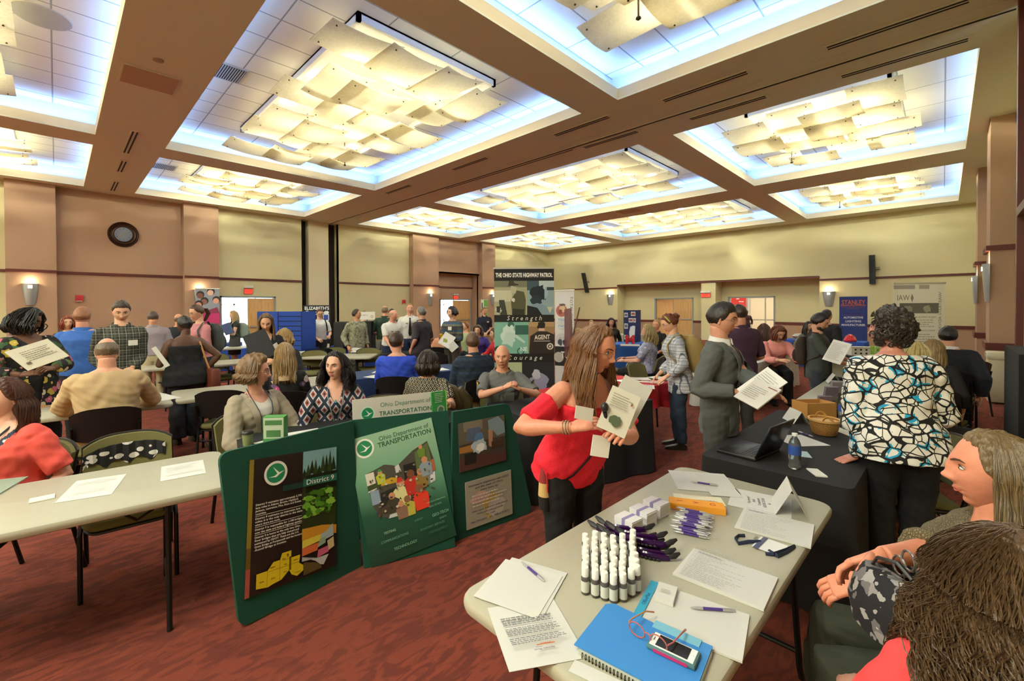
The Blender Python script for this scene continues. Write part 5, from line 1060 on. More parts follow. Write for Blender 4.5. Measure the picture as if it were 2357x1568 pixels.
# ------------------------------------------------------------------ tables
Mplastic = mat('#aeaa96', .45); Msteel = mat('#1c1c1d', .4, .4)
def make_table(L=1.83, Wd=.76):
    t = thing('folding_table', 'table', 'table'); m = MB(); rg = []
    for z, ins in ((.695, .012), (.700, .004), (.715, .0), (.728, .001), (.737, .006), (.741, .016)): rg.append([(x, y, z) for x, y in rrect(L-2*ins, Wd-2*ins, .075-ins*.5, 6)])
    m.loft(rg); m.build('tabletop', Mplastic, t)
    for sx in (-1, 1):
        x = sx*(L/2-.32)
        for sy in (-1, 1): MB().tube([(x, sy*.26, .69), (x, sy*.30, .05), (x+0*sx*.03, sy*.31, .0)], .0135, 8).build('leg', Msteel, t)
        m = MB(); m.tube([(x, -.295, .12), (x, .295, .12)], .011, 8); m.tube([(x, -.27, .60), (x, .27, .60)], .009, 6); m.build('crossbar', Msteel, t)
        MB().tube([(x, 0, .60), (x-sx*.14, 0, .52), (x-sx*.34, 0, .69)], .009, 6).build('folding_brace', Msteel, t)
    return t
TB0 = make_table(); _tu = [False]
def table_at(x, y, rz, label, L=None):
    if not _tu[0]: _tu[0] = True; o = TB0; o.location = (x, y, 0); o.rotation_euler = (0, 0, rz)
    else: o = copytree(TB0, (x, y, 0), rz)
    return tag(o, label, 'table', 'cream plastic folding tables')
TA = R(-1.0)
NT = table_at(1.895, .765, TA, 'large cream folding table in the right foreground covered with papers and giveaways')
LT = table_at(-.13, 3.24, R(-7), 'long cream folding table at the left holding only a few papers')
table_at(.00, 6.02, R(-4), 'cream table in front of the man in the tan sweater')
table_at(1.87, 5.98, R(-5), 'cream table beyond the black-backed chair, before the tank top woman')
table_at(1.95, 9.25, R(-8), 'cream table farther back between the tank top woman and the doorway')
table_at(.9, 8.6, R(-8), 'cream table behind the man in the plaid shirt') if 0 else None
table_at(4.15, 8.82, R(-44), 'cream table with two white name cards, before the soldier')
table_at(6.55, .70, R(0), 'cream table beyond the baskets, partly hidden by the swirl print jacket')
table_at(3.1, 12.6, R(-6), 'distant cream table by the pink banner')
def tablecloth(x, y, rz, L, Wd, c, label, drop=.735, rough=.9, folds=.010, seed=0, name='tablecloth', z=.748, uneven=0, mt=None):
    rs = random.Random(seed); m = MB(); per = rrect(L+.02, Wd+.02, .05, 3); pts = []
    n = len(per)
    for i in range(n):
        a, b = Vector(per[i]), Vector(per[(i+1) % n]); k = max(1, int((b-a).length/.045)); pts += [a.lerp(b, j/k) for j in range(k)]
    ph = rs.uniform(0, 6); rings = []; s_ = 0; arc = []
    for i, p in enumerate(pts): arc.append(s_); s_ += (pts[(i+1) % len(pts)]-p).length
    for k in range(9):
        f_ = k/8; row = []
        for i, p in enumerate(pts):
            nn = Vector((p.x/(L/2), p.y/(Wd/2))); nn = Vector((math.copysign(1, p.x) if abs(nn.x) > abs(nn.y) else 0, math.copysign(1, p.y) if abs(nn.y) >= abs(nn.x) else 0)) if max(abs(nn.x), abs(nn.y)) > 0 else nn
            cor = min(1, max(0, 1-(abs(abs(p.x)-L/2)+abs(abs(p.y)-Wd/2))/.25)); wv = math.sin(arc[i]*17+ph+math.sin(arc[i]*3)*2)*folds*f_**.7*1.4+cor*.05*f_+.012*f_
            dz = drop*(1+uneven*math.sin(arc[i]*5+ph)); row.append((p.x+nn.x*wv, p.y+nn.y*wv, z-min(dz, z-.004)*f_-.004*(k > 0)))
        rings.append(row)
    m.loft([[(px_*.90, py_*.90, z+.0005) for px_, py_, _ in rings[0]]]+rings, caps=False); nn_ = len(pts)
    m.add([(px_*.90, py_*.90, z+.0005) for px_, py_, _ in rings[0]], [tuple(range(nn_))])
    o = m.build(name, mt or cloth(c, rough=rough, sc=400), None, True, (x, y, 0), rz); return tag(o, label, 'tablecloth')
u0 = (math.cos(R(-7)), math.sin(R(-7)))
OD = (1.86, 3.33); tablecloth(*OD, R(-7), 1.83, .70, '#1b1b1d', 'black tablecloth on the transportation table behind the green display', seed=1)
BT = (4.00, .70); tablecloth(*BT, R(-1), 1.86, .76, '#1d1c1d', 'black tablecloth on the table with the laptop and baskets', seed=2)
tablecloth(3.86, 2.66, R(-14), 1.6, .74, '#1b1a1c', 'black tablecloth on the trooper\'s table behind the woman in red', seed=3)
tablecloth(3.95, 5.75, R(-12), 1.9, .76, '#223a63', 'navy blue tablecloth beside the person in royal blue', seed=4)
tablecloth(4.88, 2.88, R(-4), 1.80, .76, '#c8202c', 'bright red cloth with a short drop on the table beside the plaid shirt woman', drop=.30, folds=.02, seed=5, uneven=.12)
p = W(947, 812, .74); tablecloth(p.x, p.y, R(-44), 1.25, .66, '#1a1a1c', 'black tablecloth under the water pitchers', seed=6)
p = W(1070, 795, .74); tablecloth(p.x-.05, p.y+.2, R(-44), 1.45, .70, '#d0242a', 'red tablecloth far behind beside the striped hoodie', seed=7); p = W(1195, 792, .74); tablecloth(p.x+.25, p.y+.1, R(-44), 1.2, .70, '#c8242a', 'red tablecloth running behind the highway patrol banner', seed=17)
tablecloth(8.95, 2.60, R(-1), 1.83, .80, '#d9d6cc', 'white crumpled tablecloth on the near half of the long exhibit table', seed=8, folds=.03); tablecloth(10.9, 2.62, R(-1), 1.83, .80, '#dedad0', 'white tablecloth on the far half of the long exhibit table', seed=9, folds=.02)
p = W(1893, 784, .74); tablecloth(p.x, p.y, R(90), 1.9, .76, '#2450b0', 'royal blue tablecloth in front of the automotive lighting banner', seed=10)
p = W(665, 800, .74); tablecloth(p.x-.1, p.y+.1, R(-40), 1.75, .70, '#2348a8', 'blue tablecloth under the blue display boards', seed=11); p = W(480, 792, .74); tablecloth(p.x, p.y, R(-20), 1.6, .70, '#1f4ba8', 'blue tablecloth in front of the pink banner', seed=12)
p = W(810, 796, .74); tablecloth(p.x+.1, p.y-.05, R(-44), 1.2, .66, '#20409c', 'blue tablecloth behind the soldier', seed=13)
p = W(1455, 790, .74); tablecloth(p.x, p.y, R(-30), 1.5, .76, '#2a62b8', 'blue tablecloth in front of the blonde in lavender', seed=14); p = W(1440, 770, .74); tablecloth(p.x, p.y, R(-44), 2.6, .8, '#a3a08c', 'grey-beige tablecloth under the navy picture board', seed=15)
tablecloth(8.5, .72, 0, 1.7, .70, '#141415', 'black tablecloth under the white boxes beyond the cream table', seed=16)
# ------------------------------------------------------------------ printed matter: layered flat shapes on a real sheet
def rp(u, v, P0, n):
    d = Vector(ray(u, v)); c = Vector((0, 0, CH)); t = (Vector(P0)-c).dot(n)/d.dot(n); return c+d*t
class Pic:
    def __init__(s, M4, w, h, parent=None, base='#ffffff', th=.004, rough=.5):
        s.M, s.w, s.h, s.p = M4, w, h, parent; s.m = MB(); s.m.T = M4; s.ml = []; s.k = 0; s.base = base; s.rough = rough
        s.c(base); s.m.box((0, 0, -th/2), (w, h, th))
    def c(s, col):
        mm = mat(col, s.rough) if isinstance(col, str) else col
        if mm not in s.ml: s.ml.append(mm)
        s.m.m = s.ml.index(mm)
    def poly(s, col, pts, lift=None):
        s.k += 1; s.c(col); z = .0004+.00012*s.k if lift is None else lift; pts = [((x-.5)*s.w, (y-.5)*s.h) for x, y in pts]
        a = sum(pts[i][0]*pts[(i+1) % len(pts)][1]-pts[(i+1) % len(pts)][0]*pts[i][1] for i in range(len(pts)))
        if a < 0: pts = pts[::-1]
        s.m.add([(x, y, z) for x, y in pts], [tuple(range(len(pts)))]); return s
    def rect(s, col, x0, y0, x1, y1): return s.poly(col, [(x0, y0), (x1, y0), (x1, y1), (x0, y1)])
    def disc(s, col, x, y, r, n=28, sy=None):
        ry = r*s.w/s.h if sy is None else sy
        return s.poly(col, [(x+r*math.cos(2*math.pi*i/n), y+ry*math.sin(2*math.pi*i/n)) for i in range(n)])
    def blob(s, col, x, y, rx, ry, seed=0, n=18, j=.25):
        r_ = random.Random(seed); return s.poly(col, [(x+rx*(1+r_.uniform(-j, j))*math.cos(2*math.pi*i/n), y+ry*(1+r_.uniform(-j, j))*math.sin(2*math.pi*i/n)) for i in range(n)])
    def text(s, t, size, col, x, y, align='CENTER', sx=1.0, rot=0, fw=None, **k):
        if fw: k['fw'] = fw*(s.w if abs(math.cos(R(rot))) > .7 else s.h)
        s.k += 1; z = .0006+.00012*s.k
        M = s.M @ Matrix.Translation(((x-.5)*s.w, (y-.5)*s.h, z)) @ Matrix.Rotation(R(rot), 4, 'Z'); text(t, size*s.h, mat(col, s.rough), s, M, 'lettering', .0002, align, sx, **k); return s
    def lines(s, col, x0, x1, y0, y1, n, seed=0, h=.35, rag=.3):     # rows of tiny illegible print
        r_ = random.Random(seed)
        for i in range(n):
            y = y1-(y1-y0)*(i+.5)/n; x = x0; hh = (y1-y0)/n*h
            end = x1-(x1-x0)*r_.uniform(0, rag)
            while x < end-.01:
                w_ = min(r_.uniform(.02, .07), end-x); s.rect(col, x, y-hh/2, x+w_, y+hh/2); x += w_+.012
        return s
    def build(s, name='sheet'): s.obj = s.m.build(name, s.ml, s.p, False); return s.obj
def odot_logo(P, x, y, r, ring='#e8e8e2'):
    P.disc(ring, x, y, r, 32); P.disc('#1f8a5c', x, y, r*.80, 32); ky = P.w/P.h
    q = lambda a, b: (x+a*r, y+b*r*ky)
    P.poly('#f2f2ee', [q(-.62, -.28), q(-.1, -.22), q(.12, -.06), q(-.28, .55), q(.28, .02), q(.72, .12), q(.30, -.14), q(.05, -.34)])
# ---- green folding display standing on the floor against the black table
Mfelt = cloth('#0c4a38', rough=.95, sc=900)
bot = [W(542, 1440), W(838, 1308), W(1046, 1258), W(1211, 1172)]; tp_ = [W(508, 1046, .945), W(803, 968, .945), W(1030, 945, .945), W(1182, 930, .945)]
gd = thing('display_board', 'dark green felt three-panel display board standing on the carpet', 'display board', (0, 0, 0))
def gpanel(a, b, c, d, rl, rr_):            # bottom-left, bottom-right, top-right, top-left
    X = (b-a); Y = (d-a); n = X.cross(Y).normalized(); w = (X.length+(c-d).length)/2; h = (Y.length+(c-b).length)/2; o = (a+b+c+d)/4
    M4 = frame(o, (b-a)+(c-d), (d-a)+(c-b)); m = MB(); m.T = M4; pts = []
    inv = M4.inverted(); P4 = [inv @ p for p in (a, b, c, d)]; r = .07
    def corner(p, q0_, q1_, rad):
        if not rad: return [(p.x, p.y)]
        e0 = (q0_-p).normalized()*rad; e1 = (q1_-p).normalized()*rad; return [((p+e0)*(1-t)**2+p*2*t*(1-t)+(p+e1)*t*t)[:2] for t in (0, .25, .5, .75, 1)]
    pts = corner(P4[0], P4[3], P4[1], rl) + corner(P4[1], P4[0], P4[2], rr_) + corner(P4[2], P4[1], P4[3], rr_) + corner(P4[3], P4[2], P4[0], rl)
    m.loft([[(x, y, z) for x, y in pts] for z in (-.014, -.010, .010, .014)][:4]); m.build('panel', Mfelt, gd, True); return M4
GP = [gpanel(bot[0], bot[1], tp_[1], tp_[0], .06, 0), gpanel(bot[1], bot[2], tp_[2], tp_[1], 0, 0), gpanel(bot[2], bot[3], tp_[3], tp_[2], 0, .06)]
def onpanel(k, tl, tr, br, bl, off=.022):
    M = GP[k]; n = M.col[2].xyz; P0 = M.translation+n*off; q = [rp(*p, P0, n) for p in (tl, tr, br, bl)]
    o = sum(q, Vector())/4; M4 = frame(o, (q[1]-q[0])+(q[2]-q[3]), (q[0]-q[3])+(q[1]-q[2])); return M4, ((q[1]-q[0]).length+(q[2]-q[3]).length)/2, ((q[0]-q[3]).length+(q[1]-q[2]).length)/2
Rr = random.Random
# poster 1: District 9
M4, w, h = onpanel(0, (555, 1070), (760, 1027), (786, 1300), (583, 1365)); t = thing('poster', 'black District 9 poster with a yellow county map on the left green panel', 'poster'); P = Pic(M4, w, h, t, '#241c19', .01, .3)
P.rect('#8c7a2c', 0, .35, .045, 1).rect('#6a5420', 0, .2, .045, .35).rect('#a8564a', 0, 0, .045, .2)
P.rect('#7fb0b8', .58, .80, 1, 1).rect('#2d3a1c', .58, .35, 1, .80)
for i in range(9):
    x = .60+.045*i; y = .79+.01*(i % 3); hh = .07+.09*((i*5) % 4)/4+.05*(i > 4); P.poly('#2c4420' if i % 2 else '#1c2c18', [(x-.035, y), (x+.035, y), (x, min(.995, y+hh))])
P.rect('#171d12', .62, .66, 1, .80)
r_ = Rr(3)
for i in range(46): P.blob(r_.choice(['#4f8c28', '#6aa834', '#3c6f20', '#2f5a1c', '#83bb44']), r_.uniform(.62, .93), r_.uniform(.47, .66), r_.uniform(.02, .06), r_.uniform(.012, .03), i)
P.poly('#c98f2c', [(.58, .28), (1, .26), (1, .34), (.82, .37), (.58, .38)]); P.poly('#1a1615', [(.58, 0), (1, 0), (1, .27), (.58, .29)])
P.rect('#2a6a58', .58, .715, 1, .775).rect('#1f3c36', .35, .715, .58, .76); P.text('District 9', .058, '#f4f4f0', .79, .745, fw=.34)
odot_logo(P, .27, .87, .125)
tx = ['District 9 maintains approximately 2,795', 'lane miles in Adams, Brown, Highland,', 'Jackson, Lawrence, Pike, Ross and Scioto', 'counties.', None, 'District 9 maintains no interstate lane', 'miles; it is the only district in the state', 'where there are none.', None, 'District 9 is responsible for 1,188 bridges', 'over the state and federal highway system.', None, 'District 9 is home to the only two Ohio', 'River bridges that are fully owned and', 'maintained by ODOT. These are the U.S.', 'Grant Bridge at Portsmouth and the Ironton', '-Russell Bridge at Ironton.']
y = .655
for s_ in tx:
    if s_ is None: P.rect('#e6e2da', .07, y+.005, .57, y+.008); y -= .012
    else: P.text(s_, .0205, '#e6e2da', .07, y, 'LEFT', fw=.505*min(1, len(s_)/41), bold=.0002); y -= .0225
P.poly('#d8c022', [(.10, .045), (.10, .15), (.21, .15), (.27, .20), (.34, .20), (.36, .245), (.46, .245), (.46, .19), (.56, .19), (.55, .13), (.60, .10), (.60, .06), (.53, .035), (.47, .06), (.44, .10), (.36, .05), (.27, .04), (.22, .03)])
for a in (((.21, .15), (.21, .03)), ((.34, .20), (.34, .05)), ((.46, .20), (.44, .10)), ((.21, .14), (.55, .14)), ((.36, .19), (.46, .19))):
    (x0, y0), (x1, y1) = a; P.rect('#6a5c10', min(x0, x1)-.0015, min(y0, y1)-.001, max(x0, x1)+.0015, max(y0, y1)+.001)
P.text('9', .038, '#1c1a10', .42, .215)
for s_, x, y in (('Ross', .38, .20), ('Highland', .26, .165), ('Pike', .40, .155), ('Jackson', .51, .165), ('Brown', .155, .085), ('Adams', .27, .085), ('Scioto', .40, .10), ('Lawrence', .54, .065)): P.text(s_, .013, '#2a260f', x, y)
for c, pts in (('#d8c84a', [(.58, .23), (.80, .25), (.80, .30), (.58, .29)]), ('#cf6a3c', [(.58, .17), (.76, .18), (.78, .24), (.58, .23)]), ('#9fb3bd', [(.80, .24), (.96, .26), (.95, .36), (.86, .31), (.80, .30)]), ('#8aa890', [(.76, .20), (.86, .22), (.86, .27), (.79, .26)]), ('#c4607c', [(.76, .12), (.90, .14), (.90, .19), (.77, .18)]), ('#c8b98c', [(.90, .15), (.97, .17), (.96, .25), (.88, .23)]), ('#b6bcc0', [(.58, .13), (.76, .12), (.90, .12), (.84, .05), (.80, .06), (.74, .10), (.58, .165)])): P.poly(c, pts)
P.poly('#5a4c28', [(.60, .02), (.82, .03), (.80, .06), (.74, .09), (.60, .12)]); P.build('print')
# poster 2: collage
M4, w, h = onpanel(1, (812, 1003), (1007, 967), (1036, 1228), (843, 1327)); t = thing('poster', 'tall mint green transportation poster with a photo collage on the middle green panel', 'poster')
def gradmat(stops, axis=1, rough=.35, sc=1.0):
    a = NM('printed tint', rough); sep = a.t.nodes.new('ShaderNodeSeparateXYZ'); mp = a.co('Generated'); a.t.links.new(mp, sep.inputs[0]); return a.done(a.ramp(sep.outputs[axis], stops))
P = Pic(M4, w, h, t, gradmat([(0, '#16382c'), (.35, '#1f5440'), (.62, '#6fa888'), (1, '#9cc4a6')], 2), .01, .35)
odot_logo(P, .17, .905, .105, '#eef0ea'); P.text('Ohio Department of', .050, '#2f6a50', .64, .945, fw=.60); P.text('TRANSPORTATION', .056, '#2a6048', .64, .895, fw=.64, bold=.0006)
ohio = lambda x, y: (.12+.80*x, .30+.52*y)
out = [(0, .78), (.12, .80), (.28, .84), (.38, .80), (.45, .76), (.52, .80), (.72, .92), (.96, 1.0), (1.0, .70), (.98, .50), (.92, .40), (.80, .28), (.70, .22), (.62, .02), (.55, .10), (.45, .0), (.35, .02), (.2, .04), (.08, .12), (.02, .3)]
P.poly('#4b4a44', [ohio(*q) for q in out]); r_ = Rr(11)
for c, pts in (('#dcd8cc', [(0, .5), (.12, .52), (.12, .78), (0, .78)]), ('#8aa0b8', [(.02, .3), (.14, .3), (.14, .5), (.02, .52)]), ('#3c4a2c', [(.0, .52), (.25, .55), (.28, .62), (.0, .6)]), ('#c9a02c', [(.18, .54), (.42, .52), (.44, .58), (.34, .62), (.20, .60)]), ('#232527', [(.12, .22), (.38, .28), (.38, .46), (.16, .44)]), ('#c8ccd0', [(.42, .66), (.50, .66), (.48, .78), (.42, .76)]), ('#1b1d22', [(.52, .40), (.70, .42), (.72, .74), (.54, .74)]), ('#5c6e48', [(.72, .60), (.96, .66), (.96, .98), (.74, .88)]), ('#7f8a86', [(.74, .30), (.96, .36), (.98, .62), (.76, .58)]), ('#d8dcde', [(.88, .34), (.96, .36), (.98, .50), (.90, .48)]), ('#b0643c', [(.92, .5), (1, .52), (1, .7), (.93, .68)]), ('#4a3c34', [(.08, .12), (.34, .14), (.34, .26), (.08, .22)]), ('#c8cccc', [(.20, .04), (.46, .02), (.44, .12), (.24, .12)]), ('#9a9c98', [(.36, .2), (.52, .22), (.52, .5), (.40, .52)])): P.poly(c, [ohio(*q) for q in pts])
def fig(x, y, s_, shirt, skin='#c8906c', hat=None):
    q = lambda a, b: ohio(x+a*s_, y+b*s_); P.poly(shirt, [q(-.10, -.16), (q(.10, -.16)), q(.12, .06), q(.05, .12), q(-.05, .12), q(-.12, .06)]); P.disc(skin, *q(0, .16), .024*s_*2, 12)
    if hat: P.poly(hat, [q(-.05, .17), q(.05, .17), q(.03, .24), q(-.03, .24)])
fig(.20, .66, .55, '#b8c43a', hat='#2f9a4a'); fig(.45, .34, 1.0, '#d8d49c', hat='#c83a34'); fig(.62, .42, 1.0, '#c0322c', '#7a4a34'); fig(.76, .44, .8, '#94783c'); fig(.70, .16, 1.0, '#e0402c', '#8a5a40'); fig(.30, .22, .8, '#3e3a30'); fig(.50, .10, .8, '#b8b048', '#8a5c44'); fig(.40, .08, .7, '#8a6a58'); fig(.86, .60, .8, '#8c9ca8'); fig(.84, .86, .5, '#6a8a3c')
for i in range(60): q = ohio(r_.uniform(.05, .92), r_.uniform(.12, .74)); P.blob(r_.choice(['#2a2a28', '#8a8478', '#5a4a3c', '#c8c0ac', '#445038', '#384450']), q[0], q[1], r_.uniform(.006, .018), r_.uniform(.004, .012), i)
for s_, x, y, z_, c in (('TESTING', .26, .225, .026, '#a7cdb4'), ('SURVEY', .60, .235, .022, '#5f9a80'), ('GEO-TECH', .86, .225, .032, '#8fc0a4'), ('COMMUNICATIONS', .30, .165, .026, '#6fa88c'), ('REAL ESTATE', .82, .30, .020, '#7fb498'), ('ROADWAY SERVICES', .74, .15, .024, '#5c947c'), ('TECHNOLOGY', .40, .085, .030, '#8cc0a2'), ('MANAGEMENT', .80, .105, .026, '#3f7460'), ('AVIATION OPERATIONS', .84, .335, .016, '#8fc0a4'), ('SAFETY', .88, .185, .02, '#7fb498')): P.text(s_, z_, c, x, y, sx=.95)
P.build('print')
# poster 3: welding photo; poster 4: employment notice
M4, w, h = onpanel(2, (1051, 977), (1157, 956), (1169, 1058), (1063, 1087)); t = thing('framed_photo', 'photo of a welder with a bright spark on the upper right green panel', 'photo'); P = Pic(M4, w, h, t, '#4c463e', .01, .3)
P.rect('#6a6456', 0, .55, 1, 1).rect('#8a8478', .1, .8, .5, 1).poly('#5f6f8c', [(.15, .6), (.45, .58), (.45, .85), (.18, .86)]).poly('#a87a40', [(0, .38), (.42, .36), (.45, .52), (0, .5)]).poly('#5a3c38', [(0, 0), (1, 0), (1, .22), (0, .28)]).poly('#8aa0ac', [(.62, .95), (.85, 1), (.98, .85), (1, .62), (.82, .58), (.72, .72), (.64, .62)]).poly('#b48a70', [(.62, .75), (.72, .72), (.70, .36), (.62, .40)]).rect('#4a3a30', .68, .32, .95, .48).blob('#5c86b4', .42, .62, .10, .12, 3).blob('#b8cad8', .42, .45, .16, .15, 4).blob('#f6f8fa', .43, .42, .09, .09, 5).rect('#2c2826', .10, .12, .34, .34); P.build('print')
M4, w, h = onpanel(2, (1068, 1113), (1172, 1083), (1184, 1181), (1078, 1220)); t = thing('notice', 'pale laminated employment notice on the lower right green panel', 'notice'); P = Pic(M4, w, h, t, '#a8a596', .006, .2)
P.blob('#c0a860', .52, .38, .16, .28, 2).blob('#bcb8b0', .62, .3, .2, .2, 5).blob('#c8a8a0', .3, .6, .2, .12, 6)
for s_, y in (('Interested in employment with ODOT', .90), ('and the state of Ohio?', .83), ('Learn more by:', .76)): P.text(s_, .062, '#3c4a70', .5, y, fw=min(.88, .88*len(s_)/32))
for s_, y in (('Visit your District website at', .34), ('www.odot.ohio.gov/jobs', .27), ('or call', .20), ('740-773-2691   or   888-819-8501', .12)): P.text(s_, .052, '#4c5468', .5, y, fw=min(.84, .84*len(s_)/32))
P.lines('#d8d6cc', .12, .9, .42, .70, 4, 2); P.build('print')
# white name sign on the black table
def zsheet(tl, tr, br, bl, d0, d1=None):
    q = [RD(*p, d) for p, d in zip((tl, tr, br, bl), (d0, d1 or d0, d1 or d0, d0))]; o = sum(q, Vector())/4; return frame(o, (q[1]-q[0])+(q[2]-q[3]), (q[0]-q[3])+(q[1]-q[2])), ((q[1]-q[0]).length+(q[2]-q[3]).length)/2, ((q[0]-q[3]).length+(q[1]-q[2]).length)/2
def upright(tl, tr, zb, zt, X=None):       # vertical sheet whose lower corners lie under the two given top pixels, top at zt
    a, b = W(*tl, zt), W(*tr, zt); a.z = b.z = 0; o = (a+b)/2; o.z = (zb+zt)/2; return frame(o, b-a, (0, 0, 1)), (b-a).length, zt-zb
a, b = W(812, 988, .75), W(1022, 960, .75); M4 = frame((a+b)/2+Vector((0, 0, .115)), b-a, (0, .12, 1)); t = thing('name_sign', 'white Ohio Department of Transportation sign standing behind the green board', 'sign'); w = (b-a).length; h = .24
P = Pic(M4, w, h, t, '#d4cfc6', .008); odot_logo(P, .15, .48, .075, '#cfe0d4'); P.text('Ohio Department of', .22, '#5f8a74', .56, .72, fw=.56); P.text('TRANSPORTATION', .22, '#2c6e50', .56, .42, fw=.58, bold=.0004); P.build('print')
a, b = W(994, 966, .745), W(1026, 960, .745); t = thing('brochure', 'green brochure with a globe at the right end of the white transportation sign', 'brochure'); P = Pic(frame((a+b)/2+Vector((0, -.01, .115)), b-a, (0, .1, 1)), (b-a).length*1.05, .25, t, '#3c9a4c', .012); P.lines('#d4e4c8', .2, .8, .6, .95, 6, 3); P.disc('#b8bcb4', .55, .35, .26).disc('#5a7a5c', .55, .35, .18); P.rect('#a4d84c', .93, 0, 1, 1); P.build('print')
# ---- roll-up banners
def banner(key, tl, tr, dep0, dep1, zb, label, base, mt=None, stand='floor', t=None):
    a, b = RD(*tl, dep0), RD(*tr, dep1); zt = (a.z+b.z)/2; o = (a+b)/2; o.z = (zt+zb)/2; a2, b2 = Vector((a.x, a.y, 0)), Vector((b.x, b.y, 0)); w = (b2-a2).length; h = zt-zb
    M4 = frame(o, b2-a2, (0, 0, 1)); t = thing(key, label, 'banner'); P = Pic(M4, w, h, t, mt or base, .004, .6)
    m = MB(); m.T = M4; m.box((0, h/2, 0), (w+.02, .022, .022)); m.build('top_bar', mat('#c8c6be', .4, .5), t, False)
    m = MB(); m.T = M4; m.box((0, -h/2+.04-.04, 0), (w+.03, .08, .09)); m.box((0, -h/2-.02, 0), (w*.3, .04, .34)); m.build('base', mat('#55565a', .4, .6), t, False)
    m = MB(); m.T = M4; m.tube([(0, -h/2, -.03), (0, h/2, -.02)], .010, 6); m.build('pole', mat('#9a9c98', .4, .6), t); return P, w, h
P, w, h = banner('rollup_banner', (1137, 616), (1275, 619), 6.2, 6.2, .06, 'tall black highway patrol roll-up banner with four photo panels', '#161513'); r_ = Rr(5)
P.text('THE OHIO STATE HIGHWAY PATROL', .036, '#f2f0ea', .5, .955, fw=.95, bold=.003)
def tint(c): return c
P.rect('#a8a684', 0, .705, .55, .92); P.rect('#7d7c60', 0, .88, .55, .92).rect('#c8c6a8', .0, .79, .30, .86).poly('#55563c', [(.30, .705), (.52, .705), (.53, .80), (.50, .85), (.38, .86), (.28, .80)]).poly('#b9b79a', [(.28, .845), (.36, .84), (.38, .88), (.28, .89)]).poly('#3a3c2c', [(.20, .885), (.42, .893), (.40, .90), (.34, .905), (.32, .925), (.25, .92), (.235, .89)]).poly('#2f3126', [(.30, .705), (.50, .705), (.50, .74), (.31, .745)]).poly('#3c3e30', [(.10, .705), (.22, .705), (.17, .80), (.08, .80)]).blob('#d8d8c8', .32, .80, .03, .012, 3).blob('#d0ceb4', .07, .735, .05, .02, 2).poly('#2c2f26', [(.04, .72), (.10, .72), (.10, .76), (.04, .76)])
P.rect('#8ea6a8', .55, .705, 1, .92).rect('#3e565c', .55, .86, .75, .92).rect('#b8c8c8', .75, .86, 1, .92).blob('#1b292c', .74, .84, .13, .055, 4).blob('#22343a', .70, .80, .11, .03, 8).poly('#9cb6bc', [(.84, .80), (.90, .83), (.90, .88), (.84, .88)]).poly('#7e98a4', [(.56, .76), (.72, .78), (1, .74), (1, .705), (.56, .705)]).poly('#16191c', [(.55, .705), (.80, .705), (.72, .75), (.55, .765)]).poly('#c8c4a4', [(.88, .755), (.98, .755), (.93, .715)]).rect('#2a3c44', .88, .86, 1, .88)
P.text('Strength', .040, '#f0eee6', .5, .683, spacing=1.7, shear=.25, fw=.58)
P.rect('#7fb8a4', 0, .46, .57, .66).blob('#cfe4da', .24, .58, .12, .06, 6).poly('#c0dcd0', [(.12, .52), (.20, .60), (.34, .59), (.52, .535), (.50, .525), (.34, .565), (.30, .50), (.22, .52)]).blob('#3c6a5e', .28, .645, .06, .018, 9).blob('#d6e8e0', .29, .625, .035, .016, 12).blob('#2c5248', .10, .49, .10, .02, 3).disc('#24463e', .44, .475, .06, 16).disc('#7fb8a4', .44, .475, .045, 16).rect('#34665a', .35, .58, .57, .64).text('NE', .035, '#e0f0e8', .49, .487, bold=.002)
P.rect('#9c7c58', .57, .46, 1, .66).rect('#b4946c', .57, .63, 1, .66).poly('#2a221e', [(.58, .46), (1, .46), (1, .58), (.88, .60), (.72, .60), (.60, .57)]).blob('#1a1816', .78, .635, .065, .03, 5).rect('#d8b49c', .74, .603, .84, .62).text('AGENT', .040, '#e8e0d4', .80, .562, bold=.002, rot=2, fw=.26).rect('#c8c0b4', .66, .537, .93, .541).disc('#d8d2c8', .93, .505, .055, 20).disc('#2a221e', .93, .505, .035, 20).disc('#d8d2c8', .93, .505, .02, 12)
P.text('Courage', .040, '#f0eee6', .5, .433, spacing=1.7, shear=.25, fw=.58)
P.rect('#b8c49c', 0, .20, .46, .405).rect('#5c7a4c', .1, .22, .4, .34).rect('#22262c', .46, .20, 1, .405).blob('#9a9cb8', .75, .28, .16, .06, 7).blob('#c4c4cc', .70, .33, .08, .03, 8); P.text('Service', .040, '#f0eee6', .5, .17, spacing=1.7, shear=.25, fw=.58); P.build('print')
P, w, h = banner('feather_banner', (1277, 668), (1321, 668), 8.2, 8.0, .05, 'white TOTAL QUALITY LOGISTICS banner beside the highway patrol banner', '#dcdad6'); P.text('TOTAL QUALITY LOGISTICS', .036, '#4a4a4c', .86, .66, rot=-90, fw=.56)
P.disc('#b8685c', .36, .81, .30).blob('#d8b890', .40, .83, .16, .03, 3).blob('#8a4a40', .28, .80, .10, .025, 5).blob('#6a5a58', .4, .865, .16, .012, 2); P.text('YOUR', .035, '#3f8ec0', .38, .725, bold=.0012, fw=.42).text('POTENTIAL', .022, '#a8b0b4', .38, .697, fw=.5).text('STARTS', .03, '#5ca0c8', .38, .668, bold=.001, fw=.42).text('HERE', .02, '#a8b0b4', .38, .64, fw=.25)
P.disc('#c8ccd0', .36, .545, .32).blob('#3a4454', .28, .52, .12, .03, 3).blob('#28303c', .52, .52, .10, .03, 4).disc('#caa088', .28, .56, .05, 10).disc('#caa088', .5, .56, .05, 10); P.rect('#141416', 0, .30, 1, .48).disc('#b8b4ac', .2, .38, .26).text('TQL', .085, '#f0eee8', .62, .40, bold=.003, fw=.6); P.build('print')
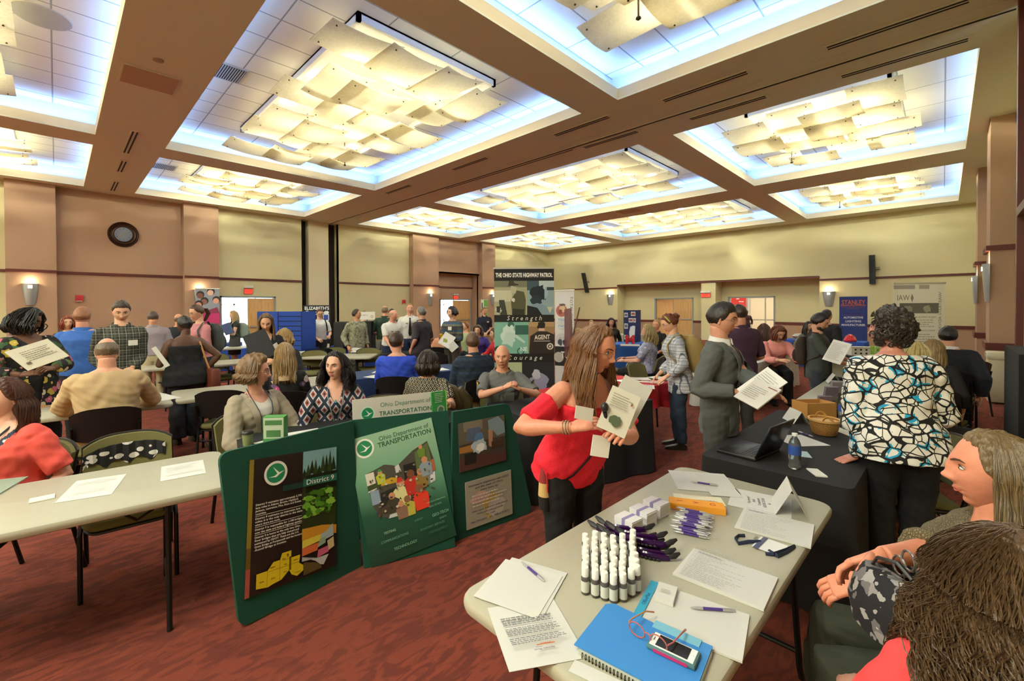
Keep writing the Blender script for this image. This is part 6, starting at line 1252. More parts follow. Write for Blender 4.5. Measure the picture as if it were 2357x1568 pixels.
P, w, h = banner('rollup_banner', (1932, 683), (1997, 682), 14.2, 13.9, .06, 'blue banner with orange lettering for automotive lighting by the far wall', '#2a3f8c'); P.text('STANLEY', .105, '#d8693c', .5, .90, fw=.84, bold=.004).rect('#d8693c', .05, .852, .95, .862); P.text('STANLEY ELECTRIC U.S. CO., INC.', .028, '#b85a44', .5, .83, fw=.86).text('London, Ohio', .02, '#b85a44', .5, .805, fw=.4); P.rect('#b85a44', .1, .70, .9, .703)
for s_, y in (('AUTOMOTIVE', .655), ('LIGHTING', .595), ('MANUFACTURER', .535)): P.text(s_, .046, '#e0e4ea', .5, y, fw=.07*len(s_), bold=.003)
P.build('print')
P, w, h = banner('rollup_banner', (2057, 652), (2175, 652), 7.0, 6.9, .06, 'back of a pale translucent banner, its print reading mirrored, by the right wall', '#eeeadf'); P.rect('#a9a3a4', .0, .955, .42, .985).rect('#b3a49c', .5, .955, .70, .985)
P.text('WAI', .06, '#8c8278', .19, .885, sx=-1.0, fw=.24); P.poly('#9a8c90', [(.335, .885), (.365, .92), (.395, .885), (.365, .85)]); P.rect('#6f6c66', .12, .765, .88, .845).blob('#9c988c', .28, .80, .10, .025, 3).blob('#a8a498', .66, .80, .07, .03, 4)
P.text('WASTREN ADVANTAGE, INC', .028, '#a89c94', .91, .68, sx=-1.0, rot=90, bold=.0006, fw=.5).text('MAJOR SERVICE AREAS', .018, '#8e867c', .58, .735, sx=-1, fw=.5).text('PRIME CONTRACTOR', .018, '#8e867c', .60, .63, sx=-1, fw=.42); P.lines('#b4aca0', .35, .8, .655, .72, 4, 4).lines('#b4aca0', .35, .8, .5, .61, 6, 5); P.build('print')
P, w, h = banner('rollup_banner', (1107, 690), (1122, 690), 14.6, 14.4, .06, 'narrow green and white banner behind the young woman in the navy polo', '#d8dccc'); P.rect('#5aa83c', .45, 0, 1, 1).lines('#e8f0dc', .5, .95, .6, .9, 6, 2).rect('#4c5048', .1, .7, .3, .95); P.build('print')
P, w, h = banner('popup_banner', (450, 665), (505, 664), 8.9, 9.0, .06, 'pink pop-up banner with faces above it next to the doorway', '#b8246a'); P.rect('#8f97a4', 0, .76, 1, 1); r_ = Rr(2)
for x, y, c in ((.18, .93, '#7a4a3c'), (.62, .96, '#e0b49c'), (.85, .88, '#d8a088'), (.35, .87, '#8a5a4c'), (.12, .84, '#c89080')): P.disc('#2a2224', x+.02, y+.012, .17, 14).disc(c, x, y, .13, 14)
P.poly('#8c2c4c', [(0, .76), (1, .76), (.9, .82), (.5, .79), (.2, .83)]).text('GIFTS', .07, '#f0d8e4', .62, .60, bold=.003).text('WANTED', .05, '#f0d8e4', .58, .54, bold=.002).text('BUSINESS', .03, '#e4b8cc', .6, .65); P.build('print')
# ---- table-top boards
def foldboard(label, edges, zb, zt, base, name='display_board', cat='display board'):
    """edges: pixel columns with depth; one panel between each neighbouring pair"""
    t = thing(name, label, cat); out = []
    pts = [RD(u, 740, d) for u, d in edges]
    for i in range(len(pts)-1):
        a, b = pts[i].copy(), pts[i+1].copy(); a.z = b.z = 0; o = (a+b)/2; o.z = (zb+zt)/2; out.append(Pic(frame(o, b-a, (0, 0, 1)), (b-a).length-.01, zt-zb, t, base, .02, .8))
    return out
z0 = .75; zt = RD(660, 717, 10.6).z; B3 = foldboard('royal blue fabric three-panel display board with black strips, left of the doorway column', [(592, 10.9), (640, 10.4), (694, 10.3), (727, 10.8)], z0, zt, '#1f48a8')
for k in range(1, 8): B3[1].rect('#15161a', 0, k/8-.012, 1, k/8+.008)
for b_ in B3: b_.rect('#15161a', 0, 0, .012, 1).rect('#15161a', .985, 0, 1, 1); b_.build('panel')
zt = RD(728, 703, 12.2).z; B1_ = foldboard('black ELIZABETH\'S HOPE header board on the yellow wall side', [(698, 12.2), (761, 12.2)], z0, zt, '#17171a'); b_ = B1_[0]; b_.text("ELIZABETH'S", .115, '#ececea', .5, .92, bold=.002, fw=.9).text('HOPE', .115, '#ececea', .5, .79, bold=.002, fw=.36); [b_.blob('#e0e0de', x, .80, .10, .06, i) for i, x in enumerate((.15, .85))]
for y in (.15, .38, .60): b_.rect('#c8ccd8', .72, y, .95, y+.17).rect('#2a4a9a', .75, y+.02, .92, y+.15)
b_.build('panel')
zt = RD(1455, 714, 12.3).z; B2_ = foldboard('navy blue picture board with a white state map on the grey-beige table', [(1435, 12.3), (1464, 12.1), (1475, 12.4)], z0, zt, '#28305c'); b_ = B2_[0]
for x, y, w_, h_ in ((.05, .78, .3, .14), (.05, .42, .3, .16), (.05, .08, .3, .14), (.6, .82, .36, .13), (.42, .62, .34, .13), (.8, .62, .2, .13)): b_.rect('#d8d6d0', x, y, x+w_, y+h_).rect('#a85a58' if x > .4 else '#6a6f80', x+.04, y+.03, x+w_-.04, y+h_-.03)
b_.poly('#dedcd8', [(.50, .12), (.62, .05), (.72, .12), (.9, .2), (.95, .5), (.8, .52), (.55, .48), (.45, .3)]); [q.build('panel') for q in B2_]
def blocktext(label, word, u, v, d, hgt, col, shadow='#e8e4dc', face=0, name='letter_sign'):
    p = RD(u, v, d); rz, dr = heading(p, face); t = thing(name, label, 'sign', (p.x, p.y, .752), rz); m = MB(); wdt = hgt*1.9; m.box((0, 0, .02), (wdt, .10, .04)); m.build('stand', mat(shadow, .6), t, False); text(word, hgt*1.25, mat(col, .5), t, frame((0, .02, hgt*.5+.03), (-1, 0, 0), (0, 0, 1)), 'letters', .02, bold=.01); return t
blocktext('big red letter M sign standing under the navy picture board', 'M', 1450, 770, 11.0, .24, '#c8202c')
blocktext('small black TO sign with white letters by the white exhibit banner', 'TO', 1300, 792, 7.6, .2, '#ece8e0', '#141416') if 0 else None
# black display boxes behind the soldier
for (u0, u1, v0, d, lb) in ((775, 797, 741, 11.2, 'black display box left of the soldier'), (836, 860, 739, 11.0, 'black display box right of the soldier')):
    a, b = RD(u0, v0, d), RD(u1, v0, d); c = (a+b)/2; m = MB(); m.box((0, 0, (a.z-.75)/2), ((b-a).length, .5, a.z-.75), 0, .01); tag(m.build('display_case', mat('#1d1c1d', .5), None, False, (c.x, c.y, .75), R(-44)), lb, 'display box')
p = RD(846, 727, 11.3); t = thing('name_sign', 'white placard with a round seal above the black display box', 'sign'); P = Pic(frame(p, (.69, -.72, 0), (0, 0, 1)), .38, .20, t, '#e4e0d6', .01); P.disc('#a87c3c', .8, .4, .09).disc('#e0d8c8', .8, .4, .06).text('EMPLOY', .2, '#5a5448', .36, .55); P.build('print'); MB().tube([(p.x, p.y+.02, .75), (p.x, p.y+.02, p.z-.08)], .012, 6).build('post', Mblack, t)
# ------------------------------------------------------------------ papers and giveaways
Mpaper = mat('#cfcec9', .7); Mpaper2 = mat('#dedccf', .7)
def onT(u, v, z=.742): return W(u, v, z)
def fitrect(q):                                # least distorted rectangle through four table points
    o = sum(q, Vector())/4; X = (q[1]-q[0])+(q[2]-q[3]); Y = (q[0]-q[3])+(q[1]-q[2]); w = ((q[1]-q[0]).length+(q[2]-q[3]).length)/2; h = ((q[0]-q[3]).length+(q[1]-q[2]).length)/2; return frame(o, X, Y), w, h
def sheet(px, z, label, cat='paper', name='paper_sheet', col='#cfcec9', th=.0012, w=None, h=None, deco=None, group=None, curlup=0):
    M4, w0, h0 = fitrect([onT(*p, z) for p in px]); M4.translation.z = z+th; M4 = Matrix.Translation(M4.translation) @ Matrix.Rotation(math.atan2(M4[1][0], M4[0][0]), 4, 'Z')
    t = thing(name, label, cat, group=group); P = Pic(M4, w or w0, h or h0, t, col, th, .7)
    if deco: deco(P)
    P.build('page'); return t
def ruled(n=22, c='#c2c4cc', m=.06):
    def f(P):
        for i in range(n): y = .06+.86*i/n; P.rect(c, m, y, 1-m, y+.0022)
    return f
def form(seed=0, n=20):
    def f(P):
        P.lines('#8f9094', .08, .4, .90, .96, 2, seed, .4)
        for i in range(n): y = .05+.83*i/n; P.rect('#a4a5a8', .06, y, .94, y+.0016); P.lines('#77787c', .07, .8, y+.006, y+.022, 1, seed+i, .45, .7)
    return f
def letter(P):
    P.lines('#77787a', .12, .88, .60, .78, 5, 2, .4, .15).lines('#77787a', .12, .88, .40, .56, 5, 3, .4, .2).lines('#77787a', .12, .88, .24, .37, 4, 5, .4, .2)
    P.rect('#c06a3c', .42, .185, .66, .20); P.text('Recovery Month', .035, '#5a4c8c', .5, .13, rot=180, shear=.3).text('National', .022, '#8a8a90', .44, .16, rot=180).text('SEPTEMBER 2014', .018, '#c8643c', .54, .205, rot=180)
zt_ = .742
sheet([(1135, 1400), (1290, 1376), (1332, 1518), (1156, 1549)], zt_, 'printed letter hanging toward the near end of the big table, upside down', deco=letter)
sheet([(1190, 1284), (1316, 1327), (1235, 1418), (1090, 1378)], zt_+.002, 'under sheet of the two ruled sign-up papers at the table corner', col='#cbcac4')
sheet([(1168, 1288), (1300, 1330), (1230, 1422), (1085, 1372)], zt_+.004, 'top sheet of the two ruled sign-up papers, a purple pen lying on it', deco=ruled(18))
sheet([(1548, 1083), (1680, 1094), (1690, 1136), (1549, 1126)], zt_, 'ruled sheet at the far end of the big table under a purple pen', deco=ruled(14)); sheet([(1600, 1092), (1682, 1097), (1692, 1145), (1640, 1140)], zt_+.0015, 'second sheet overlapping the far ruled sheet', col='#cac9c3')
def addict(P):
    for i, s_ in enumerate(('Are you', 'Interested', 'In', 'ADDICTION', 'Treatment', 'And', 'Recovery?')): P.text(s_, .085, '#8c8c90', .82-.085*i, .5, rot=98)
sheet([(1690, 1124), (1828, 1152), (1816, 1194), (1672, 1162)], zt_, 'long white card asking about addiction treatment beside the tent card', deco=addict)
sheet([(1722, 1174), (1882, 1212), (1858, 1263), (1681, 1212)], zt_, 'stack of printed forms at the right side behind the lanyard', th=.006, deco=form(3, 15)); sheet([(1602, 1270), (1794, 1334), (1755, 1410), (1543, 1320)], zt_, 'thick stack of printed forms in the middle of the big table', th=.008, deco=form(9, 22))
sheet([(1506, 1345), (1522, 1352), (1468, 1432), (1450, 1424)], zt_, 'cyan header strip of the writing pad', 'paper', 'pad_header', '#2f9cc4', .006, deco=lambda P: P.text('OfficeMax', .14, '#1b4a68', .5, .5, rot=90, sx=.9)) if 0 else None
t = sheet([(1505, 1346), (1733, 1420), (1700, 1528), (1448, 1420)], zt_, 'lined writing pad with a cyan header and a purple pen on it', 'notepad', 'writing_pad', '#cecdc7', .006, deco=lambda P: (ruled(24, '#bcc0c8')(P), P.rect('#2f9cc4', 0, 0, .085, 1), P.text('OfficeMax', .075, '#1b4a68', .045, .5, rot=90)))
sheet([(1518, 1348), (1563, 1362), (1546, 1397), (1503, 1383)], zt_+.007, 'small stack of white business cards on the writing pad', 'cards', 'card_stack', '#d0cec9', .014, deco=lambda P: P.lines('#a0a0a0', .25, .75, .35, .65, 3, 1, .3))
# blue folder with papers below, spiral notebook
sheet([(1322, 1520), (1445, 1575), (1420, 1600), (1310, 1545)], zt_, 'white papers sticking out below the blue folder')
M4, w, h = fitrect([onT(*p, zt_) for p in ((1408, 1400), (1640, 1502), (1590, 1640), (1312, 1492))]); rzf = math.atan2(M4[1][0], M4[0][0]); t = thing('spiral_notebook', 'spiral notebook underneath the blue folder', 'notebook'); c = M4.translation
m = MB(); m.T = Matrix.Translation((c.x, c.y, zt_)) @ Matrix.Rotation(rzf, 4, 'Z'); m.box((.01, -.012, .007), (w*.95, h*.97, .012)); m.build('pages', mat('#b9bcae', .7), t, False)
m = MB(); m.T = Matrix.Translation((c.x, c.y, zt_)) @ Matrix.Rotation(rzf, 4, 'Z')
for i in range(26): x = -w*.40+w*.85*i/26; m.tube([(x+.004*0, -h*.5+.004*math.cos(a)-.012, .008+.008*math.sin(a)) for a in np.linspace(0, 6.28, 9)], .0011, 4)
m.build('wire_binding', mat('#3a3436', .3, .8), t)
M4b = Matrix.Translation((c.x, c.y, zt_+.0165)) @ Matrix.Rotation(rzf, 4, 'Z'); t = thing('folder', 'bright blue pocket folder carrying pink glasses and a phone', 'folder'); m = MB(); m.T = M4b; m.prism([(-w/2, -h/2), (w/2, -h/2), (w/2, h/2), (w*.12, h/2), (w*.08, h/2-.012), (-w*.40, h/2-.0), (-w/2+.02, h/2), (-w/2, h/2-.02)], -.002, .0015); m.build('cover', mat('#3585cf', .55), t, False)
m = MB(); m.T = M4b @ Matrix.Translation((w*.20, h*.44, .003)); m.box((0, 0, 0), (w*.42, .035, .002)); m.build('tab_label', mat('#74b4cc', .6), t, False)
# phone in a teal case and pink glasses on the folder
ph = [onT(*p, zt_+.03) for p in ((1512, 1454), (1613, 1500), (1592, 1536), (1488, 1486))]; M4, w, h = fitrect(ph); rz = math.atan2(M4[1][0], M4[0][0]); c = M4.translation; t = thing('smartphone', 'white smartphone in a teal and pink bumper case on the blue folder', 'phone', (c.x, c.y, zt_+.0185), rz); w, h = .128, .068
MB().box((0, 0, .007), (w, h, .014), 0, .005).build('case', mat('#4d7477', .5), t); m = MB(); m.box((.0, -h/2-.0005, .006), (w*.7, .002, .008)); m.build('case_stripe', mat('#c22a6a', .5), t, False); MB().box((0, 0, .0142), (w-.012, h-.012, .003), 0, .001).build('bezel', mat('#ececea', .25), t, False); MB().box((0, 0, .0160), (w*.66, h-.020, .001)).build('screen', mat('#1b1c1e', .08), t, False); m = MB(); m.box((-w*.40, 0, .0161), (.002, .014, .0008)); m.build('earpiece', mat('#3a3a3c', .4), t, False); MB().lathe([(.0045, .0158), (.0045, .0164), (.001, .0164)], (w*.41, 0, 0), 16).build('button', mat('#d6d6d4', .3), t)
gl = onT(1500, 1462, zt_+.04); t = thing('eyeglasses', 'pink and amber eyeglasses resting open over the phone', 'glasses', (gl.x-.01, gl.y+.006, zt_+.020), rz+R(170)); Mgl = mat('#c0665e', .3, .2)
for sx in (-1, 1):
    m = MB(); m.tube([(sx*.033+.025*math.cos(a), .004, .021+.019*math.sin(a)) for a in np.linspace(0, 2*math.pi, 21)], .0019, 6, caps=False); m.build('lens_rim', Mgl, t)
    m = MB(); m.tube([(sx*.060, .002, .028), (sx*.063, -.02, .026), (sx*.058, -.09, .020), (sx*.050, -.125, .006)], [.0022, .002, .0024, .003], 6); m.build('temple', mat('#c4845a', .4) if sx > 0 else Mgl, t)
m = MB(); m.tube([(-.010, .004, .026), (0, .005, .030), (.010, .004, .026)], .002, 6); m.build('bridge', Mgl, t)
# pens
Mpurple = mat('#4a3284', .3); Msilver = mat('#b8b8bc', .3, .5)
def make_pen():
    t = thing('pen', 'pen', 'pen'); MB().tube([(-.030, 0, .0052), (.030, 0, .0052)], .0048, 8).build('barrel', Mpurple, t); MB().tube([(-.068, 0, .0052), (-.060, 0, .0052), (-.046, 0, .0052), (-.030, 0, .0052)], [.0010, .0034, .0052, .0050], 8).build('tip', Msilver, t)
    m = MB(); m.tube([(.030, 0, .0052), (.058, 0, .0052)], .0050, 8); m.tube([(.058, 0, .0052), (.070, 0, .0052)], .0026, 6); m.box((.045, 0, .0110), (.040, .003, .0012)); m.build('clip_end', Msilver, t); return t
PN = make_pen(); _pu = [0]
def pen(p, rz, label, group=None, tilt=0):
    o = PN if _pu[0] == 0 else copytree(PN); _pu[0] += 1; o.location = p; o.rotation_euler = (0, tilt, rz); tag(o, label, 'pen', group)
    if group: o['group'] = group
    elif 'group' in o: del o['group']
def penpx(a, b, z, label): p, q = onT(*a, z), onT(*b, z); c = (p+q)/2; pen((c.x, c.y, z), math.atan2(q.y-p.y, q.x-p.x), label)
penpx((1253, 1341), (1202, 1298), zt_+.0055, 'purple pen lying on the ruled papers at the table corner'); penpx((1588, 1110), (1652, 1120), zt_+.003, 'purple pen on the far ruled sheet'); penpx((1586, 1402), (1695, 1410), zt_+.0075, 'purple pen lying on the lined writing pad')
rs = random.Random(4)
a, b, c_, d_ = [onT(*p) for p in ((1560, 1180), (1640, 1196), (1625, 1248), (1545, 1222))]
for k in range(34):
    row = k % 12; lay = k//12; f_ = (row+.5)/12; p = a.lerp(d_, f_).lerp(b.lerp(c_, f_), .5+rs.uniform(-.10, .10)); ang = math.atan2((b-a).y, (b-a).x)+rs.uniform(-.10, .10)+R(180)*(rs.random() < .15)
    pen((p.x, p.y, zt_+.001+lay*.0105), ang, 'purple and silver pen in the heap next to the orange leaflets', 'pens in the heap')
# sanitizer bottles
def make_bottle():
    t = thing('sanitizer_bottle', 'b', 'bottle'); gl_ = mat('#a79c9c', .08, 0, Transmission_Weight=.75, IOR=1.35)
    MB().lathe([(.001, 0), (.0115, .0), (.0128, .003), (.0128, .046), (.0118, .052), (.0075, .056), (.0075, .060)], n=14).build('body', gl_, t); MB().lathe([(.0132, .008), (.0132, .040)], n=14).build('label', mat('#c9cbc6', .5), t)
    m = MB(); m.lathe([(.0106, .052), (.0110, .054), (.0110, .078), (.0100, .080), (.001, .0802)], n=16); m.build('cap', mat('#ecebe6', .4), t); return t
BO = make_bottle(); q = [onT(*p) for p in ((1352, 1290), (1440, 1284), (1470, 1372), (1348, 1372))]; first = True
rs = random.Random(9)
for r_ in range(8):
    for c in range(6):
        p = onT(1347+c*21.5+r_*.2+(9 if r_ < 4 else 0)*0+rs.uniform(-2, 2), 1366+[0, 8, 14, 20, 16, 6][c]-r_*14.2*(1.0)+rs.uniform(-1.5, 1.5))
        if r_ == 7 and c < 1: continue
        o = BO if first else copytree(BO); first = False; o.location = (p.x, p.y, zt_); o.scale = (1.08, 1.08, 1.15); o.rotation_euler = (0, 0, rs.uniform(0, 6)); tag(o, 'small clear sanitizer bottle with a white cap in the block of bottles', 'bottle', 'hand sanitizer bottles'); o['group'] = 'hand sanitizer bottles'
for k in range(3):
    p = onT(1462+2*k, 1330+16*k); o = copytree(BO); o.location = (p.x, p.y, zt_); tag(o, 'small clear sanitizer bottle with a white cap in the block of bottles', 'bottle', 'hand sanitizer bottles')
# card stacks with purple bands
M4, w, h = fitrect([onT(*p, zt_+.04) for p in ((1470, 1158), (1525, 1150), (1470, 1200), (1412, 1190))])
cc = onT(1458, 1232); rz = math.atan2(M4[1][0], M4[0][0]); dirx = (onT(1530, 1190)-onT(1440, 1235)); dirx.z = 0; dirx.normalize(); ang = math.atan2(dirx.y, dirx.x)
for k, (u, v, hh, lb) in enumerate(((1447, 1226, .070, 'front'), (1480, 1204, .066, 'middle'), (1510, 1183, .062, 'rear'))):
    p = onT(u, v); t = thing('card_stack', '%s bundle of white appointment cards tied with a purple band' % lb, 'card stack', (p.x, p.y, zt_), ang+R(90)); m = MB(); r__ = Rr(k)
    for i in range(12): m.box((r__.uniform(-.0012, .0012), r__.uniform(-.0012, .0012), hh*(i+.5)/12), (.090, .076, hh/12*.93))
    m.build('cards', mat('#dcdade', .7), t, False); MB().box((0, 0, hh/2), (.016, .0785, hh+.001)).build('band', mat('#8a80b4', .6), t, False)
# orange OVI leaflets and cream leaflets
for k, (px, col, th, lb) in enumerate(([((1556, 1140), (1668, 1150), (1662, 1178), (1548, 1166)), '#e5dfc6', .018, 'stack of cream booklets behind the orange leaflets'], [((1545, 1152), (1670, 1170), (1664, 1190), (1537, 1176)), '#f0a02a', .030, 'stack of orange leaflets with big red OVI letters'])):
    q = [onT(*p, zt_+th) for p in px]; t = sheet(px, zt_, lb, 'leaflets', 'leaflet_stack', col, th, h=.075 if k else .10, deco=(lambda P: (P.text('O', .5, '#c8402c', .80, .5, rot=95), P.text('V', .5, '#c8402c', .5, .5, rot=95), P.text('I', .5, '#c8402c', .2, .5, rot=95))) if k else (lambda P: P.lines('#7a7a88', .1, .9, .1, .45, 4, 3, .4).lines('#b0a888', .2, .9, .7, .95, 3, 5)))
# purple chip clips: bowed jaws with fluted edge
Mclip = mat('#3c1250', .12, 0, Transmission_Weight=.35, IOR=1.45); Mgrip = mat('#171417', .5)
def make_clip():
    t = thing('bag_clip', 'c', 'clip'); m = MB(); n = 14; rg = []
    for i in range(n+1):
        a = -1+2*i/n; x = a*.105; y = .028*a*a; hgt = .016+.006*(1-a*a); rg.append([(x, y-.006, .002), (x, y+.006, .002), (x, y+.008, hgt), (x, y+.003, hgt+.006), (x, y-.004, hgt)])
    m.loft(rg); m.build('jaw', Mclip, t)
    for s_ in (-1, 1):
        m = MB(); m.tube([(s_*.100, .024, .016), (s_*.125, .040, .022), (s_*.150, .062, .030)], [.009, .014, .006], 8, .5); m.build('grip', Mgrip, t)
    m = MB()
    for k in range(6): m.ell((-.05+.02*k, -.012+.028*((-.05+.02*k)/.105)**2, .006), (.010, .006, .006), 8)
    m.build('flutes', Mgrip, t); return t
CL = make_clip(); g0 = onT(1440, 1240); g1 = onT(1500, 1282); first = True
dirx = onT(1560, 1270)-onT(1335, 1232); dirx.z = 0; ac = math.atan2(dirx.y, dirx.x)
for k, (u, v, z, da, s_) in enumerate(((1420, 1232, 0, .10, 1), (1440, 1244, .0, .0, 1), (1455, 1256, .0, -.05, 1), (1468, 1266, 0, -.08, 1), (1480, 1276, 0, -.12, .95), (1492, 1286, 0, -.14, .9), (1438, 1238, .026, .05, 1), (1462, 1254, .026, -.05, 1), (1484, 1270, .026, -.10, .95))):
    p = onT(u, v); o = CL if first else copytree(CL); first = False; o.location = (p.x, p.y, zt_+z); o.rotation_euler = (0, 0, ac+da); o.scale = (.82*s_, .82*s_, .9); tag(o, 'translucent purple bag clip with black grips in the fanned pile', 'clip', 'purple bag clips'); o['group'] = 'purple bag clips'
# tent cards
def tent(px, z, w, hgt, label, dep=.10, rzo=0, tx=None):
    a, b = onT(*px[0], z), onT(*px[1], z); rz = math.atan2(b.y-a.y, b.x-a.x); c = (a+b)/2; t = thing('tent_card', label, 'name card', (c.x, c.y, z), rz+rzo)
    MB().slab([(-w/2, -dep/2, 0), (w/2, -dep/2, 0), (w/2, 0, hgt), (-w/2, 0, hgt)], .001).build('front', Mpaper, t, False); MB().slab([(w/2, dep/2, 0), (-w/2, dep/2, 0), (-w/2, 0, hgt), (w/2, 0, hgt)], .001).build('rear', Mpaper, t, False)
    if tx: text(tx, hgt*.28, mat('#7c7c80', .7), t, frame((0, -dep/4-.001, hgt/2), (1, 0, 0), (0, dep/2, hgt)))
tent(((1815, 1187), (1818, 1160)), zt_, .20, .13, 'large white tent card at the far right corner of the big table', .13, R(8))
ZB = .749
tent(((1815, 972), (1848, 968)), ZB, .20, .10, 'white tent card at the far left of the black laptop table', .12, R(60)); tent(((1938, 912), (1968, 916)), .742, .2, .09, 'white tent card on the cream table by the brochures', .1, R(30))
tent(((672, 821), (702, 819)), .742, .26, .10, 'left white name card on the distant cream table', .1, 0, 'Reserved'); tent(((808, 811), (838, 811)), .742, .28, .10, 'right white name card on the distant cream table', .1, 0, 'Reserved'); tent(((1118, 905), (1150, 890)), ZB, .14, .09, 'small white name card behind the trooper') if 0 else None
# lanyard badge
p = onT(1775, 1262); t = thing('lanyard', 'navy lanyard with a clear badge holder on the big table', 'lanyard', (p.x, p.y, zt_), 0)
m = MB(); pts = [onT(u, v)-Vector((p.x, p.y, zt_)) for u, v in ((1768, 1270), (1790, 1285), (1812, 1274), (1830, 1262), (1812, 1268), (1780, 1281), (1762, 1278))]; m.tube([(q.x, q.y, .004+.004*(i % 2)) for i, q in enumerate(pts)], .008, 6, .35); pts = [onT(u, v)-Vector((p.x, p.y, zt_)) for u, v in ((1752, 1250), (1725, 1252), (1700, 1254), (1692, 1244), (1700, 1236), (1715, 1238))]; m.tube([(q.x, q.y, .005+.004*(i % 2)) for i, q in enumerate(pts)], .008, 6, .35); m.build('strap', mat('#1b2540', .6), t)
q = [onT(*a, zt_+.003)-Vector((p.x, p.y, zt_)) for a in ((1752, 1236), (1815, 1258), (1790, 1280), (1730, 1258))]; MB().slab(q, .002).build('badge', mat('#dcdcdc', .3), t, False); q2 = [onT(*a, zt_+.006)-Vector((p.x, p.y, zt_)) for a in ((1758, 1236), (1768, 1240), (1744, 1264), (1733, 1259))]; MB().slab(q2, .001).build('badge_stripe', mat('#3a3f66', .4), t, False)
m = MB(); a_ = onT(1735, 1243)-Vector((p.x, p.y, zt_)); m.tube([(a_.x, a_.y, .006), (a_.x+.02, a_.y-.006, .008), (a_.x+.03, a_.y+.004, .006)], .003, 6); m.build('clip', Msilver, t)
# ------------------------------------------------------------------ black table: laptop, bottles, baskets
lp = [W(*p_, ZB) for p_ in ((1655, 1052), (1745, 1078), (1790, 1010))]; a, b = lp[0], lp[1]; dx = (b-a).normalized(); dy = Vector((-dx.y, dx.x, 0))
if dy.dot(lp[2]-b) < 0: dy = -dy
c = a+dx*.19+dy*.125; rz = math.atan2(dx.y, dx.x); t = thing('laptop', 'open black laptop on the black tablecloth, its lid turned away', 'laptop', (c.x, c.y, ZB), rz)
c = (W(1657, 1050, ZB)+W(1740, 1078, ZB)+W(1800, 1045, ZB))/3
t.location = (W(1722, 1040, ZB).x, W(1722, 1040, ZB).y, ZB); u_ = W(1655, 1052, ZB)-W(1752, 1078, ZB); t.rotation_euler = (0, 0, math.atan2(u_.y, u_.x)+R(90))
MB().box((0, 0, .010), (.36, .24, .020), 0, .004).build('base', mat('#17171a', .35), t); m = MB()
for r_ in range(5):
    for k in range(14): m.box((-.15+k*.0225, .02-.0+r_*.020-.01, .0212), (.018, .016, .002))
m.build('keyboard', mat('#26262a', .4), t, False); MB().box((0, -.075, .0203), (.09, .055, .001)).build('touchpad', mat('#2c2c30', .3), t, False)
m = MB(); m.T = Matrix.Translation((0, .118, .020)) @ Matrix.Rotation(R(-22), 4, 'X'); m.box((0, 0, .118), (.36, .010, .235), 0, .003); m.build('lid', mat('#101013', .3), t); m = MB(); m.T = Matrix.Translation((0, .118, .020)) @ Matrix.Rotation(R(-22), 4, 'X'); m.box((0, -.0056, .12), (.335, .001, .20)); m.build('screen', mat('#0b0c10', .1), t, False)
Mwater = mat('#dfe6ea', .05, 0, Transmission_Weight=.92, IOR=1.3); Mcap = mat('#e8e8e6', .4)
def waterbottle(u, v, z, label):
    p = W(u, v, z); t = thing('water_bottle', label, 'water bottle', (p.x, p.y, z)); n = 20
    MB().lathe([(.001, .004), (.026, 0), (.032, .008), (.033, .022), (.029, .034), (.029, .050), (.032, .062), (.033, .13), (.031, .150), (.022, .175), (.013, .188), (.0125, .198)], n=n).build('body', Mwater, t); MB().lathe([(.0338, .085), (.0338, .140)], n=n).build('label', mat('#2c4f9c', .5), t); MB().lathe([(.0145, .196), (.0148, .200), (.0148, .212), (.001, .2125)], n=n).build('cap', Mcap, t)
waterbottle(1829, 1078, ZB, 'water bottle with a blue label next to the open laptop'); waterbottle(1940, 970, ZB, 'water bottle with a blue label behind the round basket')
Mwick = None
def wicker(c1, c2, sc=90):
    a = NM('woven splint', .6); br = a.t.nodes.new('ShaderNodeTexBrick'); mp = a.co(); sep = a.t.nodes.new('ShaderNodeSeparateXYZ'); a.t.links.new(mp, sep.inputs[0]); at = a.math('ARCTAN2', sep.outputs[1], sep.outputs[0]); cb = a.n('CombineXYZ', X=a.math('MULTIPLY', at, .12), Y=sep.outputs[2], Z=0.0); a.t.links.new(cb, br.inputs[0])
    for k, v in (('Scale', 1.0), ('Mortar Size', .0012), ('Brick Width', .022), ('Row Height', .010)): br.inputs[k].default_value = v
    br.inputs['Color1'].default_value = lin(c1); br.inputs['Color2'].default_value = lin(c2); br.inputs['Mortar'].default_value = lin('#5a3a1c'); return a.done(br.outputs[0], a.math('SUBTRACT', 1.0, br.outputs[1]), .6, .004)
Mwick = wicker('#c9924e', '#b57f3e'); p = W(1897, 1000, ZB); t = thing('basket', 'round woven honey-coloured basket with two small handles on the black table', 'basket', (p.x, p.y, ZB), R(20))
m = MB(); pr = [(.001, .004), (.075, .004), (.082, .01), (.098, .07), (.104, .115)]; m.lathe(pr+[(.099, .115), (.092, .07), (.076, .014), (.001, .012)], n=32, sx=1.08, sy=.92); m.build('body', Mwick, t); m = MB(); m.lathe([(.106, .104), (.109, .106), (.109, .122), (.100, .122), (.100, .106)], n=32, sx=1.08, sy=.92); m.build('rim', mat('#d6a560', .5), t)
for s_ in (-1, 1): m = MB(); m.tube([(s_*.105+.0*k, .030*math.cos(a), .115+.035*math.sin(a)) for k, a in enumerate(np.linspace(0, math.pi, 9))], .0045, 6, 2.0); m.build('handle', mat('#c8954e', .5), t)
m = MB(); m.lathe([(.09, .10), (.088, .103), (.001, .103)], n=20, sy=.9); m.build('lid', mat('#b98546', .6), t)
p = W(1872, 958, ZB); t = thing('wooden_box', 'rectangular wooden-splint box of candy behind the round basket', 'box', (p.x+.02, p.y, ZB), R(-40)); m = MB()
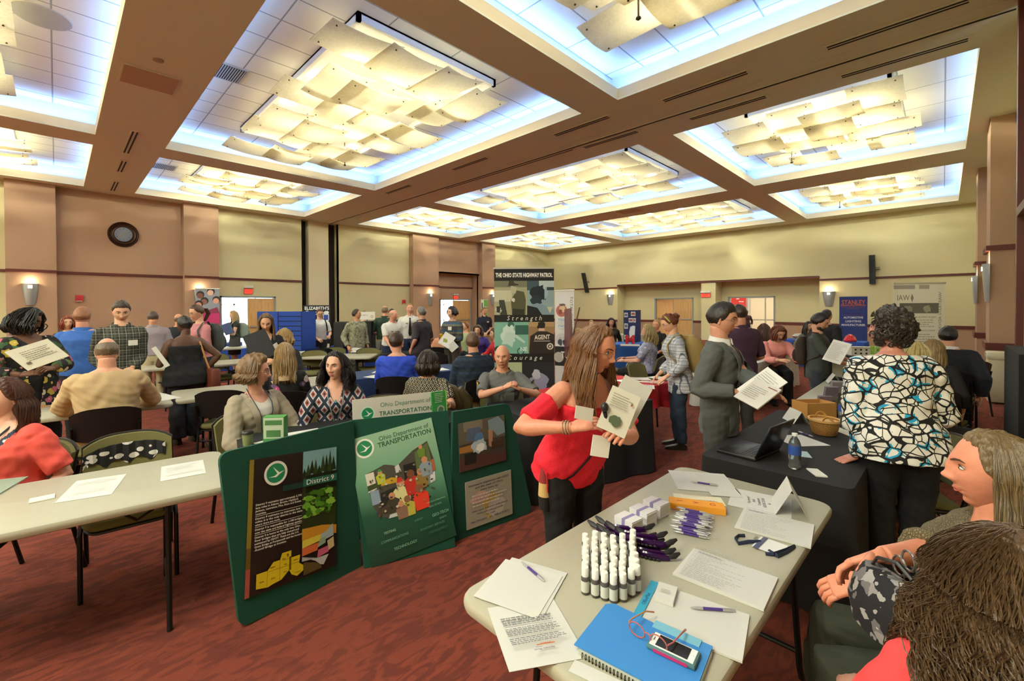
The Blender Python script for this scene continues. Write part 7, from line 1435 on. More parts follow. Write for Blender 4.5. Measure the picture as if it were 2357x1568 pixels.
for (x, y, a_, b_) in ((0, -.085, .26, .008), (0, .085, .26, .008), (-.13, 0, .008, .178), (.13, 0, .008, .178)): m.box((x, y, .065), (a_, b_, .13))
m.box((0, 0, .006), (.25, .17, .01)); m.build('walls', mat('#c08a48', .55), t, False); m = MB(); m.T = Matrix.Translation((.14, 0, .05)); m.lathe([(.035, -.012), (.035, .0), (.01, .006)], n=14); m.build('wheel', mat('#c08a48', .5), t)
rs = random.Random(2)
for k in range(16):
    q = t.matrix_basis @ Vector((rs.uniform(-.10, .10), rs.uniform(-.06, .06), 0)); m = MB(); m.ell((0, 0, .014), (.026, .018, .012), 8); m.tube([(-.034, 0, .014), (-.024, 0, .014)], [.010, .003], 5); m.tube([(.024, 0, .014), (.034, 0, .014)], [.003, .010], 5)
    q0_ = t.location; ca, sa = math.cos(R(-40)), math.sin(R(-40)); lx, ly = rs.uniform(-.10, .10), rs.uniform(-.06, .06); tag(m.build('candy', mat(rs.choice(['#c8342c', '#e0a030', '#d8d4c0', '#4aa890', '#c8342c']), .3), None, True, (q0_.x+lx*ca-ly*sa, q0_.y+lx*sa+ly*ca, ZB+.012+.03*(k % 3)), rs.uniform(0, 6)), 'wrapped candy in the wooden box behind the round basket', 'candy', 'candies in the wooden box')
for k, (u, v, hh, lb) in enumerate(((1893, 948, .16, 'short'), (1905, 944, .24, 'front tall'), (1918, 940, .28, 'middle tall'), (1930, 936, .24, 'rear tall'))):
    p = W(u, v, ZB); t = thing('brochure_holder', '%s clear brochure holder with grey leaflets on the black table' % lb, 'brochure holder', (p.x, p.y, ZB), R(-50)); m = MB(); m.T = Matrix.Rotation(R(14), 4, 'X'); m.box((0, 0, hh/2), (.11, .028, hh*.96)); m.build('leaflets', mat(['#7a6a72', '#6e6470', '#8a8288', '#c8c8cc'][k], .6), t, False); m = MB(); m.T = Matrix.Rotation(R(14), 4, 'X'); m.box((0, -.017, hh*.3), (.116, .003, hh*.6)); m.box((0, .0, .004), (.116, .05, .008)); m.build('tray', mat('#c8ccd0', .1, 0, Transmission_Weight=.7), t, False)
def bsheet(px, label, col='#e4e2dc', z=ZB, th=.0015, deco=None): return sheet(px, z, label, col=col, th=th, deco=deco)
bsheet(((1755, 1000), (1850, 1005), (1900, 1022), (1852, 1032)), 'white sheet lying behind the laptop on the black table'); bsheet(((1948, 985), (1975, 985), (1975, 1017), (1938, 1016)), 'cream paper at the right of the round basket', '#dedaca'); bsheet(((1868, 1082), (1894, 1084), (1892, 1098), (1866, 1096)), 'small white card pile near the resting hand', th=.008); bsheet(((1838, 1040), (1868, 1042), (1858, 1054), (1835, 1050)), 'pale blue cards beside the water bottle', '#b8d0dc', th=.004)
pen(tuple(W(1855, 1001, ZB)), .9, 'pen lying near the foot of the round basket')
# ------------------------------------------------------------------ left table
sheet(((158, 1110), (275, 1095), (275, 1134), (146, 1156)), .742, 'larger white printed sheet on the left table', deco=lambda P: P.lines('#d4d4d0', .1, .9, .2, .9, 9, 3, .3)); sheet(((365, 1076), (462, 1060), (480, 1088), (376, 1108)), .742, 'white printed sheet near the right end of the left table', deco=lambda P: P.lines('#d4d4d0', .1, .9, .2, .9, 7, 4, .3))
sheet(((66, 1150), (126, 1138), (127, 1147), (68, 1160)), .742, 'narrow cream strip on the left table', col='#ece4cc', th=.004); sheet(((-60, 1115), (33, 1103), (28, 1138), (-60, 1146)), .742, 'grey-green folder at the left edge of the photo', 'folder', 'folder', '#8e9c8c', .006)
# scarf with bow print over the olive chair
m = MB(); n = 26
for layer_ in (0,):
    rg = []
    for i in range(n+1):
        a = -.8+1.75*i/n; x = a*.255; y = -.185-.10*(.22/.35)+.055*a*a+(.058 if layer_ == 0 else -.03)+.006*math.sin(i*1.7); zt2 = (.83 if layer_ == 0 else .86)-.055*abs(a)**3.2; r_ = [(x, y, .68+.02*math.sin(i*.9)), (x, y+.012, .68+.02*math.sin(i*.9)), (x, y+.004, zt2-.03), (x, y-.006, zt2-.03)]; rg.append(r_)
    m.loft(rg)
a = NM('black bow print', .7); vv = a.n('TexVoronoi', Vector=a.co(scale=(1, 1, 1.6)), Scale=13.0); Mbow = a.done(a.mix(a.math('LESS_THAN', vv, .40), '#15161b', '#dcdad4'))
ec = [o for o in bpy.data.objects if o.get('label', '').startswith('empty olive-backed chair tucked')][0]; tag(m.build('scarf', Mbow, None, True, tuple(ec.location), ec.rotation_euler.z), 'black and white bow-print scarf draped over the olive chair back', 'scarf')
# odot table: cup, green brochure box, papers
p = W(570, 1025, ZB); t = thing('coffee_cup', 'takeaway coffee cup with a dark lid in front of the taupe blazer', 'cup', (p.x, p.y, ZB)); MB().lathe([(.001, 0), (.029, 0), (.038, .085)], n=20).build('cup', mat('#7f8a5c', .6), t); MB().lathe([(.040, .083), (.041, .092), (.034, .104), (.030, .106), (.001, .104)], n=20).build('lid', mat('#26221f', .4), t)
p = W(628, 1018, ZB); t = thing('brochure_box', 'green and white brochure box beside the coffee cup', 'box', (p.x+.02, p.y, ZB), R(-38)); MB().box((0, 0, .095), (.15, .08, .19), 0, .002).build('carton', mat('#3f8a3c', .6), t, False); m = MB(); m.box((0, -.0412, .11), (.14, .0012, .15)); m.build('picture', mat('#b8c4ac', .5), t, False); m = MB(); m.box((0, -.0422, .15), (.12, .0012, .035)); m.box((-.0, -.0422, .07), (.10, .0012, .05)); m.build('print', mat('#4a7a48', .5), t, False)
for px, lb in ((((660, 998), (735, 985), (745, 1000), (670, 1012)), 'white sheet on the transportation table before the diamond print blouse'), (((590, 1020), (625, 1010), (632, 1024), (595, 1030)), 'white papers beside the coffee cup'), (((745, 985), (808, 978), (812, 990), (755, 998)), 'white sheet next to the transportation sign')): bsheet(px, lb)
# papers on the more distant tables
sheet(((118, 915), (178, 905), (190, 935), (122, 942)), .742, 'open white binder paper left of the man in the tan sweater', th=.01); sheet(((340, 905), (382, 898), (392, 920), (345, 926)), .742, 'white papers right of the man in the tan sweater'); sheet(((60, 930), (98, 925), (100, 938), (64, 944)), .742, 'colourful sheet on the table before the flowered jacket', col='#b88a5c')
for k, (u, v) in enumerate(((1420, 893), (1462, 886), (1500, 880), (1445, 878), (1485, 892), (1520, 872), (1470, 874))): p = W(u, v, ZB); t = thing('paper_sheet', 'loose flyer among the papers on the bright red cloth', 'paper', group='flyers on the red cloth'); P = Pic(Matrix.Translation((p.x, p.y, ZB+.002*k+.002)) @ Matrix.Rotation(k*.9, 4, 'Z'), .28, .21, t, ['#e4e0da', '#d8d4cc', '#dcb8ac', '#e6e4de', '#cfcac6', '#e2ded8', '#d4c8c4'][k], .0012); P.lines('#9a9694', .1, .9, .3, .9, 5, k); P.build('page')
for k, (x, y) in enumerate(((3.3, 5.6), (4.4, 5.5), (3.6, 5.9))): t = thing('paper_sheet', ['flyer at the left end of the navy tablecloth', 'flyer at the right end of the navy tablecloth', 'flyer in the middle of the navy tablecloth'][k], 'paper'); P = Pic(Matrix.Translation((x, y, ZB+.003)) @ Matrix.Rotation(k+.3, 4, 'Z'), .28, .21, t, '#dcdcd8', .0012); P.build('page')
# pitchers and glasses on the black table beyond the person in blue
Mgls = mat('#dfe3e2', .05, 0, Transmission_Weight=.85, IOR=1.3)
def make_pitcher():
    t = thing('water_pitcher', 'p', 'pitcher'); MB().lathe([(.001, .006), (.055, .0), (.060, .02), (.064, .17), (.066, .20), (.062, .20), (.058, .02), (.001, .012)], n=18).build('jug', Mgls, t); MB().tube([(.062, 0, .17), (.105, 0, .16), (.108, 0, .07), (.062, 0, .05)], .008, 6).build('handle', Mgls, t); return t
PT = make_pitcher()
for k, u in enumerate((871, 884, 899, 951, 962, 915)):
    p = W(u, 806-(k == 5)*3, ZB); o = PT if k == 0 else copytree(PT); o.location = (p.x, p.y, ZB); o.rotation_euler = (0, 0, k*1.3); tag(o, 'clear glass water pitcher in the row behind the person in royal blue', 'pitcher', 'glass water pitchers'); o['group'] = 'glass water pitchers'
# right exhibit table: brochure rack, bowls, papers, box models
p = W(1768, 816, ZB); t = thing('brochure_rack', 'clear two-pocket rack of photo leaflets on the white tablecloth', 'brochure rack', (p.x, p.y, ZB), R(-46))
for s_ in (-.11, .11): MB().box((s_, 0, .13), (.19, .03, .25)).build('leaflets', mat('#7a5a54', .5), t, False); MB().box((s_, -.02, .16), (.17, .004, .10)).build('photo', mat('#c89a88', .5), t, False)
MB().box((0, .03, .12), (.44, .012, .26)).build('backplate', mat('#d0d2d0', .3), t, False)
for k, (u, v, w_, h_, c, lb) in enumerate(((8.5, 2.45, .28, .21, '#e6e3d8', 'white sheet at the near end of the white tablecloth'), (9.3, 2.75, .35, .25, '#d8d4cc', 'stack of papers in front of the woman in pink'), (10.6, 2.5, .30, .2, '#c06068', 'red-edged flyer on the white tablecloth'), (8.25, 2.78, .28, .2, '#e0d88c', 'pale yellow sheet at the front corner of the white tablecloth'))): t = thing('paper_sheet', lb, 'paper'); P = Pic(Matrix.Translation((u, v, ZB+.006)) @ Matrix.Rotation(-.5, 4, 'Z'), w_, h_, t, c, .004); P.build('page')
p = W(1790, 806, ZB); m = MB(); m.lathe([(.05, 0), (.09, .03), (.12, .06), (.115, .06), (.08, .03), (.001, .012)], n=20); tag(m.build('bowl', mat('#c89c6c', .6), None, True, (p.x+.3, p.y, ZB)), 'shallow tan basket bowl on the white tablecloth', 'bowl')
q = [Vector((8.03, 2.05, .60)), Vector((8.06, 2.0, .05))]; t = thing('table_banner', 'cream banner with scribbled lettering hanging at the front corner of the white cloth', 'banner'); P = Pic(frame((8.75, 2.13, .40), (1, 0, 0), (0, .05, 1)), .85, .55, t, '#cfc4b0', .003); P.lines('#8a6a5c', .05, .5, .1, .9, 8, 4).text('Mr. Teddy', .2, '#4a4444', .72, .55, shear=.3); P.poly('#b88a80', [(.05, 0), (.3, 0), (.25, .2), (.1, .25)]); P.build('print')
# white boxes, green crate, dark counter by the right wall
p = W(1938, 880, .75); t = thing('archive_box', 'open white cardboard box with raised lid beyond the cream table', 'box', (7.9, .88, .752), R(-20)); MB().box((0, 0, .09), (.34, .26, .18)).build('carton', mat('#cfcab8', .7), t, False); m = MB(); m.T = Matrix.Translation((0, .13, .18)) @ Matrix.Rotation(R(-20), 4, 'X'); m.box((0, 0, .09), (.34, .006, .18)); m.build('lid', mat('#bdb8a6', .7), t, False)
tent(((1912, 884), (1926, 878)), .752, .22, .11, 'white folded card to the left of the white cardboard box', .14, R(20))
p = RD(1988, 815, 9.9); hz_ = RD(1988, 818, 9.9).z; tag(MB().box((0, 0, hz_/2-.001), (.7, .6, hz_-.004)).build('display_case', mat('#151517', .6), None, False, (p.x, p.y, 0), R(-60)), 'black floor case carrying the small white model house', 'display box'); t = thing('model_house', 'small white model house with black windows on the dark table', 'model', (p.x, p.y, hz_), R(-60)); MB().box((0, 0, .09), (.55, .22, .18)).build('walls', mat('#d8d4c4', .6), t, False)
m = MB()
for k in range(5):
    for zz in (.05, .13): m.box((-.2+.1*k, -.111, zz), (.035, .004, .035)); m.box((-.2+.1*k, .111, zz), (.035, .004, .035))
m.build('windows', Mblack, t, False)['kind'] = 'stuff'
MB().prism([(-.29, -.13), (.29, -.13), (.29, .13), (-.29, .13)], .18, .19).build('roof', mat('#b8b4a4', .6), t, False)
p = Vector((8.9, .62, 0)); m = MB(); n = 0; m.T = Matrix.Scale(.6, 4)
for k in range(9):
    for s_ in (-1, 1): m.box((-.24+.06*k, s_*.2, .30), (.012, .012, .60)); m.box((s_*.25, -.19+.047*k, .30), (.012, .012, .60))
for k in range(7): m.box((0, -.2, .04+.09*k), (.50, .012, .012)); m.box((0, .2, .04+.09*k), (.50, .012, .012)); m.box((-.25, 0, .04+.09*k), (.012, .40, .012)); m.box((.25, 0, .04+.09*k), (.012, .4, .012))
m.box((0, 0, .02), (.5, .4, .012)); tag(m.build('mesh_crate', mat('#86b81e', .5), None, False, (p.x, p.y, .755), R(10)), 'lime green mesh crate half hidden by the swirl print jacket', 'crate')
p = RD(1850, 765, 11.6); m = MB(); m.loft([[(math.cos(a)*r__, math.sin(a)*r__*.5, z_) for a in np.linspace(0, 2*math.pi, 16, endpoint=False)] for r__, z_ in ((.1, 0), (.45, .10), (.5, .16), (.40, .20), (.1, .22))]); tag(m.build('light_fixture_sample', mat('#b4b0a4', .3, .5), None, True, (W(1850, 786, .75).x, W(1850, 786, .75).y, .75)), 'grey dome-shaped part shown on the far blue table', 'display part')
p = W(1958, 786, .75); m = MB(); m.loft([[(math.cos(a)*r__, math.sin(a)*r__*.6, z_) for a in np.linspace(0, 2*math.pi, 16, endpoint=False)] for r__, z_ in ((.22, 0), (.24, .04), (.17, .14), (.05, .2))]); tag(m.build('tail_light', mat('#c81e26', .15), None, True, (p.x-.1, p.y, .75)), 'red automotive tail light on the royal blue tablecloth', 'car light')
# trash bin and draped black panel at the right edge
p = RD(2326, 838, 7.6); t = thing('trash_bin', 'beige square trash bin beside the brown pilaster', 'trash bin', (p.x+.2, p.y+.08, 0), 0); MB().box((0, 0, .40), (.42, .36, .76), 0, .03).build('bin', mat('#c4bc9c', .6), t); MB().box((0, 0, .83), (.45, .39, .14), 0, .04).build('hood', mat('#cdc5a6', .6), t); MB().box((0, .197, .84), (.26, .01, .08)).build('flap', mat('#a89f80', .6), t, False)
a = RD(2338, 816, 4.4); m = MB(); m.bx(0, 1.5, -.30, .10, .02, a.z); tag(m.build('draped_stand', cloth('#121213'), None, False, (a.x, a.y-.12, 0)), 'tall black-draped stand at the right edge of the photo', 'stand')

# jacket over a chair between the lattice blouse and the navy shirt, slim easel near the exhibit banners
chair_px(1012, 880, 4.75, 170, 'chair with an olive-brown jacket over it, beside the lattice blouse')
p = RD(1010, 905, 4.70); t = thing('jacket', 'shiny olive-brown jacket slung over a chair beside the cream lattice blouse', 'jacket', (p.x, p.y, 0), R(-46)); m = MB()
m.loft([ring(Vector((0, .02*math.sin(k), z)), Vector((w_, 0, 0)), Vector((0, d_, 0)), 18, 2.4) for k, (z, w_, d_) in enumerate(((.42, .24, .07), (.55, .27, .09), (.70, .27, .10), (.82, .25, .10), (.90, .19, .09), (.93, .10, .06)))]); m.build('body', cloth('#57492c', rough=.45, sc=200), t)
for s_ in (-1, 1): MB().tube([(s_*.20, 0, .86), (s_*.30, .02, .74), (s_*.30, .05, .56), (s_*.24, .08, .46)], [.06, .066, .06, .045], 12).build('sleeve', cloth('#4f4228', rough=.45, sc=200), t)
a, b = RD(1334, 708, 7.2), RD(1309, 812, 7.0); t = thing('easel', 'slim slanted easel holding a clear panel beside the white exhibit banner', 'easel', (b.x, b.y, 0)); o_ = Vector((b.x, b.y, 0)); f_ = o_+(b-a)*.0; m = MB(); m.tube([a-o_, b-o_, b-o_+(b-a)*((b.z-.01)/(a.z-b.z))], .012, 6); m.build('pole', mat('#6a4a34', .4), t)
m = MB(); c_ = (a+b)/2-o_; m.slab([c_+Vector((-.03, .03, .35)), c_+Vector((-.12, .10, .33)), c_+Vector((-.04, .16, -.45)), c_+Vector((.06, .06, -.45))], .004); m.build('panel', mat('#c8a0a4', .1, 0, Transmission_Weight=.6), t, False)
# ------------------------------------------------------------------ things worn and held
def tie(k, col, zb=.02):
    I_ = PEO[k]; m = MB(); m.T = Matrix.Scale(I_['s'], 4); bp = I_['bodypt']; pts = []
    for i in range(8): z = .455-(.455-zb)*i/7; pts.append((bp(min(z, .43), 0, .018)+(I_['fw']*.006 if z < .43 else I_['fw']*-.01)+I_['up']*(max(0, z-.43)), [.020, .018, .022, .026, .030, .034, .038, .020][i]))
    rg = [[p+I_['rt']*w-I_['fw']*.002, p+I_['rt']*w+I_['fw']*.003, p-I_['rt']*w+I_['fw']*.003, p-I_['rt']*w-I_['fw']*.002] for p, w in pts]; m.loft(rg); m.build('tie', mat(col, .5), I_['root'])
tie('suit', '#4a1e28', .05); tie('tieofficer', '#16161a', .05)
def sticker(k, x, z, w=.09, h=.06, col='#e8e6de', inf=.035, rot=0, back=False):
    I_ = PEO[k]; c = I_['bodypt'](z, x, inf); r = (I_['bodypt'](z, x+.03, inf)-I_['bodypt'](z, x-.03, inf)).normalized(); m = MB(); m.T = Matrix.Scale(I_['s'], 4) @ frame(c, r, I_['up']) @ Matrix.Rotation(R(rot), 4, 'Z') @ Matrix.Diagonal((1, 1, 1, 1)); m.box((0, 0, 0), (w, h, .003)); o = m.build('name_sticker', mat(col, .6), I_['top'], False); o['label'] = 'white name sticker'
sticker('plaidboy', -.08, .30); sticker('folderwoman', -.09, .34, rot=-30); sticker('stripehoodie', -.05, .34, .08, .07); sticker('navypolo', -.08, .34, .06, .04)
for x, z, c in ((-.07, .33, '#7a3a34'), (.07, .33, '#8a6a3a'), (-.08, .27, '#b89a3c')): sticker('tieofficer', x, z, .05, .022, c, .02); sticker('baldofficer', x, z, .05, .022, c, .02)
# trooper details: shoulder patch, pockets, badge
I_ = PEO['trooper']; s = I_['s']
for sd in (-1, 1):
    S, el, wr = I_['arms'][sd]; c = S.lerp(el, .42); d = (I_['rt']*sd*.8+I_['fw']*.35+I_['up']*.25).normalized(); m = MB(); m.T = Matrix.Scale(s, 4) @ frame(c+d*.066, I_['up'].cross(d), I_['up']) @ Matrix.Diagonal((1, 1, 1, 1)); m.prism([(-.035, .04), (.035, .04), (.040, 0), (.022, -.04), (0, -.052), (-.022, -.04), (-.04, 0)], -.004, .004); m.m = 1; m.prism([(-.022, .028), (.022, .028), (.010, 0), (.016, -.03), (-.016, -.03), (-.010, 0)], .004, .006); m.build('shoulder_patch', [mat('#1c1c1c', .7), mat('#d8b020', .6)], I_['top'])
    c = I_['bodypt'](.26, sd*.075, .024); m = MB(); m.T = Matrix.Scale(s, 4) @ frame(c, I_['rt'], I_['up']); m.box((0, -.01, 0), (.085, .09, .006), 0, .002); m.box((0, .035, .003), (.09, .03, .006), 0, .002); m.lathe([(.006, .005), (.006, .008), (.001, .009)], (0, .03, 0), 8); m.build('pocket', cloth('#5f605d', sc=500), I_['top'])
m = MB(); m.T = Matrix.Scale(s, 4)
for z in (.34, .27, .20, .13): c = I_['bodypt'](z, 0, .022); m.ell(c, (.006, .004, .006), 8)
m.build('buttons', mat('#3a3a38', .4), I_['top'])
# lanyards
def lanyard(k, col, zb, badge='#d8d8d4', wd=.007, pend=None, inf=.03):
    I_ = PEO[k]; bp = I_['bodypt']; m = MB(); m.T = Matrix.Scale(I_['s'], 4); nb = I_['nb']
    for sd in (-1, 1):
        pts = [nb+I_['rt']*sd*.055-I_['fw']*.03+I_['up']*.02, nb+I_['rt']*sd*.068+I_['fw']*.03-I_['up']*.01]+[bp(z, sd*.065*(z-zb)/(.42-zb), inf) for z in np.linspace(.42, zb, 7)]; m.tube(pts, wd, 5, .35)
    ly = m.build('lanyard', mat(col, .6), I_['root']); c = bp(zb-.06, 0, inf+.006); m = MB(); m.T = Matrix.Scale(I_['s'], 4) @ frame(c, I_['rt'], I_['up']); m.box((0, 0, 0), (.055, .085, .004)); m.m = 1; m.box((0, -.005, .003), (.03, .04, .002)); m.build('badge', [mat(badge, .4), mat('#7a6a64', .5)], ly, False)
lanyard('blazer', '#1d2f5c', .10); lanyard('diamondwoman', '#a8a8ac', .14); lanyard('coral', '#15161c', .12)
I_ = PEO['diamondwoman']; m = MB(); m.T = Matrix.Scale(I_['s'], 4); c = I_['bodypt'](.38, 0, .02); m.tube([c+I_['up']*.012, c-I_['up']*.012], [.004, .013], 4); m.build('pendant', mat('#1f93b4', .3), I_['root'])
# blazer lapels, suit lapels
def lapels(k, zb, w_, mt, inf=.030):
    I_ = PEO[k]; bp = I_['bodypt']
    for sd in (-1, 1):
        m = MB(); m.T = Matrix.Scale(I_['s'], 4); rg = []
        for i in range(9):
            z = zb+(.455-zb)*i/8; f_ = (z-zb)/(.47-zb); x0 = w_*f_; wl = .012+.045*f_*(1 if i < 7 else .8); zz = min(z, .44); a_ = bp(zz, sd*(x0-.004), inf)+I_['up']*(z-zz)-(I_['fw']*.03 if z > .44 else I_['fw']*0); b_ = bp(zz, sd*(x0+wl), inf+.003)+I_['up']*(z-zz)*.6-(I_['fw']*.02 if z > .44 else I_['fw']*0); rg.append([a_, a_+I_['fw']*.005, b_+I_['fw']*.004, b_])
        m.loft(rg); m.build('lapel', mt, I_['top'])
lapels('blazer', .08, .085, cloth('#a89c89', sc=500)); lapels('suit', .10, .062, cloth('#616466', sc=600))
I_ = PEO['folderwoman']; m = MB(); m.T = Matrix.Scale(I_['s'], 4); m.tube([I_['hc']+I_['HR'] @ Vector((.086*math.cos(a), .040+.0*a, .086*math.sin(a)+.01)) for a in np.linspace(-.1, math.pi+.1, 15)], .008, 6, .6); m.build('headband', mat('#1c2030', .6), I_['root'])
I_ = PEO['plaidpack']; m = MB(); m.T = Matrix.Scale(I_['s'], 4); m.tube([I_['hc']+I_['HR'] @ Vector((.092*math.cos(a), .0+.02*math.sin(a), .10*math.sin(a)+.02)) for a in np.linspace(0.1, math.pi-.1, 11)], .006, 6); m.build('headband', mat('#b8d030', .4), I_['root'])
I_ = PEO['redwoman']; s = I_['s']; m = MB(); m.T = Matrix.Scale(s, 4); S, el, wr = I_['arms'][1]
for k in range(3):
    c = el.lerp(wr, .84+.05*k); d = (wr-el).normalized(); a_ = d.orthogonal().normalized(); b_ = d.cross(a_); m.tube([c+a_*.031*math.cos(t_)+b_*.031*math.sin(t_) for t_ in np.linspace(0, 6.28, 17)], .0022+.001*(k == 1), 5)
m.build('bracelet', mat('#c8b898', .3, .6), I_['root'])
# crossbody strap and tassels
bp = I_['bodypt']; m = MB(); m.T = Matrix.Scale(s, 4); pts = [bp(.16-.0*i, -.10+.045*i, .03)-I_['up']*(.042*i) for i in range(7)]; pts = [bp(z, x, .024) for z, x in zip(np.linspace(.16, -.07, 8), np.linspace(-.06, .15, 8))]; m.tube(pts, .011, 6, .4); m.build('bag_strap', mat('#14161c', .6), I_['root'])
w0 = I_['world'](I_['P']+I_['rt']*.19-I_['up']*.03+I_['fw']*.02); t = thing('key_pouch', 'small red, tan and black banded purse at the hip of the woman in red', 'purse', tuple(w0)); 
for (z0_, z1_, r0, r1, c) in ((.02, -.06, .018, .030, '#8a2a2c'), (-.06, -.13, .030, .034, '#c8a86a'), (-.13, -.20, .034, .028, '#181616')): MB().tube([(0, 0, z0_), (0, 0, z1_)], [r0, r1], 12).build('pouch_band', mat(c, .8), t)
for k in range(3): MB().tube([(.03*k-.02, -.03, .0), (.035*k-.02, -.035, -.10-.05*k)], .004, 5).build('strap', mat(['#c82028', '#2a2420', '#b8862c'][k], .5), t); 
MB().box((.045, -.04, -.17), (.028, .008, .05)).build('tag', mat('#b8862c', .4), t, False)
# held papers: given by centre pixel, depth, tilt
def held(u, v, d, w, h, label, face=0, tilt=30, roll=0, col='#d6d4ca', n=1, deco=None, name='leaflet', cat='paper'):
    c = RD(u, v, d); rz, dr = heading(c, face); M4 = Matrix.Translation(c) @ Matrix.Rotation(rz+math.pi, 4, 'Z') @ Matrix.Rotation(R(90-tilt), 4, 'X') @ Matrix.Rotation(R(roll), 4, 'Z'); t = thing(name, label, cat)
    P = Pic(M4, w, h, t, col, .003*n, .6)
    if deco: deco(P)
    P.build('page'); return t
held(1424, 948, 1.90, .125, .19, 'printed leaflet with a green map held by the woman in red', 12, 12, -24, '#d4d0c4', 2, lambda P: (P.lines('#9c9a90', .12, .88, .55, .88, 6, 2), P.blob('#55604a', .5, .28, .22, .12, 3), P.rect('#8a5a48', .78, .72, .84, .78)))
held(1446, 925, 1.96, .13, .20, 'plain grey sheets behind the map leaflet held by the woman in red', 12, 12, -30, '#c4c2bc', 2); held(1345, 952, 1.90, .085, .055, 'small white card in the right hand of the woman in red', 30, 10, -14, '#dcd8d0'); held(1383, 1028, 1.93, .08, .09, 'folded white slip below the hands of the woman in red', 20, 5, -10, '#e2ded4', 2)
p_ = RD(1392, 938, 1.90); m = MB(); m.ell((0, 0, 0), (.020, .016, .022), 12); m.tube([(0, 0, -.02), (.012, 0, -.06), (.006, .005, -.085)], [.010, .007, .006], 6); tag(m.build('key_fob', mat('#1b1a20', .4), None, True, tuple(p_)), 'black key fob above the hands of the woman in red', 'key fob')
held(1752, 888, 3.0, .19, .25, 'white printed sheets fanned open by the man in the grey suit', -30, 40, -32, '#dfddd8', 2, lambda P: P.lines('#b0aeaa', .1, .9, .5, .9, 6, 2)); held(1742, 905, 2.92, .20, .20, 'front booklet held by the man in the grey suit', -30, 50, -20, '#c9c5be', 3, lambda P: (P.rect('#8a5a5c', .6, .86, .95, .9), P.lines('#9a9690', .1, .8, .2, .75, 7, 4)))
held(88, 815, 4.15, .36, .26, 'pale printed leaflet read by the woman in the flowered jacket', 20, 45, 22, '#cdc6b0', 2, lambda P: (P.lines('#8a8270', .2, .9, .3, .8, 6, 3), P.rect('#5a5040', .1, .2, .2, .3)))
held(370, 822, 5.4, .05, .28, 'rolled white paper in the left hand of the tank top woman', 0, 0, 30, '#e0ddd6', 3); 
I_ = PEO['tankwoman']; m = MB(); m.T = Matrix.Scale(I_['s'], 4); Sc = I_['Sc']; m.tube([Sc+I_['rt']*.14+I_['fw']*.10-I_['up']*.16, Sc+I_['rt']*.15+I_['fw']*.03+I_['up']*.03, Sc+I_['rt']*.15-I_['fw']*.09-I_['up']*.03, Sc+I_['rt']*.20-I_['fw']*.13-I_['up']*.25, Sc+I_['rt']*.25-I_['fw']*.12-I_['up']*.40], .013, 6, .5); o = m.build('bag_strap', mat('#b8824c', .5), I_['root'])
w0 = I_['world'](Sc+I_['rt']*.28-I_['fw']*.12-I_['up']*.56); m = MB(); m.box((0, 0, 0), (.12, .30, .34), 0, .04); tag(m.build('handbag', mat('#6a3426', .5), None, True, tuple(w0), I_['root'].rotation_euler.z), 'brown leather handbag at the hip of the woman in the black tank top', 'handbag')
held(598, 795, 4.85, .24, .32, 'black folder held open by the woman with the headband', 0, 20, 22, '#17171a', 4, name='folder', cat='folder'); held(524, 757, 11.3, .22, .30, 'dark blue folder carried by the girl in the doorway', 10, 20, 20, '#3a4a70', 2, name='folder', cat='folder')
held(1029, 783, 8.85, .24, .30, 'white flyer with a green map held by the striped hoodie', 10, 30, -35, '#dedcd4', 1, lambda P: P.blob('#98a040', .4, .4, .2, .15, 2)); held(1042, 798, 8.8, .18, .16, 'folded white flyer below the hands of the striped hoodie', 0, 10, 40)
held(1926, 810, 5.75, .22, .30, 'white sheet read by the bearded young man', -25, 25, -14, '#e2e0da', 1, lambda P: P.lines('#b4b2ae', .1, .9, .1, .9, 12, 3))
p = PEO['stripehoodie']['world'](PEO['stripehoodie']['arms'][1][2]); m = MB(); m.lathe([(.02, 0), (.035, .03), (.04, .09), (.03, .10)], n=12); tag(m.build('cup', mat('#d8a820', .5), None, True, (p.x, p.y, p.z)), 'small yellow cup in the hand of the striped hoodie', 'cup')
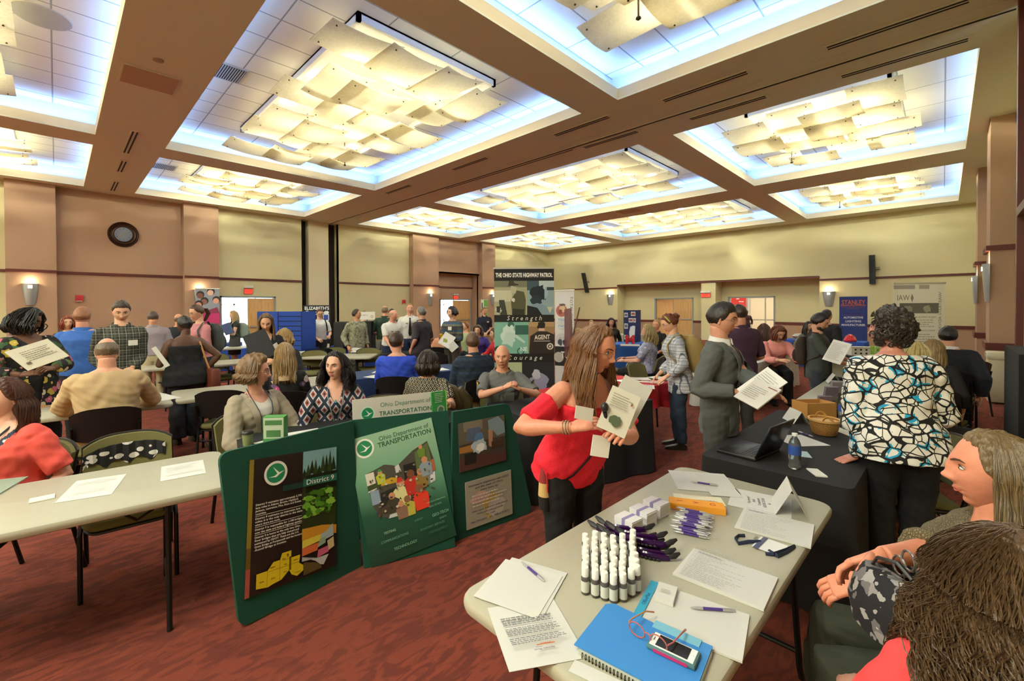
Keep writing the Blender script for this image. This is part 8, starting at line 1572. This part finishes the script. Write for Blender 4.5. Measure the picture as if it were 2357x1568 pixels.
# backpacks
def backpack(k, c, label, w=.30, h=.44, d=.17, c2=None):
    I_ = PEO[k]; s = I_['s']; base = I_['P']+I_['up']*.02-I_['fw']*(.15); M4 = I_['M'] @ Matrix.Scale(s, 4) @ frame(base+I_['up']*h/2, I_['rt'], I_['fw']*-1) ; rt, up, fw = I_['rt'], I_['up'], I_['fw']
    t = thing('backpack', label, 'backpack', tuple(I_['root'].location), I_['root'].rotation_euler.z); mt = cloth(c, sc=400); m = MB(); m.T = Matrix.Scale(s, 4); rg = []
    for i in range(9):
        f_ = i/8; z = h*f_; k_ = math.sin(min(1, f_*3+.35)*math.pi/2)*math.sin(min(1, (1-f_)*2.4+.30)*math.pi/2); rg.append(ring(base+up*z-fw*(d*.32*k_), rt*(w/2*(.55+.45*k_)), fw*(d*.55*k_), 18, 2.8))
    m.loft(rg); bd = m.build('body', mt, t); m = MB(); m.T = Matrix.Scale(s, 4); rg = [ring(base+up*(h*.12+h*.42*f_)-fw*(d*.85), rt*(w*.36*(.8+.2*math.sin(f_*3.14))), fw*(.045*math.sin(.3+f_*2.5)), 14, 2.8) for f_ in (0, .2, .5, .8, 1)]; m.loft(rg); m.build('front_pocket', cloth(c2 or c, sc=400, var=.2), bd)
    for sd in (-1, 1):
        m = MB(); m.T = Matrix.Scale(s, 4); Sc = I_['Sc']; m.tube([base+up*h*.88+rt*sd*.07+fw*.03, Sc+rt*sd*.115-fw*.06+up*.065, Sc+rt*sd*.125+fw*.02+up*.060, Sc+rt*sd*.135+fw*.115-up*.04, Sc+rt*sd*.155+fw*.12-up*.17, Sc+rt*sd*.185+fw*.03-up*.28, base+up*.05+rt*sd*.12+fw*.03], .017, 6, .4); m.build('strap', mt, t)
    return t
backpack('plaidpack', '#a68c54', 'tan canvas backpack worn by the woman in the plaid shirt', .32, .46, .20, '#b59b62'); backpack('pinkpack', '#4a524e', 'dark grey backpack worn by the woman in the pink sweater'); backpack('beard', '#3a2c24', 'dark brown backpack worn by the bearded young man', .26, .42, .13); backpack('doorgirl', '#8a9a8c', 'pale grey-green backpack on the girl in the doorway', .34, .42, .22); backpack('whitetee', '#2a2c30', 'dark backpack on the man in the white T-shirt')
# purse on the lap in the right foreground
pc = RD(2058, 1400, 1.20); t = thing('handbag', 'black and grey flower-print handbag with chrome clasps on the lap at the lower right', 'handbag', tuple(pc), R(40)); Mp = pat_floral('#17141a', ['#8a8684', '#17141a', '#6a6668', '#9a9694'], 34.0, 'grey bloom print', .6)
m = MB(); rg = [ring(Vector((0, 0, z)), Vector((w_, 0, 0)), Vector((0, d_, 0)), 20, 2.6) for z, w_, d_ in ((-.085, .09, .045), (-.08, .115, .06), (-.02, .13, .066), (.04, .118, .05), (.075, .10, .03), (.08, .095, .02))]; m.loft(rg); m.build('body', Mp, t)
m = MB(); m.tube([(-.09, .0, .06), (-.12, .01, .10), (-.05, .03, .15), (.03, .02, .12), (.08, 0, .07)], .006, 8, .6); m.build('handle', mat('#151316', .4), t)
m = MB()
for cx_, cz_ in ((.02, .12), (.05, .09), (-.03, .10)): m.tube([(cx_+.022*math.cos(a), -.05, cz_+.026*math.sin(a)) for a in np.linspace(0, 6.28, 15)], .0032, 6)
m.build('rings', mat('#d0cdc8', .15, .9), t); m = MB(); m.lathe([(.018, 0), (.018, .006), (.004, .007)], (.0, -.07, .05), 14); m.build('clasp', mat('#b8b4ac', .3, .5), t)
# ------------------------------------------------------------------ finish
flush_union()
flush_text()
bpy.context.view_layer.update()
